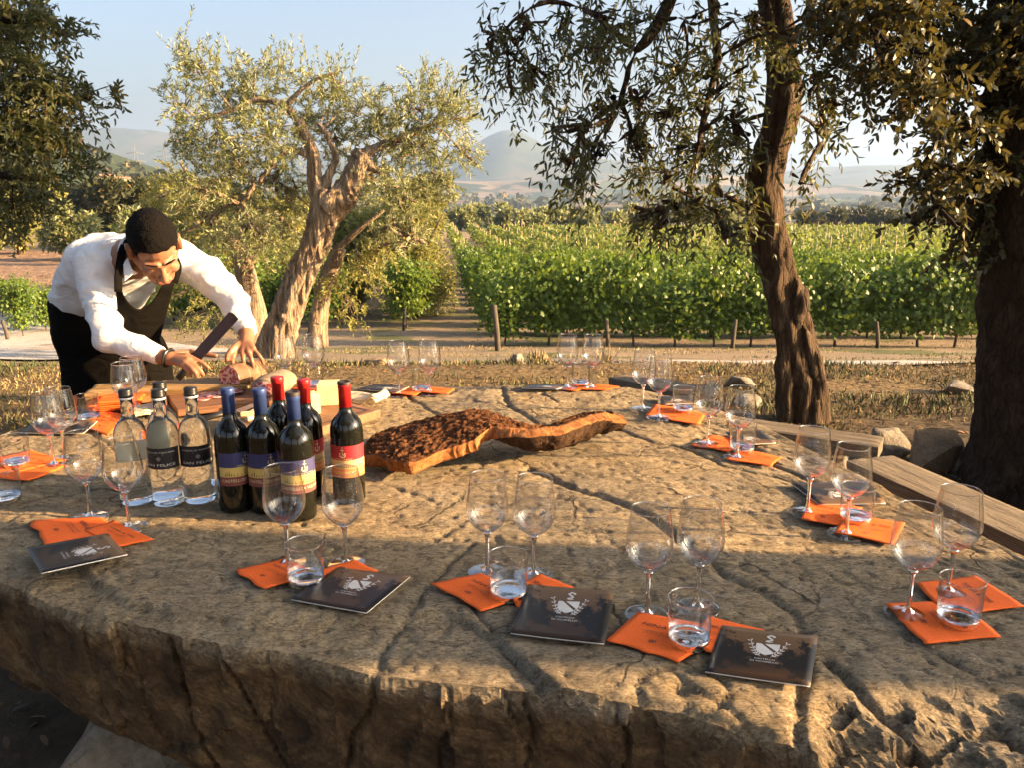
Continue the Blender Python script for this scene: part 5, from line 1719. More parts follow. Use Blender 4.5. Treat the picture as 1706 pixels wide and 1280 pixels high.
# apron: skirt, bib, strap
def ring_loft(name, rings, nseg, mat, parent, fold, seed):
    V = []
    for i, (c, ra, rb, rot) in enumerate(rings):
        for k in range(nseg):
            a = 2 * math.pi * k / nseg
            q_ = 1 + fold * (i / len(rings)) * (math.sin(a * 5 + seed + i * .25) * .6 + math.sin(a * 9 + i * .3) * .4)
            p_ = c + w_ax * (ra * q_ * math.cos(a)) + Vector((-w_ax.y, w_ax.x, 0)) * (rb * q_ * math.sin(a))
            V.append(tuple(p_))
    V = np.array(V)
    n_ = len(rings); ii = np.arange(n_ * nseg).reshape(n_, nseg); jj = np.roll(ii, -1, 1)
    F = np.stack([ii[:-1], jj[:-1], jj[1:], ii[1:]], -1).reshape(-1, 4)
    o = mesh_np(name, V, F, mat, parent)
    sd_ = o.modifiers.new('thick', 'SOLIDIFY'); sd_.thickness = 0.005
    sb = o.modifiers.new('sub', 'SUBSURF'); sb.levels = 1; sb.render_levels = 1
    return o
rg = []
for t in np.linspace(0, 1, 14):
    c = wai.lerp(pel, min(1, t * 2.0)) if t < .5 else pel + Vector((.02, .02, -(t - .5) * 2 * .62))
    rg.append((c, .175 + .055 * t, .135 + .05 * t, 0))
apron = ring_loft('apron', rg, 48, M_apron, person, 0.07, 1.0)
def sheet3(name, TL, TR, BL, BR, sagv, mat, parent, udip=0.0, n=18):
    uu, vv = np.meshgrid(np.linspace(0, 1, n), np.linspace(0, 1, n), indexing='ij')
    u, v = uu.ravel()[:, None], vv.ravel()[:, None]
    P = np.array(TL) * (1 - u) * (1 - v) + np.array(TR) * u * (1 - v) + np.array(BL) * (1 - u) * v + np.array(BR) * u * v
    dip = udip * np.clip(1 - ((u - .45) / .38) ** 2, 0, 1) * (1 - v)
    P = P + (np.array(BL) - np.array(TL)) * dip
    P = P + np.array(sagv) * (4 * u * (1 - u)) + 0.006 * fbm(np.concatenate([u * 4, v * 3, u * 0], 1), 3, 651)[:, None] * np.array(Vector(sagv).normalized())
    ii = np.arange(n * n).reshape(n, n)
    F = np.stack([ii[:-1, :-1], ii[1:, :-1], ii[1:, 1:], ii[:-1, 1:]], -1).reshape(-1, 4)
    o = mesh_np(name, P, F, mat, parent)
    sd_ = o.modifiers.new('thick', 'SOLIDIFY'); sd_.thickness = 0.004
    return o
sheet3('bib', pp(193, 468, 2.945), pp(290, 468, 3.09), pp(200, 565, 3.09), pp(266, 560, 3.19), (-.005, -.03, -.02), M_apron, apron, 0.36)
sheet3('apron_flap', pp(196, 535, 3.10), pp(256, 520, 3.22), pp(200, 655, 3.16), pp(280, 640, 3.26), (0, -.045, -.01), M_apron, apron)
st_ = MB()
sp = spline([pp(197, 486, 2.94), pp(197, 462, 2.95), pp(200, 436, 2.99), pp(206, 412, 3.04), pp(222, 398, 3.12), pp(262, 400, 3.16), pp(296, 436, 3.14), pp(290, 470, 3.09)], 26)
st_.tube([Vector(p) for p in sp], [(.014, .003)] * 26, 8, up=(0.5, 0.5, -0.2)); st_.build('neck_strap', M_apron, apron)
tr_ = MB()
for h_, k_, ft in ((hipR, kneeR, footR), (hipL, kneeL, footL)):
    tr_.capsule(h_ + Vector((0, 0, .06)), k_, .105, .078, 16); tr_.capsule(k_, ft + Vector((0, 0, .10)), .076, .060, 16)
tr_.capsule(hipR + Vector((0, 0, .05)), hipL + Vector((0, 0, .05)), .12, .12, 16)
trou = tr_.build('trousers', M_trouser, person); remesh(trou, 0.012, 3)
for ft in (footR, footL):
    s_ = MB(); dv = Vector((0.7, -0.7, 0))
    s_.tube([ft + Vector((0, 0, .05)) - dv * .09, ft + Vector((0, 0, .055)) - dv * .03, ft + Vector((0, 0, .045)) + dv * .08, ft + Vector((0, 0, .03)) + dv * .17], [(.036, .045), (.042, .05), (.044, .04), (.03, .025)], 12, up=(0.7, 0.7, 0))
    s_.build('shoe', M_black, person)
wb = MB(); dW = (WR - ER).normalized(); cW = pp(281, 596, 2.938); oa = dW.orthogonal().normalized(); ob = dW.cross(oa)
wb.tube([cW + (oa * math.cos(t) + ob * math.sin(t)) * .031 for t in np.linspace(0, 2 * math.pi, 25)], [(.003, .008)] * 25, 8, up=None); wb.build('wristband', M_black, person)

# knife in his right hand
ka, kb_ = pp(327, 596, 2.955) + PO, pp(391, 524, 2.99) + PO
kn = thing('cleaver', 'broad knife with a painted dark reflection on its blade, held upright over the salami', 'knife', tuple(ka))
d_ = kb_ - ka; dn = d_.normalized()
wd = Vector((0.75, 0.1, 0.66)); wd = (wd - dn * wd.dot(dn)).normalized(); nm = dn.cross(wd).normalized()
M_blade = pmat('reflection_painted_steel', [(0.060, 0.030, 0.022), (0.095, 0.050, 0.036)], 30, rough=0.42, metallic=0.4)  # red-brown reflection of the table put into the blade colour
b = MB()
pr = [Vector((0, 0, 0)) - wd * .026, d_ * .96 - wd * .026, d_ * 1.0 - wd * .010, d_ * 1.0 + wd * .026, Vector((0, 0, 0)) + wd * .022]
tk = [nm * .0015, nm * .0015, nm * .0012, nm * .0006, nm * .0006]
b.add([tuple(p + t) for p, t in zip(pr, tk)] + [tuple(p - t) for p, t in zip(pr, tk)], [(4, 3, 2, 1, 0), (5, 6, 7, 8, 9)] + [(i, (i + 1) % 5, 5 + (i + 1) % 5, 5 + i) for i in range(5)])
b.build('blade', M_blade, kn, smooth=False)
b = MB(); b.tube([-dn * .10, -dn * .05, Vector((0, 0, 0)), dn * .004], [(.010, .013), (.011, .014), (.011, .015), (.009, .014)], 10, up=tuple(nm)); b.build('handle', M_handle, kn)
# ================================================================== foliage tools
def leaf_mat(name, top0, top1, und0, und1, trans, tw=0.35, rough=0.5):
    m, nt, b = newmat(name)
    at_ = N(nt, 'ShaderNodeAttribute'); at_.attribute_name = 'tone'
    g = N(nt, 'ShaderNodeNewGeometry')
    ct = ramp(nt, at_.outputs['Fac'], [(0.0, top0), (0.92, top1), (0.97, tuple(min(1, x * 1.3 + y) for x, y in zip(top1, (.10, .03, 0))))])
    cu = ramp(nt, at_.outputs['Fac'], [(0.0, und0), (1.0, und1)])
    c = mixc(nt, g.outputs['Backfacing'], ct, cu)
    nt.links.new(c, b.inputs['Base Color'])
    b.inputs['Roughness'].default_value = rough
    b.inputs['Specular IOR Level'].default_value = 0.35
    tr = N(nt, 'ShaderNodeBsdfTranslucent')
    nt.links.new(mixc(nt, 0.5, c, trans), tr.inputs['Color'])
    mx = N(nt, 'ShaderNodeMixShader'); mx.inputs[0].default_value = tw
    nt.links.new(b.outputs[0], mx.inputs[1]); nt.links.new(tr.outputs[0], mx.inputs[2])
    nt.links.new(mx.outputs[0], nt.nodes['Material Output'].inputs['Surface'])
    return m
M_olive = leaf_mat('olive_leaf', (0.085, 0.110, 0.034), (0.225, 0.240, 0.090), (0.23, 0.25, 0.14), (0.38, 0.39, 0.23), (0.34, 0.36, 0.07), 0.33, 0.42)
M_olive_dk = leaf_mat('shaded_olive_leaf', (0.028, 0.040, 0.013), (0.080, 0.090, 0.028), (0.08, 0.09, 0.045), (0.14, 0.15, 0.075), (0.20, 0.20, 0.03), 0.32, 0.45)  # darker copy of the olive leaf, crown shade put into its colour
M_oak = leaf_mat('holm_oak_leaf', (0.020, 0.028, 0.009), (0.062, 0.060, 0.019), (0.05, 0.052, 0.024), (0.10, 0.09, 0.038), (0.18, 0.14, 0.02), 0.26, 0.42)
M_vine = leaf_mat('vine_leaf', (0.036, 0.088, 0.011), (0.145, 0.210, 0.026), (0.07, 0.12, 0.025), (0.17, 0.22, 0.05), (0.29, 0.39, 0.03), 0.36, 0.45)
M_vine_y = leaf_mat('far_vine_leaf', (0.072, 0.115, 0.018), (0.180, 0.215, 0.042), (0.10, 0.14, 0.03), (0.20, 0.22, 0.07), (0.36, 0.40, 0.05), 0.38, 0.6)
M_green = leaf_mat('light_green_leaf', (0.115, 0.140, 0.028), (0.260, 0.250, 0.065), (0.17, 0.18, 0.06), (0.30, 0.28, 0.11), (0.44, 0.40, 0.06), 0.38, 0.55)
M_darkgreen = leaf_mat('dark_green_leaf', (0.025, 0.036, 0.012), (0.080, 0.078, 0.028), (0.04, 0.05, 0.02), (0.09, 0.09, 0.04), (0.12, 0.11, 0.02), 0.25, 0.6)

def trunk_mat(name, stops, scale=7, st=(1, 1, 0.22), strength=1.0, dist=0.045):
    m, nt, b = newmat(name)
    v = coords(nt, 'World', st)
    f = noise(nt, v, scale, 8, 0.68, 0.9)
    f2 = noise(nt, v, scale * 6, 5, 0.7, 0.3)
    c = ramp(nt, f, [(0.30, stops[0]), (0.5, stops[1]), (0.70, stops[2])])
    vw = N(nt, 'ShaderNodeMix', data_type='VECTOR'); vw.inputs[0].default_value = 0.12
    nz_ = N(nt, 'ShaderNodeTexNoise'); nz_.inputs['Scale'].default_value = 5; nz_.inputs['Detail'].default_value = 5; nt.links.new(v, nz_.inputs['Vector'])
    nt.links.new(v, vw.inputs[4]); nt.links.new(nz_.outputs['Color'], vw.inputs[5])
    ve = N(nt, 'ShaderNodeTexVoronoi', feature='DISTANCE_TO_EDGE'); ve.inputs['Scale'].default_value = scale * 1.7; nt.links.new(vw.outputs[1], ve.inputs['Vector'])
    ck = ramp(nt, ve.outputs['Distance'], [(0.0, (1, 1, 1)), (0.10, (0, 0, 0))])
    c = mixc(nt, math_(nt, 'MULTIPLY', ck, 0.38), c, tuple(x * 0.4 for x in stops[0]))
    c = mixc(nt, math_(nt, 'MULTIPLY', math_(nt, 'SUBTRACT', 0.55, f2, True), 2.0, True), c, tuple(x * 0.4 for x in stops[0]))
    nt.links.new(c, b.inputs['Base Color'])
    b.inputs['Roughness'].default_value = 0.92; b.inputs['Specular IOR Level'].default_value = 0.2
    bump(nt, b, math_(nt, 'SUBTRACT', math_(nt, 'ADD', math_(nt, 'MULTIPLY', f, 0.7), math_(nt, 'MULTIPLY', f2, 0.6)), math_(nt, 'MULTIPLY', ck, 0.25)), strength, dist)
    return m
M_bark_ol = trunk_mat('pale_olive_bark', [(0.14, 0.088, 0.052), (0.36, 0.27, 0.18), (0.52, 0.43, 0.32)], 13, (1, 1, 0.12))
M_bark_br = trunk_mat('brown_olive_bark', [(0.042, 0.026, 0.015), (0.105, 0.068, 0.040), (0.19, 0.13, 0.085)], 14)
M_bark_oak = trunk_mat('dark_oak_bark', [(0.022, 0.014, 0.009), (0.050, 0.033, 0.020), (0.095, 0.062, 0.038)], 16, (1, 1, 0.35), 1.0, 0.035)
M_twig = pmat('twig_bark', [(0.07, 0.048, 0.03), (0.13, 0.095, 0.06)], 30, rough=0.9)

def norm(a):
    return a / (np.linalg.norm(a, axis=-1, keepdims=True) + 1e-12)

LEAF6 = (np.array([[0, 0, 0], [-.42, .28, .06], [.42, .28, .06], [-.40, .68, .05], [.40, .68, .05], [0, 1, -.04]]), np.array([[0, 2, 1], [1, 2, 4], [1, 4, 3], [3, 4, 5]]))
LEAF4 = (np.array([[0, 0, 0], [.5, .45, .06], [0, 1, -.03], [-.5, .45, .06]]), np.array([[0, 1, 2], [0, 2, 3]]))
LEAFV = (np.array([[0, 0.05, 0], [.42, -.08, -.06], [.55, .38, -.08], [.30, .60, -.02], [0, 1.0, -.12], [-.30, .60, -.02], [-.55, .38, -.08], [-.42, -.08, -.06]]),
         np.array([[0, 1, 2], [0, 2, 3], [0, 3, 4], [0, 4, 5], [0, 5, 6], [0, 6, 7]]))
LEAFB = (np.array([[-.5, 0, 0], [.5, .1, .05], [.45, .95, 0], [-.4, 1.05, .05]]), np.array([[0, 1, 2], [0, 2, 3]]))

def leaf_arrays(base, d, nrm, L, W, shape, rg, tone=None):
    """base, d, nrm (n,3); returns V, F, tone"""
    d = norm(d); s = norm(np.cross(d, nrm)); n2 = np.cross(s, d)
    T, Fc = shape
    L = np.broadcast_to(np.asarray(L, float), (len(base),)); W = np.broadcast_to(np.asarray(W, float), (len(base),))
    V = base[:, None, :] + s[:, None, :] * (T[None, :, 0] * W[:, None])[..., None] + d[:, None, :] * (T[None, :, 1] * L[:, None])[..., None] + n2[:, None, :] * (T[None, :, 2] * L[:, None])[..., None]
    k = len(T)
    F = (np.arange(len(base))[:, None, None] * k + Fc[None]).reshape(-1, 3)
    if tone is None:
        tone = rg.random(len(base))
    return V.reshape(-1, 3), F, np.repeat(tone, k)

class Crown:
    def __init__(s, seed):
        s.V, s.F, s.T, s.n = [], [], [], 0
        s.tV, s.tF, s.tn = [], [], 0
        s.rg = np.random.default_rng(seed)
    def leaves(s, base, d, nrm, L, W, shape, tone=None):
        V, F, T = leaf_arrays(base, d, nrm, L, W, shape, s.rg, tone)
        s.V.append(V); s.F.append(F + s.n); s.T.append(T); s.n += len(V)
    def twigs(s, start, d, length, K, L, W, shape=LEAF6, droop=0.35, splay=0.75, rad=0.0016, tonebias=0.0, keep=1.0):
        """start,d (t,3), length (t,): curved twigs with pairs of leaves"""
        rg = s.rg; t = len(start)
        d = norm(d)
        M = 6
        ss = np.linspace(0, 1, M)[None, :, None]
        curve = lambda q: start[:, None, :] + d[:, None, :] * (length[:, None, None] * q) + np.array([0, 0, -1.0]) * (droop * length[:, None, None] * q ** 2)
        P = curve(ss)
        a = norm(np.cross(d, rg.normal(size=(t, 3)))); bq = np.cross(d, a)
        rr = rad * (1.1 - ss)
        ringp = np.stack([P + rr * (a[:, None, :] * math.cos(x) + bq[:, None, :] * math.sin(x)) for x in (0, 2.09, 4.19)], 2)   # t,M,3,3
        idx = np.arange(t * M * 3).reshape(t, M, 3)
        jx = np.roll(idx, -1, 2)
        F = np.stack([idx[:, :-1], jx[:, :-1], jx[:, 1:], idx[:, 1:]], -1).reshape(-1, 4)
        s.tV.append(ringp.reshape(-1, 3)); s.tF.append(F + s.tn); s.tn += t * M * 3
        q = (np.arange(1, K + 1) / K)[None, :, None] * np.ones((t, 1, 1)) + rg.uniform(-.3, .3, (t, K, 1)) / K
        q = np.clip(q, 0.02, 1.0)
        B = curve(q)
        tang = norm(d[:, None, :] + np.array([0, 0, -1.0]) * (2 * droop * q))
        phi = rg.uniform(0, 6.28, (t, 1)) + np.arange(K)[None, :] * 1.57
        rad_ = a[:, None, :] * np.cos(phi)[..., None] + bq[:, None, :] * np.sin(phi)[..., None]
        for sg in (-1, 1):
            dd = norm(tang + rad_ * (sg * splay) + rg.normal(size=B.shape) * 0.22)
            nn = norm(np.cross(dd, np.cross(tang, dd)) * 0.6 + rg.normal(size=B.shape) * 0.45 + np.array([0, 0, 0.35]))
            sel = rg.random((t, K)) < keep
            n_ = int(sel.sum())
            tone = np.clip(rg.random(n_) + tonebias, 0, 1)
            s.leaves(B[sel], dd[sel], nn[sel], L * rg.uniform(.65, 1.15, n_), W * rg.uniform(.75, 1.2, n_), shape, tone)
    def build(s, mat, parent, name='crown'):
        o = mesh_np(name, np.vstack(s.V), np.vstack(s.F), mat, parent, True, None, {'tone': np.concatenate(s.T)})
        if s.tV:
            tag(mesh_np('twigs', np.vstack(s.tV), np.vstack(s.tF), M_twig, parent), kind='stuff')
        return o

def rnd_ball(rg, n, c, ax):
    v = norm(rg.normal(size=(n, 3))) * (rg.random((n, 1)) ** 0.4)
    return np.asarray(c) + v * np.asarray(ax)

def limb(mb, pts, r0, r1, seg=10, n=14, flute=None, rough=0.05):
    P = spline(pts, n)
    rad = [r0 + (r1 - r0) * (i / (n - 1)) ** 0.85 for i in range(n)]
    P = P + np.random.default_rng(int(abs(P[0, 0] * 1000) + n)).normal(size=P.shape) * (np.array(rad)[:, None] * 0.10)
    mb.tube([Vector(p) for p in P], rad, seg, 0, True, rough=rough, flute=flute)
    return P

def gnarl(o, amp, seed, fr, sub_=1, rmin=0.04):
    """subdivide the thick limbs of a trunk mesh and carve ridged grain along them"""
    md = o.modifiers.new('sub', 'SUBSURF'); md.levels = sub_; md.render_levels = sub_; md.subdivision_type = 'SIMPLE'
    bake(o)
    me = o.data; n = len(me.vertices)
    co = np.zeros(n * 3, np.float32); me.vertices.foreach_get('co', co); co = co.reshape(-1, 3).astype(np.float64)
    no = np.zeros(n * 3, np.float32); me.vertices.foreach_get('normal', no); no = no.reshape(-1, 3)
    tw_ = co[:, 2] * 0.0
    cq = np.stack([co[:, 0] * np.cos(tw_) - co[:, 1] * np.sin(tw_), co[:, 0] * np.sin(tw_) + co[:, 1] * np.cos(tw_), co[:, 2]], -1)
    q = cq * np.array(fr) + 0.5 * fbm(co * 2.5, 2, seed + 3)[:, None]
    rid = 1 - 2.2 * np.abs(fbm(q, 3, seed))
    low = sstep(3.6, 1.4, co[:, 2] * 1.0)
    a = amp * (np.clip(rid, -1, 1) - 0.4) * (0.12 + 0.88 * low) + amp * 0.22 * fbm(cq * np.array([fr[0] * 4, fr[1] * 4, fr[2] * 7]), 3, seed + 9) * (0.15 + 0.85 * low)
    # thin limbs barely carved: use distance to the mesh axis via local edge length
    co = co + no * a[:, None]
    me.vertices.foreach_set('co', co.astype(np.float32).ravel()); me.update()
    return o

def cluster_tree(cr, clusters, Y, yspread, dens, tl, K, L, W, limbs, mb, droop, upb, shape=LEAF6, keep=1.0, relto=None, dirmode='out', br=0.006, tonebias=0.0):
    """clusters: (px, py, rx, ry[, Y]) in photo pixels at depth Y; limbs: list of point arrays to hang them on"""
    LP = np.vstack(limbs)
    for c in clusters:
        px, py, rx, ry = c[:4]
        yy = c[4] if len(c) > 4 else Y + cr.rg.uniform(-.5, .5) * yspread
        ctr = np.array(atY(px, py, yy)); s_ = yy / FPX
        ax = np.array([rx * s_, yspread * 0.35, ry * s_])
        n_ = max(3, int(dens * rx * ry / 1000.0))
        st = rnd_ball(cr.rg, n_, ctr, ax)
        j = np.argmin(np.linalg.norm(LP - ctr, axis=1))
        root_ = LP[j]
        out = norm(st - root_) if dirmode == 'out' else norm(cr.rg.normal(size=st.shape))
        d = norm(out * 0.7 + cr.rg.normal(size=st.shape) * 0.6 + np.array([0, 0, upb]))
        off = np.asarray(relto) if relto is not None else 0
        cr.twigs(st - d * tl * 0.5 - off, d, tl * cr.rg.uniform(.6, 1.25, n_), K, L, W, shape, droop, keep=keep, tonebias=tonebias)
        # branch reaching the cluster, and side sprays inside it
        mid = (root_ + ctr) / 2 + cr.rg.normal(size=3) * 0.06 * np.linalg.norm(ctr - root_) + np.array([0, 0, 0.08 * np.linalg.norm(ctr - root_)])
        bp = spline([root_, mid, ctr], 8)
        mb.tube([Vector(p) - Vector(off if relto is not None else (0, 0, 0)) for p in bp], [br * (1 - .75 * i / 7) for i in range(8)], 5)
        for q in st[::max(1, n_ // 7)]:
            m2 = (ctr + q) / 2 + cr.rg.normal(size=3) * 0.02
            mb.tube([Vector(p) - Vector(off if relto is not None else (0, 0, 0)) for p in (bp[5], m2, q)], [br * .35, br * .25, br * .12], 4, cap=False)

# ================================================================== sunlit olive behind the table
OY = 11.0
bx0 = atY(462, 592, OY)
olive = thing('olive_tree', 'gnarled sunlit olive tree with leaning split trunk behind the man', 'tree', (bx0.x, OY, gz(bx0.x, OY)))
OO = Vector(olive.location)
mb = MB()
def PX(lst, Y): return [tuple(atY(a, b, Y + (c[0] if c else 0)) ) for a, b, *c in lst]
def rel(pts, o): return [tuple(Vector(p) - o) for p in pts]
def mtube(pts, radii, seg=20, flute=(0.10, 4, 0.35), rough=0.05, n=None):
    n = n or (len(pts) * 4)
    P = spline(pts, n); r = spline([(x, 0, 0) for x in radii], n)[:, 0]
    mb.tube([Vector(p) for p in P], list(np.maximum(r, .004)), seg, 0, True, rough=rough, flute=flute)
    return P
sc = OY / FPX
T1 = mtube(rel(PX([(452, 615), (458, 575), (478, 520), (505, 450), (530, 395), (545, 345), (552, 318)], OY), OO), [0.29, .215, .18, .165, .165, .175, .14], 40, (0.09, 5, .20), .04, 34)
T2 = mtube(rel(PX([(545, 345), (572, 325), (592, 290), (602, 258)], OY), OO), [.20, .17, .13, .115], 18, (0.1, 3, .4), .07, 16)
knob = mtube(rel(PX([(600, 262), (604, 250)], OY), OO), [.13, .10], 14, None, .15, 6)
T3 = mtube(rel(PX([(540, 340), (525, 300), (522, 260), (505, 215), (478, 175)], OY), OO), [.15, .09, .075, .06, .045], 12, None, .08, 18)
T4 = mtube(rel(PX([(535, 325), (548, 290), (560, 262), (545, 225), (530, 205)], OY), OO), [.08, .05, .042, .035, .025], 10, None, .08, 16)
T5 = mtube(rel(PX([(602, 258), (640, 240), (680, 225), (720, 205)], OY), OO), [.07, .05, .04, .025], 10, None, .08, 14)
T6 = mtube(rel(PX([(478, 175), (430, 165), (380, 185), (330, 200)], OY), OO), [.04, .032, .026, .015], 8, None, .08, 14)
T7 = mtube(rel(PX([(478, 175), (500, 150), (530, 130), (560, 120)], OY), OO), [.04, .028, .02, .012], 8, None, .08, 12)
T8 = mtube(rel(PX([(522, 260), (480, 250), (440, 290), (400, 340)], OY), OO), [.05, .035, .03, .015], 8, None, .08, 14)
T9 = mtube(rel(PX([(600, 265), (650, 300), (680, 350), (690, 400)], OY), OO), [.06, .04, .03, .012], 8, None, .08, 14)
limbs_o = [np.array(t) + np.array(OO) for t in (T2, T3, T4, T5, T6, T7, T8, T9)]
cr = Crown(11)
CL1 = [(330, 110, 35, 40), (300, 175, 30, 40), (310, 230, 35, 35), (380, 160, 55, 50), (430, 120, 45, 40), (360, 235, 65, 50), (440, 215, 65, 55), (330, 310, 45, 40), (395, 320, 65, 55), (465, 300, 55, 60, 11.9),
       (515, 150, 45, 45, 11.7), (560, 140, 32, 35), (600, 190, 55, 55, 11.9), (560, 240, 50, 45, 12.0), (640, 240, 60, 55), (695, 175, 45, 55), (740, 165, 38, 45), (715, 250, 60, 55), (770, 195, 35, 50), (660, 320, 60, 45),
       (715, 325, 45, 40), (420, 385, 65, 45), (350, 370, 55, 40), (480, 375, 45, 40, 12.0), (640, 385, 50, 35, 12.0), (690, 390, 40, 35), (590, 310, 35, 40, 12.2), (780, 260, 22, 30), (620, 430, 40, 25, 12.2), (735, 300, 30, 30), (430, 170, 50, 40, 11.5), (500, 215, 40, 45, 11.7), (545, 185, 45, 40, 11.6), (640, 185, 45, 40, 11.5), (675, 225, 45, 40, 11.3), (500, 330, 35, 40, 12.1), (385, 270, 50, 40), (620, 290, 40, 35, 11.9)]
cluster_tree(cr, CL1, OY, 1.6, 24, 0.34, 11, 0.076, 0.018, limbs_o, mb, 0.30, 0.35, LEAF4, relto=OO, br=0.012)
# upright shoots on the outline
for (px, py) in [(312, 95), (335, 80), (345, 105), (300, 140), (410, 95), (425, 105), (460, 100), (490, 105), (520, 115), (560, 110), (575, 125), (690, 130), (700, 118), (730, 120), (745, 125), (770, 130), (640, 170), (300, 60)]:
    p0 = np.array(atY(px, py + 45, OY + random.uniform(-.5, .5))) - np.array(OO)
    st = p0[None, :] + cr.rg.normal(size=(4, 3)) * .08
    cr.twigs(st, norm(np.array([[random.uniform(-.35, .35), random.uniform(-.3, .3), 1.0]]) + cr.rg.normal(size=(4, 3)) * .15), cr.rg.uniform(.35, .6, 4), 15, .07, .017, LEAF4, .05)
gnarl(mb.build('trunk', M_bark_ol, olive), 0.050, 5, (11.0, 11.0, 0.8), 2)
cr.build(M_olive, olive)

# ================================================================== right olive trunk and hanging crown
RY = 5.2
b0 = atY(1338, 705, RY)
ol2 = thing('olive_tree', 'tall twisted olive with dark trunk standing right of centre', 'tree', (b0.x, RY, gz(b0.x, RY)))
O2 = Vector(ol2.location)
mb = MB()
A1 = mtube(rel(PX([(1345, 730), (1342, 690), (1335, 620), (1325, 560), (1305, 495), (1290, 430), (1278, 370), (1275, 310), (1285, 255), (1300, 200), (1305, 140), (1298, 70), (1288, 0), (1280, -120), (1265, -260)], RY), O2),
           [.150, .120, .110, .108, .106, .102, .098, .096, .094, .091, .088, .086, .085, .08, .07], 36, (0.10, 3, .16), .04, 70)
mtube(rel(PX([(1316, 580, -.03), (1324, 530, -.04), (1330, 500, -.05), (1326, 478, -.03)], RY), O2), [.05, .064, .062, .04], 16, None, .1, 12)      # old cut knob
mtube(rel(PX([(1366, 715, -.02), (1364, 660, -.05), (1352, 590, -.08), (1336, 540, -.08)], RY), O2), [.06, .05, .04, .02], 14, (0.12, 3, .4), .12, 16)  # fluted root buttress
mtube(rel(PX([(1310, 720, -.05), (1308, 650, -.06), (1300, 560, -.06), (1285, 470, -.05)], RY), O2), [.055, .05, .04, .02], 14, (0.1, 3, .4), .08, 16)
B1 = mtube(rel(PX([(1280, -110, 0), (1200, -140, -.2), (1150, -70, -.35), (1115, 5, -.4), (1085, 55, -.42), (1060, 85, -.42)], RY), O2), [.075, .055, .04, .03, .024, .02], 10, None, .06, 22)
B2 = mtube(rel(PX([(1060, 85, -.42), (1045, 125, -.42), (1033, 170, -.42)], RY), O2), [.014, .010, .005], 7, None, .06, 10)
B3 = mtube(rel(PX([(1060, 85, -.42), (1020, 50, -.45), (985, 20, -.5), (940, 5, -.5), (900, 5, -.5), (860, 30, -.5), (845, 45, -.5)], RY), O2), [.014, .012, .010, .008, .007, .005, .003], 7, None, .06, 16)
B4 = mtube(rel(PX([(1240, -130, 0), (1190, -60, -.2), (1188, 20, -.25), (1195, 100, -.25), (1175, 130, -.25)], RY), O2), [.05, .03, .022, .016, .008], 8, None, .06, 16)
B5 = mtube(rel(PX([(1300, 140, -.05), (1345, 120, -.2), (1365, 170, -.25), (1375, 230, -.25)], RY), O2), [.03, .015, .01, .005], 7, None, .06, 10)
B6 = mtube(rel(PX([(1195, 100, -.25), (1170, 210, -.3), (1150, 300, -.3), (1140, 360, -.3)], RY), O2), [.012, .008, .006, .003], 6, None, .06, 12)
limbs_2 = [np.array(t) + np.array(O2) for t in (B1, B2, B3, B4, B5, B6, A1[46:])]
cr = Crown(23)
CL2 = [(815, 60, 30, 50), (850, 110, 55, 45), (900, 130, 45, 35), (940, 55, 60, 45), (875, 50, 35, 40), (990, 95, 45, 45), (1010, 30, 60, 35), (1080, 30, 60, 35), (1120, 110, 55, 45), (1150, 40, 55, 40), (1215, 60, 50, 45), (1200, 150, 55, 45),
       (1120, 200, 60, 40), (1235, 215, 45, 45), (955, 215, 38, 35), (945, 280, 32, 35), (990, 260, 40, 30), (1050, 240, 45, 35), (1095, 290, 55, 35), (1180, 260, 60, 45), (1160, 340, 60, 40), (1100, 355, 50, 30), (1225, 330, 42, 45),
       (1210, 385, 35, 25), (1375, 225, 28, 40), (1355, 130, 30, 50), (1330, 60, 35, 45), (1270, 30, 45, 35), (1390, 170, 25, 30), (1335, 300, 16, 32), (1060, 170, 40, 35), (960, 310, 20, 25), (1160, 250, 40, 40), (1010, 180, 30, 30)]
cluster_tree(cr, CL2, RY - .4, 1.2, 8.5, 0.25, 9, 0.062, 0.015, limbs_2, mb, 0.75, -0.25, LEAF6, relto=O2, br=0.005, keep=.95)
# crown above the frame
top_cl = [(x, y, 130, 90) for x, y in ((1000, -120), (1150, -160), (1300, -150), (1420, -120), (1200, -280), (1350, -260))]
cluster_tree(cr, top_cl, RY, 2.2, 5, 0.30, 9, 0.062, 0.015, limbs_2, mb, 0.4, 0.1, LEAF4, relto=O2, br=0.012)
gnarl(mb.build('trunk', M_bark_br, ol2), 0.022, 6, (9.0, 9.0, 1.4), 1)
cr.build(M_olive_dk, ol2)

# ================================================================== thick dark oak at the right border
KY = 3.95
k0 = atY(1742, 820, KY)
oak = thing('oak_tree', 'thick dark-barked oak trunk cut by the right border', 'tree', (k0.x, KY, gz(k0.x, KY)))
OK_ = Vector(oak.location)
mb = MB()
C1 = mtube(rel(PX([(1742, 880), (1742, 820), (1740, 740), (1742, 640), (1748, 500), (1752, 350), (1757, 180), (1762, 0), (1768, -220), (1775, -460)], KY), OK_),
           [.50, .42, .335, .305, .290, .283, .28, .27, .25, .20], 34, (0.03, 5, .25), .04, 60)
for (dx, dy) in ((-.46, -.16), (-.28, -.42), (.3, -.5), (.55, .2), (-.1, .55)):
    mtube([(dx * 1.15, dy * 1.15, -.06), (dx * .75, dy * .75, .03), (dx * .45, dy * .45, .18), (dx * .2, dy * .2, .5)], [.05, .10, .15, .14], 12, None, .1, 12)
D1 = mtube(rel(PX([(1740, 120), (1660, 130), (1570, 110), (1480, 60), (1400, 30)], KY), OK_), [.06, .04, .028, .016, .008], 9, None, .06, 18)
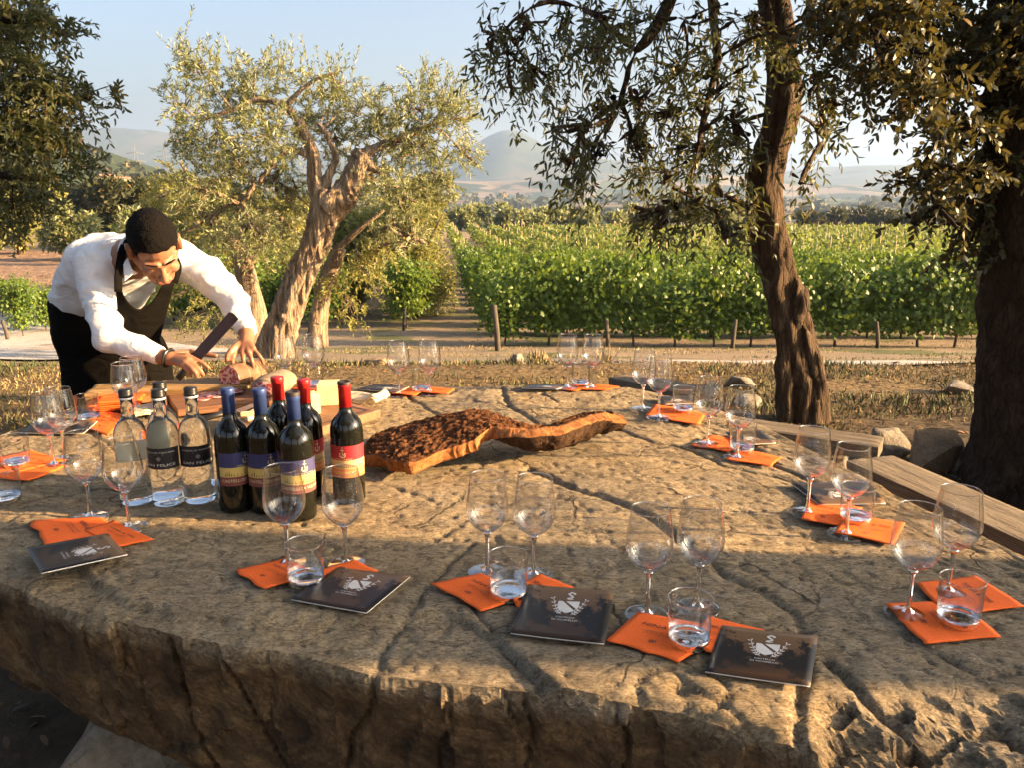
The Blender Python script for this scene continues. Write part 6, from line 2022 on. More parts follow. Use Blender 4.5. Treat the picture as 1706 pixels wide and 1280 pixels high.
D2 = mtube(rel(PX([(1735, 330), (1660, 310), (1590, 300), (1530, 290)], KY), OK_), [.05, .03, .015, .006], 8, None, .06, 14)
D3 = mtube(rel(PX([(1740, -40), (1640, -30), (1560, -10), (1500, 20)], KY), OK_), [.07, .05, .03, .015], 9, None, .06, 14)
D4 = mtube(rel(PX([(1660, 130), (1630, 190), (1600, 240)], KY), OK_), [.025, .015, .006], 7, None, .06, 10)
limbs_k = [np.array(t) + np.array(OK_) for t in (D1, D2, D3, D4)]
cr = Crown(37)
CL3 = [(1400, 50, 45, 40), (1460, 30, 55, 35), (1470, 100, 45, 35), (1540, 50, 60, 50), (1600, 120, 55, 55), (1545, 140, 45, 38), (1620, 50, 50, 50), (1610, 220, 45, 50), (1570, 215, 35, 30), (1575, 285, 45, 32), (1525, 300, 32, 22), (1605, 330, 40, 45),
       (1620, 400, 28, 45), (1690, 60, 50, 70), (1430, 140, 30, 25), (1380, 15, 35, 30), (1500, 10, 60, 30), (1640, 280, 30, 45), (1520, 180, 25, 20), (1570, 360, 25, 22)]
cluster_tree(cr, CL3, KY - .1, 1.0, 18, 0.18, 9, 0.043, 0.019, limbs_k, mb, 0.35, 0.0, LEAF6, relto=OK_, br=0.006)
top_cl = [(x, y, 160, 110) for x, y in ((1450, -120), (1600, -160), (1750, -140), (1550, -300), (1700, -320), (1850, -250))]
cluster_tree(cr, top_cl, KY + .4, 2.0, 5, 0.26, 8, 0.052, 0.022, limbs_k, mb, 0.35, 0.2, LEAF4, relto=OK_, br=0.015)
high_cl = [(x, y, 260, 170) for x, y in ((1350, -560), (1650, -520), (1950, -560), (1500, -820), (1800, -860), (1250, -760))]
cluster_tree(cr, high_cl, KY + .3, 3.0, 4.5, 0.30, 8, 0.085, 0.042, limbs_k, mb, 0.3, 0.2, LEAF4, relto=OK_, br=0.03)
gnarl(mb.build('trunk', M_bark_oak, oak), 0.014, 7, (17.0, 17.0, 5.0), 2, 0.10)
cr.build(M_oak, oak)


LY = 4.5
l0 = atY(-330, 700, LY)
lt = thing('evergreen_tree', 'dark leafy tree whose branches hang in at the left border', 'tree', (l0.x, LY, 0))
LO = Vector(lt.location)
mb = MB()
E1 = mtube([(0, 0, -.1), (.02, 0, .5), (-.03, .03, 1.2), (.05, 0, 2.0), (.12, 0, 2.8), (.2, 0, 3.6)], [.22, .17, .15, .13, .10, .05], 18, (0.05, 4, .3), .05, 30)
E2 = mtube(rel(PX([(-423, 250), (-250, 190), (-60, 140), (60, 150), (150, 165)], LY), LO), [.08, .05, .035, .018, .006], 8, None, .06, 18)
E3 = mtube(rel(PX([(-455, 100), (-220, 50), (0, 30), (90, 40)], LY), LO), [.07, .05, .03, .01], 8, None, .06, 16)
E4 = mtube(rel(PX([(-407, 330), (-220, 310), (-30, 290), (70, 300)], LY), LO), [.06, .04, .025, .008], 8, None, .06, 16)
limbs_l = [np.array(t) + np.array(LO) for t in (E2, E3, E4)]
cr = Crown(41)
CL4 = [(30, 50, 55, 55), (75, 25, 35, 30), (20, 130, 60, 50), (75, 130, 40, 35), (115, 160, 32, 26), (150, 150, 22, 18), (25, 210, 60, 50), (80, 210, 42, 32), (110, 250, 22, 22), (40, 290, 50, 40), (90, 285, 28, 25), (20, 350, 30, 38), (75, 330, 22, 18), (-60, 100, 70, 90), (-60, 280, 70, 80), (135, 205, 18, 15), (5, 20, 50, 40)]
cluster_tree(cr, CL4, LY, 1.0, 30, 0.18, 9, 0.043, 0.014, limbs_l, mb, 0.35, 0.05, LEAF6, relto=LO, br=0.006)
top_cl = [(x, y, 150, 110) for x, y in ((-60, -110), (-220, -120), (-320, 60), (-260, 260), (-180, -260))]
cluster_tree(cr, top_cl, LY, 2.0, 5, 0.26, 8, 0.055, 0.018, limbs_l, mb, 0.3, 0.1, LEAF4, relto=LO, br=0.012)
mb.build('trunk', M_bark_oak, lt)
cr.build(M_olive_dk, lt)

# ================================================================== tree standing right of the picture: its trunk shades the front of the table
def shade_tree(x, y, r, h, label, seed, crown_r, nclus=14, ntw=34, lf=.06, lowtw=None):
    root = thing('oak_tree', label, 'tree', (x, y, 0))
    global mb
    mb = MB()
    t = mtube([(0, 0, -.15), (0, 0, .15), (.02, .01, .7), (-.02, .02, 1.5), (.05, 0, 2.6), (.0, .1, h)], [r * 1.25, r * 1.08, r, r * .96, r * .85, r * .3], 26, (0.035, 5, .3), .04, 40)
    cr = Crown(seed)
    rg = cr.rg
    for k in range(nclus):
        a = rg.uniform(0, 6.28); ctr = np.array([math.cos(a) * crown_r * rg.uniform(.3, 1), math.sin(a) * crown_r * rg.uniform(.3, 1), h * rg.uniform(.85, 1.25)])
        st = rnd_ball(rg, ntw, ctr, [.9, .9, .55])
        cr.twigs(st, rg.normal(size=st.shape), rg.uniform(.2, .35, len(st)), 8, lf, lf * .5, LEAF4, .3)
        bp = spline([(0, 0, h * .6), tuple(ctr * .55 + np.array([0, 0, h * .25])), tuple(ctr)], 8)
        mb.tube([Vector(p) for p in bp], [.07 * (1 - .85 * i / 7) for i in range(8)], 6)
    if lowtw:
        for (dx, dy, dz, n_) in lowtw:
            st = rnd_ball(rg, n_, (dx, dy, dz), [.35, .22, .18])
            cr.twigs(st, rg.normal(size=st.shape), rg.uniform(.15, .3, n_), 8, .06, .03, LEAF4, .4)
            mb.tube([Vector((0, 0, dz * .8)), Vector((dx * .5, dy * .5, dz * 1.05)), Vector((dx, dy, dz))], [.03, .018, .006], 6)
    mb.build('trunk', M_bark_oak, root)
    cr.build(M_oak, root)
shade_tree(4.3, 0.95, 0.25, 6.4, 'oak standing just outside the right border beside the table', 51, 2.2, lowtw=[(.1, -.50, 1.9, 9), (-.2, -.75, 1.55, 7)])

shade_tree(-1.6, -2.6, 0.26, 4.6, 'oak behind the viewer on the left', 52, 2.8, 30, 46, .10)
shade_tree(2.2, -3.4, 0.28, 4.8, 'oak behind the viewer on the right', 53, 2.8, 30, 46, .10)
shade_tree(-4.6, -0.4, 0.24, 4.4, 'oak outside the left border beside the table', 54, 2.2, 24, 46, .10)
ORD = ['first', 'second', 'third', 'fourth', 'fifth', 'sixth', 'seventh', 'eighth', 'ninth', 'tenth', 'eleventh', 'twelfth', 'thirteenth', 'fourteenth', 'fifteenth', 'sixteenth', 'seventeenth', 'eighteenth', 'nineteenth', 'twentieth', 'twenty-first', 'twenty-second', 'twenty-third', 'twenty-fourth']
# ================================================================== background trees
def bg_tree(name, label, px, py_base, py_top, rx_px, Y, mat, leafL, n, seed, cat='tree', group=None, barkm=None, trunk_r=None, low=0.25, shape=LEAF4, lump=9, zoff=0.0, aspect=0.32):
    c = atY(px, py_base, Y)
    x = c.x
    z0 = gz(x, Y) if py_base is None else c.z
    z0 = min(z0, gz(x, Y) + 0.0) if zoff == 0 else z0
    zt = atY(px, py_top, Y).z
    H = max(1.0, zt - z0); rx = rx_px * Y / FPX
    root = thing(name, label, cat, (x, Y, z0), 0, group)
    rg = np.random.default_rng(seed)
    mb = MB()
    tr = trunk_r or max(.06, H * .035)
    mb.tube([Vector((0, 0, -.1)), Vector((tr * .6, 0, H * .2)), Vector((-tr * .5, tr, H * .4)), Vector((0, 0, H * .75))], [tr * 1.3, tr, tr * .8, tr * .2], 8, rough=.06)
    for k in range(5):
        a = k * 1.26 + seed
        mb.tube([Vector((0, 0, H * .3)), Vector((math.cos(a) * rx * .4, math.sin(a) * rx * .4, H * .55)), Vector((math.cos(a) * rx * .75, math.sin(a) * rx * .75, H * .75))], [tr * .6, tr * .35, tr * .1], 6)
    mb.build('trunk', barkm or M_bark_br, root)
    cr = Crown(seed)
    ctrs = []
    for k in range(lump):
        a = rg.uniform(0, 6.28); rr = rg.uniform(.0, .72) * rx
        ctrs.append((math.cos(a) * rr, math.sin(a) * rr, H * rg.uniform(low + .18, .86), rx * rg.uniform(.32, .52), H * rg.uniform(.14, .24)))
    per = n // lump
    for cx_, cy_, cz_, ra, rz_ in ctrs:
        v = norm(rg.normal(size=(per, 3))); P = np.array([cx_, cy_, cz_]) + v * (rg.random((per, 1)) ** .35) * np.array([ra, ra, rz_])
        d = norm(v * .6 + rg.normal(size=v.shape) * .7 + np.array([0, 0, .1])); nn = norm(v + rg.normal(size=v.shape) * .6)
        cr.leaves(P, d, nn, leafL * rg.uniform(.6, 1.3, per), leafL * aspect * rg.uniform(.8, 1.3, per), shape)
    cr.build(mat, root)
    return root

# olive behind the first one, with its pale bare trunk
o2y = 13.2
q0 = atY(425, 575, o2y)
t2 = thing('olive_tree', 'second olive with grey bent trunk, between the man and the sunlit olive', 'tree', (q0.x, o2y, gz(q0.x, o2y)))
Q0 = Vector(t2.location)
mb = MB()
U1 = mtube(rel(PX([(428, 585), (426, 540), (415, 480), (402, 425), (380, 395), (362, 378)], o2y), Q0), [.24, .20, .17, .15, .13, .10], 16, (0.09, 3, .3), .06, 26)
U2 = mtube(rel(PX([(408, 440), (425, 420), (440, 395), (445, 370)], o2y), Q0), [.10, .085, .07, .05], 10, None, .08, 12)
U3 = mtube(rel(PX([(365, 380), (345, 340), (320, 300), (300, 270)], o2y), Q0), [.07, .05, .035, .02], 8, None, .08, 12)
U4 = mtube(rel(PX([(440, 390), (420, 340), (415, 300)], o2y), Q0), [.05, .035, .02], 8, None, .08, 10)
cr = Crown(61)
CL5 = [(300, 300, 45, 35), (340, 340, 50, 40), (290, 350, 40, 35), (390, 330, 55, 45), (440, 350, 50, 45), (350, 410, 50, 35), (300, 410, 40, 35), (440, 420, 40, 30), (480, 430, 35, 35), (300, 460, 40, 30), (340, 480, 45, 35), (390, 460, 30, 25), (270, 500, 22, 28), (310, 530, 40, 28), (360, 530, 40, 25), (260, 330, 35, 40)]
cluster_tree(cr, CL5, o2y, 1.6, 15, 0.36, 9, 0.085, 0.024, [np.array(t) + np.array(Q0) for t in (U2, U3, U4, U1[10:])], mb, 0.3, 0.1, LEAF4, relto=Q0, br=0.012)
mb.build('trunk', M_bark_ol, t2)
cr.build(M_green, t2)

# stump-like olive right of the sunlit trunk
s2y = 12.3
q0 = atY(520, 560, s2y)
t3 = thing('olive_tree', 'pollarded olive with short forked trunk behind the sunlit one', 'tree', (q0.x, s2y, gz(q0.x, s2y)))
Q0 = Vector(t3.location)
mb = MB()
U1 = mtube(rel(PX([(526, 575), (530, 530), (540, 480), (556, 440), (568, 412)], s2y), Q0), [.17, .135, .12, .115, .085], 16, (0.1, 3, .3), .06, 22)
U3 = mtube(rel(PX([(560, 418), (600, 380), (640, 350)], s2y), Q0), [.06, .04, .02], 8, None, .08, 12)
cr = Crown(67)
CL6 = [(560, 470, 35, 30), (600, 440, 40, 35), (640, 420, 40, 30), (585, 510, 32, 28), (500, 440, 25, 25), (540, 400, 30, 30), (620, 470, 30, 25)]
cluster_tree(cr, CL6, s2y, 1.3, 15, 0.34, 9, 0.082, 0.024, [np.array(t) + np.array(Q0) for t in (U3, U1[12:])], mb, 0.35, 0.05, LEAF4, relto=Q0, br=0.012)
mb.build('trunk', M_bark_ol, t3)
cr.build(M_green, t3)

bg_tree('broadleaf_tree', 'bright yellow-green feathery tree right of the sunlit olive', 690, 500, 295, 88, 24, M_green, .17, 16000, 71, low=-.08, lump=20, aspect=.26)
bg_tree('broadleaf_tree', 'yellow-green tree behind the crown of the sunlit olive', 590, 500, 330, 70, 25, M_green, .18, 9000, 72, low=-.08, lump=14, aspect=.26)
# left middle distance
LT = [('olive_tree', 'round pale grey-green olive left of the man in the field', 112, 428, 325, 52, 40, M_olive, .28, 3600, 73),
      ('broadleaf_tree', 'yellow-green tree at the left border beyond the field', 35, 440, 300, 72, 46, M_green, .34, 3800, 74),
      ('oak_tree', "dark rounded oak above the man's shoulder", 215, 420, 292, 58, 56, M_darkgreen, .40, 4200, 75),
      ('olive_tree', "silvery small olive just above the man's head", 235, 430, 345, 34, 36, M_olive, .24, 2600, 76),
      ('broadleaf_tree', 'green tree between the dark oak and the olives', 290, 440, 285, 55, 50, M_green, .36, 3600, 77),
      ('broadleaf_tree', 'broad green tree behind the second olive', 360, 460, 290, 70, 40, M_green, .32, 4600, 78),
      ('broadleaf_tree', 'mid green tree under the left hillside', 160, 400, 300, 45, 70, M_darkgreen, .5, 2600, 79),
      ('broadleaf_tree', 'green tree beyond the field at the left border bottom', -40, 450, 310, 70, 52, M_green, .38, 2600, 80),
      ('broadleaf_tree', 'tree glimpsed through the crown of the sunlit olive', 470, 450, 330, 70, 45, M_green, .36, 3600, 81)]
for nme, lab, px, pb, pt, rxp, Y, mt, lf_, n_, sd in LT:
    bg_tree(nme, lab, px, pb, pt, rxp, Y, mt, lf_, n_, sd, low=.08, lump=12, aspect=.55 if mt is not M_olive else .4)

# line of olives beyond the vineyard
for i, px in enumerate([762, 800, 838, 870, 905, 950, 985, 1030, 1062, 1105, 1150, 1200, 1245]):
    dark = i in (9, 10)
    bg_tree('olive_tree', f'pale olive tree in the line beyond the vineyard, {ORD[i]} from the left' if not dark else f'dark evergreen in the line beyond the vineyard, {ORD[i]} from the left', px + random.uniform(-6, 6), 372, random.uniform(338, 348) if not dark else 340, random.uniform(26, 33), 128 + random.uniform(-8, 10), M_olive if not dark else M_darkgreen, .85, 900, 90 + i, group='trees in the line beyond the vineyard', low=.05, lump=7, aspect=.5)
for i, px in enumerate([1345, 1385, 1430, 1470, 1520, 1575, 1630]):
    bg_tree('evergreen_bush', f'dark bush in the hedge beyond the right of the vineyard, {ORD[i]} from the left', px, 372, random.uniform(345, 356), random.uniform(26, 36), 132 + random.uniform(-5, 8), M_darkgreen, .85, 700, 110 + i, 'bush', 'dark bushes beyond the right of the vineyard', low=.02, lump=6, aspect=.5)

# ================================================================== vineyard
ROWD = np.array([-0.085, 0.996]); ROWN = np.array([0.996, 0.085])
def make_vine(seed):
    rg = np.random.default_rng(seed)
    root = thing('grapevine', '', 'grapevine', group='grapevines in the front rows')
    mb = MB()
    x = rg.uniform(-.05, .05)
    mb.tube([Vector((x, 0, -.05)), Vector((x + .02, .02, .25)), Vector((x - .02, 0, .5)), Vector((0, .02, .8)), Vector((.02, .1, 1.1))], [.032, .027, .024, .02, .01], 7, rough=.1)
    for k in range(4):
        mb.tube([Vector((0, .02, .72)), Vector((rg.uniform(-.15, .15), rg.uniform(-.4, .4), 1.1)), Vector((rg.uniform(-.22, .22), rg.uniform(-.5, .5), 1.7))], [.010, .007, .003], 5)
    mb.build('trunk', M_twig, root)
    cr = Crown(seed)
    n = 1500
    P = np.stack([rg.normal(0, .24, n), np.clip(rg.normal(0, .27, n), -.8, .8), .28 + 1.55 * rg.beta(1.4, 1.2, n)], -1)
    P[:, 0] *= 1 + .5 * (P[:, 2] > 1.2)
    side = np.sign(P[:, 0] + rg.normal(0, .08, n))
    nn = norm(np.stack([side * .9, rg.normal(0, .5, n), rg.normal(.35, .4, n)], -1))
    d = norm(np.stack([side * .45 + rg.normal(0, .4, n), rg.normal(0, .6, n), -.7 + rg.normal(0, .5, n)], -1))
    cr.leaves(P, d, nn, rg.uniform(.06, .115, n), rg.uniform(.065, .12, n), LEAFV, np.clip(rg.beta(2, 2.2, n), 0, .955))
    for k in range(9):                                           # shoots standing above
        p0 = np.array([rg.normal(0, .15), rg.uniform(-.5, .5), 1.55]); L = rg.uniform(.25, .6); m = 9
        q = np.linspace(0, 1, m)[:, None]; P = p0 + np.array([rg.normal(0, .25), rg.normal(0, .3), 1.0]) * L * q
        cr.leaves(P, norm(rg.normal(size=(m, 3))), norm(rg.normal(size=(m, 3)) + np.array([0, 0, .5])), .10 * (1.1 - q[:, 0] * .6), .10 * (1.1 - q[:, 0] * .6), LEAFV)
    cr.build(M_vine, root, 'foliage')
    return root
variants = [make_vine(700 + k) for k in range(7)]
used = [False] * 7
def proj(x, y, z):
    c, s = math.cos(PITCH), math.sin(PITCH)
    dep = y * c - (z - CAMZ) * s; up = y * s + (z - CAMZ) * c
    return CX + FPX * x / dep, CY - FPX * up / dep
front_starts = []
for k in range(-9, 0):
    lat = -0.25 + 2.15 * k
    front_starts.append((k, lat, (20.5 if k > -5 else 18.5) + random.uniform(-.3, .3)))
nv_ = 0
cand = []
for k, lat, y0 in front_starts:
    yend = 33 if k > -5 else 23.5
    j = 0
    yy = y0
    while yy < yend:
        s0 = yy / ROWD[1]
        x = lat + ROWD[0] * (yy - 17) / ROWD[1] + random.uniform(-.08, .08)
        z = gz(x, yy)
        px, py = proj(x, yy, z + 1.0)
        if -60 < px < 1770:
            cand.append((yy, k, j, x, z))
        j += 1; yy += 1.0 + random.uniform(-.12, .12)
for i in range(9):                                             # rows of the near block run across the view
    Y0 = 16.9 + 2.15 * i
    x = -0.1 - 0.085 * (Y0 - 17) + random.uniform(-.2, .2); j = 0
    while x < 16:
        yy = Y0 - 0.07 * x + random.uniform(-.10, .10); z = gz(x, yy)
        px, py = proj(x, yy, z + 1.0)
        if px < 1745:
            cand.append((yy, 100 + i, j, x, z))
        j += 1; x += 0.82 + random.uniform(-.1, .1)
cand.sort()
cand = cand[:298]
ymax_ind = 16.9 + 2.15 * 8 + 0.5
kset = sorted(set(c[1] for c in cand if c[1] < 50))
for (yy, k, j, x, z) in cand:
    v_ = nv_ % 7
    if not used[v_]:
        o = variants[v_]; used[v_] = True
    else:
        o = copy_tree(variants[v_])
    nv_ += 1
    sc_ = random.uniform(.80, .95) * (0.66 if k < -4 else 1.0)
    o.location = (x, yy, z); o.rotation_euler = (0, 0, (math.atan2(ROWD[1], ROWD[0]) if k < 50 else -0.07) - (math.pi / 2 if k < 50 else math.pi / 2) + (math.pi if random.random() < .5 else 0) + random.uniform(-.1, .1))
    o.scale = (sc_ * random.uniform(.85, 1.15), sc_ * random.uniform(.85, 1.05), sc_ * random.uniform(.82, 1.14))
    if k < 50:
        lab = f'grapevine {ORD[j]} from the near end in the {ORD[kset.index(k)]} left-hand vine row counted from the left'
    else:
        lab = f'grapevine {ORD[j]} from the left in the {ORD[k - 100]} crosswise row behind the gravel track'
    tag(o, lab, 'grapevine', 'grapevines in the front rows')

M_post = pmat('grey_post_wood', [(0.05, 0.04, 0.03), (0.11, 0.09, 0.065)], 20, rough=.95, stretch=(1, 1, .2))
M_stake = pmat('pale_stake_wood', [(0.30, 0.23, 0.13), (0.42, 0.33, 0.20)], 12, rough=.9)
npost = 0
for k, lat, y0 in front_starts:
    x = lat + ROWD[0] * (y0 - 17.7) / ROWD[1]; y = y0 - .75
    px, py = proj(x, y, gz(x, y))
    if not (-20 < px < 1720): continue
    m_ = MB(); h = random.uniform(.42, .65); ln = random.uniform(-.16, .10)
    m_.tube([Vector((0, 0, -.15)), Vector((ln * .5, -.05, h * .5)), Vector((ln, -.12, h))], [.042, .040, .036], 8, rough=.06)
    o = m_.build('end_post', M_post); o.location = (x, y, gz(x, y))
    tag(o, f'grey wooden end post of a left-hand vine row, {ORD[npost]} counted from the left', 'post', 'end posts of the vine rows'); npost += 1
for i, px in enumerate((1012, 1212, 1444, 1600)):
    p = atY(px, 590, 16.2); m_ = MB(); h = random.uniform(.42, .58); ln = random.uniform(-.12, .08)
    m_.tube([Vector((0, 0, -.15)), Vector((ln * .5, -.03, h * .5)), Vector((ln, -.06, h))], [.042, .040, .036], 8, rough=.06)
    o = m_.build('row_post', M_post); o.location = (p.x, 16.2 - 0.07 * p.x, gz(p.x, 16.2 - .07 * p.x))
    tag(o, f'grey leaning post before the front crosswise vine row, {ORD[i]} from the left', 'post', 'posts before the front vine row')
# leaning post standing free before the rows
m_ = MB(); m_.tube([Vector((0, 0, -.1)), Vector((-.03, 0, .4)), Vector((-.07, 0, .82))], [.055, .05, .045], 8, rough=.06)
o = m_.build('end_post', M_post); p = atY(830, 565, 14.5); o.location = (p.x, 14.5, gz(p.x, 14.5))
tag(o, 'dark leaning post standing alone before the vine rows', 'post')

# the rest of the vineyard, read as one mass
cr = Crown(801); rg = cr.rg
stv, stf, sn = [], [], 0
smb = MB()
for k in range(-10, 34):
    lat = -0.25 + 2.15 * k
    ya = (ymax_ind + 1.2 - 0.0 if k >= 0 else 33.5) if k > -5 else 52
    yb = 92 if k > -5 else 72
    if k < -6 and k > -5: continue
    L = yb - ya
    for (p0, p1, dens, ls) in ((ya, 50, 70, .20), (50, 70, 36, .28), (70, yb, 26, .34)):
        p0 = max(p0, ya)
        if p1 <= p0: continue
        n = int((p1 - p0) * dens)
        yy = rg.uniform(p0, p1, n); x = lat + ROWD[0] * (yy - 17) / ROWD[1] + rg.normal(0, .17, n)
        zg = G(x, yy); z = zg + .45 + 1.05 * rg.beta(1.6, 1.0, n)
        c, s_ = math.cos(PITCH), math.sin(PITCH)
        dep = yy * c - (z - CAMZ) * s_; ppx = CX + FPX * x / dep
        ok = (ppx > -80) & (ppx < 1790)
        n = int(ok.sum())
        if not n: continue
        P = np.stack([x, yy, z], -1)[ok]
        nn = norm(rg.normal(size=(n, 3)) * .7 + np.array([0, -.2, .6])); d = norm(rg.normal(size=(n, 3)))
        cr.leaves(P, d, nn, ls * rg.uniform(.7, 1.2, n), ls * rg.uniform(.7, 1.2, n), LEAF4 if ls > .25 else LEAFV, np.clip(rg.beta(2, 2, n), 0, .95))
    for yy in np.arange(ya + 2, yb, 3.2):
        x = lat + ROWD[0] * (yy - 17) / ROWD[1]; z = gz(x, yy)
        px, py = proj(x, yy, z + 1)
        if -50 < px < 1760:
            h = random.uniform(1.55, 2.0)
            smb.tube([Vector((x, yy, z)), Vector((x + random.uniform(-.06, .06), yy, z + h))], [.035, .03], 4)
o = cr.build(M_vine_y, None, 'vineyard_rows'); tag(o, 'dense receding rows of vines filling the field up to the olives', kind='stuff')
o = smb.build('vineyard_stakes', M_stake); tag(o, 'pale wooden stakes showing above the distant vine rows', kind='stuff')

# ================================================================== far valley: woods, house, pylons
cr = Crown(831); rg = cr.rg
def woods(n, xr, yr, size, per, onhill=False):
    x = rg.uniform(*xr, n) * 1.0; y = rg.uniform(*yr, n)
    w = fbm(xyz(x / 90, y / 60), 3, 833)
    keep = w > rg.uniform(-.25, .35, n)
    x, y = x[keep], y[keep]
    z = G(x, y)
    for a, b_, c in zip(x, y, z):
        s_ = size * rg.uniform(.6, 1.3)
        v = norm(rg.normal(size=(per, 3))); v[:, 2] = np.abs(v[:, 2])
        P = np.array([a, b_, c]) + v * np.array([s_, s_, s_ * .9]) * (rg.random((per, 1)) ** .3)
        cr.leaves(P, norm(rg.normal(size=(per, 3))), norm(v + rg.normal(size=(per, 3)) * .5), s_ * .55, s_ * .55, LEAFB)
woods(360, (-420, -60), (150, 560), 4.5, 44)
woods(420, (-330, -130), (230, 470), 3.6, 34)
woods(260, (-150, 420), (420, 900), 6, 26)
woods(420, (-300, 900), (900, 1700), 9, 16)
o = cr.build(M_darkgreen, None, 'far_woods'); tag(o, 'scattered woods and hedges on the hillside and the valley floor', kind='stuff')

def hit(px, py, t0=150.0):
    d = ray(px, py); t = t0
    while t < 5000:
        p = Vector((0, 0, CAMZ)) + d * t
        if p.z < gz(p.x, p.y): return p
        t += 2.0
    return p
hp = hit(180, 306)
fh = thing('farmhouse', 'small cream farmhouse with terracotta roof on the left hillside', 'house', (hp.x, hp.y, gz(hp.x, hp.y) + 1.5), R(20))
fh.scale = (hp.y / 300 * 0.5,) * 3
M_plaster = pmat('cream_plaster', [(0.60, 0.50, 0.34)], 1, rough=.9); M_tile = pmat('terracotta', [(0.34, 0.16, 0.085), (0.42, 0.22, 0.12)], 2, rough=.9); M_shut = pmat('dark_opening', [(0.04, 0.035, 0.03)], rough=.6)
b = MB(); b.box((0, 0, 0.0), (9, 6, 6), 0); b.build('wall', M_plaster, fh, smooth=False)
b = MB(); b.add([(-5, -3.6, 2.9), (5, -3.6, 2.9), (5, 3.6, 2.9), (-5, 3.6, 2.9), (-5, 0, 4.4), (5, 0, 4.4)], [(0, 1, 5, 4), (2, 3, 4, 5), (0, 4, 3), (1, 2, 5), (3, 2, 1, 0)]); b.build('roof', M_tile, fh, smooth=False)
for xx in (-2.5, 1.8):
    b = MB(); b.box((xx, -3.02, 1.2), (1.0, .1, 1.3), 0); b.build('window', M_shut, fh, smooth=False)
b = MB(); b.box((9.5, 0.5, -.8), (10, 5, 4.2), 0); b.build('wing_wall', M_plaster, fh, smooth=False)
b = MB(); b.add([(4.4, -2.6, 1.32), (14.9, -2.6, 1.32), (14.9, 3.4, 1.32), (4.4, 3.4, 1.32), (4.4, .4, 2.6), (14.9, .4, 2.6)], [(0, 1, 5, 4), (2, 3, 4, 5), (0, 4, 3), (1, 2, 5), (3, 2, 1, 0)]); b.build('wing_roof', M_tile, fh, smooth=False)

M_pyl = pmat('galvanised_lattice', [(0.16, 0.16, 0.16)], rough=.7)
def pylon(px, py_base, py_top, Y, label):
    base_ = atY(px, py_base, Y); base_.z = gz(base_.x, Y); topz = max(atY(px, py_top, Y).z, base_.z + 10)
    H = topz - base_.z
    root = thing('pylon', label, 'pylon', (base_.x, Y, base_.z), R(25), 'lattice pylons')
    w = H * .13
    for sx in (-1, 1):
        for sy_ in (-1, 1):
            b = MB(); b.tube([Vector((sx * w, sy_ * w, -6)), Vector((sx * w * .25, sy_ * w * .25, H * .7)), Vector((0, 0, H))], [H * .006, H * .005, H * .003], 4); b.build('leg', M_pyl, root)
    b = MB()
    for t in (.15, .3, .45, .6):
        q = w * (1 - .78 * t / .7)
        q2 = w * (1 - .78 * (t + .15) / .7)
        for sx, sy_ in ((-1, -1), (1, -1), (1, 1), (-1, 1)):
            b.tube([Vector((sx * q, sy_ * q, H * t)), Vector((-sy_ * q2, sx * q2, H * (t + .15)))], H * .0025, 4)
    b.build('bracing', M_pyl, root)
    for t, L in ((.72, .16), (.84, .13)):
        b = MB(); b.tube([Vector((-H * L, 0, H * t)), Vector((0, 0, H * (t + .02))), Vector((H * L, 0, H * t))], H * .004, 4); b.build('crossarm', M_pyl, root)
pylon(274, 268, 240, 620, 'nearer lattice pylon left of the sunlit olive')
pylon(225, 254, 238, 900, "farther lattice pylon above the man's head")

# ================================================================== grass and litter
def grass_mat():
    m, nt, b = newmat('dry_grass')
    at_ = N(nt, 'ShaderNodeAttribute'); at_.attribute_name = 'tone'
    nt.links.new(ramp(nt, at_.outputs['Fac'], [(0.0, (0.055, 0.075, 0.022)), (0.3, (0.11, 0.115, 0.035)), (0.55, (0.26, 0.19, 0.075)), (1.0, (0.44, 0.33, 0.16))]), b.inputs['Base Color'])
    b.inputs['Roughness'].default_value = .8
    return m
rg = np.random.default_rng(901)
def blades(name, n, xr, yr, h, w, label, tone_shift, mask_seed, thr, mat, seed):
    x = rg.uniform(*xr, n); y = rg.uniform(*yr, n)
    m = fbm(xyz(x * 1.1, y * 1.8), 3, mask_seed)
    keep = m > thr + rg.normal(0, .12, n)
    inside = (np.interp(x, fx, fy, left=9, right=9) - .05 < y) & (y < np.interp(x, bx, by, left=-9, right=-9) + .05)
    keep &= ~inside
    x, y, m = x[keep], y[keep], m[keep]
    z = G(x, y)
    k = len(x)
    cr_ = Crown(seed)
    d = norm(np.stack([rg.normal(0, .5, k), rg.normal(0, .5, k), np.full(k, 1.0)], -1))
    tone = np.clip(.55 + tone_shift + .5 * fbm(xyz(x * .9 + 5, y * 1.3), 3, mask_seed + 3) + rg.normal(0, .22, k), 0, 1)
    hh = h * rg.uniform(.5, 1.4, k) * (1 + .9 * np.clip(m, -.3, 1))
    cr_.leaves(np.stack([x, y, z - .01], -1), d, norm(rg.normal(size=(k, 3))), hh, w * rg.uniform(.6, 1.4, k), LEAF4, tone)
    o = cr_.build(mat, None, name); tag(o, label, kind='stuff')
M_grass = grass_mat()
blades('dry_grass', 70000, (-6.5, 6.5), (3.4, 8.4), .032, .007, 'dry golden grass and low weeds between table and track', .0, 911, .02, M_grass, 903)
blades('field_grass', 16000, (-9, 10), (10.5, 18), .04, .012, 'sparse short grass on the earth before the vine rows', -.05, 917, .2, M_grass, 907)
blades('low_weeds', 26000, (-6, 6), (4.6, 8.2), .05, .010, 'dark green low weeds in patches beyond the table', -.42, 931, .10, M_grass, 909)
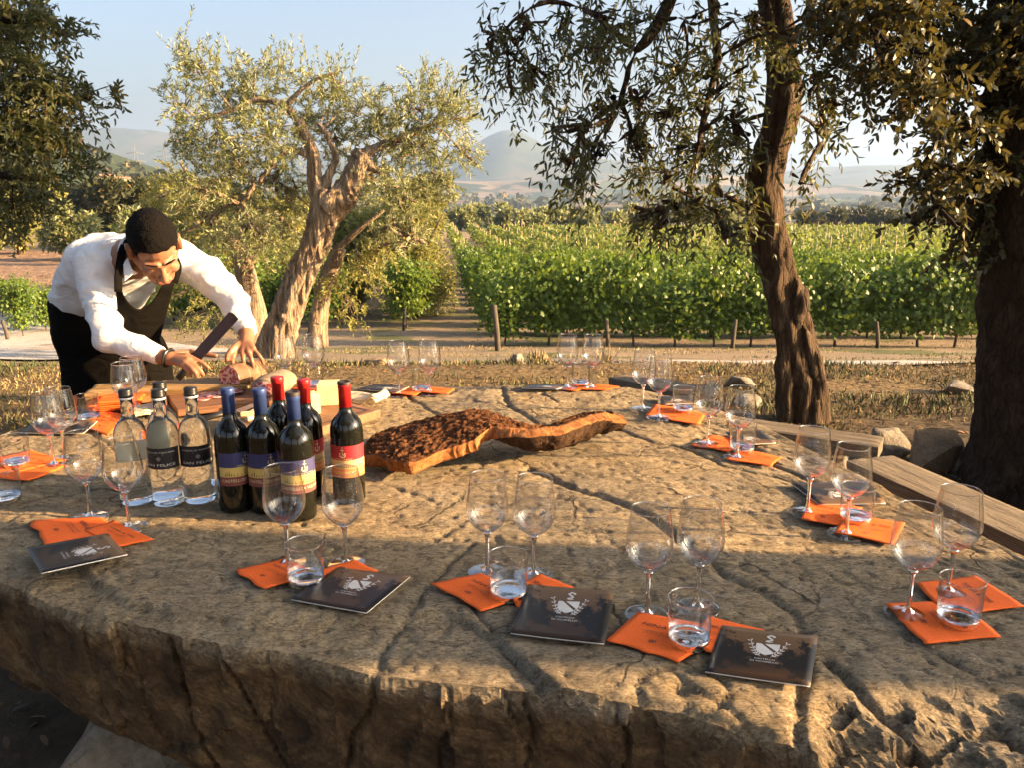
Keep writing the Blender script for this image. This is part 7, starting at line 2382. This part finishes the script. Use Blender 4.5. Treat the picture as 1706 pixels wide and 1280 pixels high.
# fallen leaves under the trees
k = 9000
x = rg.uniform(-3.5, 5.5, k); y = rg.uniform(.2, 7.4, k); z = G(x, y)
cr_ = Crown(921)
cr_.leaves(np.stack([x, y, z + .006 + rg.uniform(0, .012, k)], -1), norm(np.stack([rg.normal(0, 1, k), rg.normal(0, 1, k), rg.normal(0, .15, k)], -1)), norm(np.stack([rg.normal(0, .3, k), rg.normal(0, .3, k), np.ones(k)], -1)), rg.uniform(.03, .07, k), rg.uniform(.012, .03, k), LEAF6, rg.random(k))
M_litter = leaf_mat('fallen_leaf', (0.05, 0.028, 0.014), (0.20, 0.115, 0.05), (0.08, 0.05, 0.028), (0.22, 0.15, 0.08), (0.2, 0.1, 0.03), .1, .7)
o = cr_.build(M_litter, None, 'fallen_leaves'); tag(o, 'brown fallen leaves strewn under the trees and round the table', kind='stuff')
# tufts by the pale stone
for i, (px, Y) in enumerate([(893, 7.3), (905, 7.35), (1005, 7.0)]):
    c = atY(px, 600, Y)
    cr_ = Crown(930 + i); n = 34
    b0 = np.tile([[0, 0, 0]], (n, 1)) + cr_.rg.normal(0, .03, (n, 3)) * np.array([1, 1, 0])
    cr_.leaves(b0, norm(cr_.rg.normal(size=(n, 3)) * .35 + np.array([0, 0, 1])), norm(cr_.rg.normal(size=(n, 3))), cr_.rg.uniform(.06, .17, n), .004, LEAF4, cr_.rg.uniform(.4, .9, n))
    o = cr_.build(M_grass, None, 'grass_tuft'); o.location = (c.x, Y, gz(c.x, Y))
    tag(o, ['tall dry grass tuft behind the pale stone', 'tall dry grass tuft right beside the pale stone', 'green grass tuft behind the far middle glasses'][i], 'grass tuft')

# ================================================================== haze
hb = bpy.data.meshes.new('haze')
x0, x1, y0_, y1, z0, z1 = -6700, 6700, -6700, 6700, -80, 330
hb.from_pydata([(x, y, z) for z in (z0, z1) for x, y in ((x0, y0_), (x1, y0_), (x1, y1), (x0, y1))], [], [(3, 2, 1, 0), (4, 5, 6, 7), (0, 1, 5, 4), (1, 2, 6, 5), (2, 3, 7, 6), (3, 0, 4, 7)])
mh = bpy.data.materials.new('haze_air'); mh.use_nodes = True
nt = mh.node_tree
nt.nodes.remove(nt.nodes['Principled BSDF'])
pv = nt.nodes.new('ShaderNodeVolumePrincipled')
pv.inputs['Color'].default_value = (0.44, 0.64, 1.0, 1)
pv.inputs['Density'].default_value = 0.0002
pv.inputs['Anisotropy'].default_value = 0.2
nt.links.new(pv.outputs[0], nt.nodes['Material Output'].inputs['Volume'])
hb.materials.append(mh)
haze = bpy.data.objects.new('haze', hb); col.objects.link(haze)
tag(haze, 'pale warm evening haze over the valley', kind='stuff')
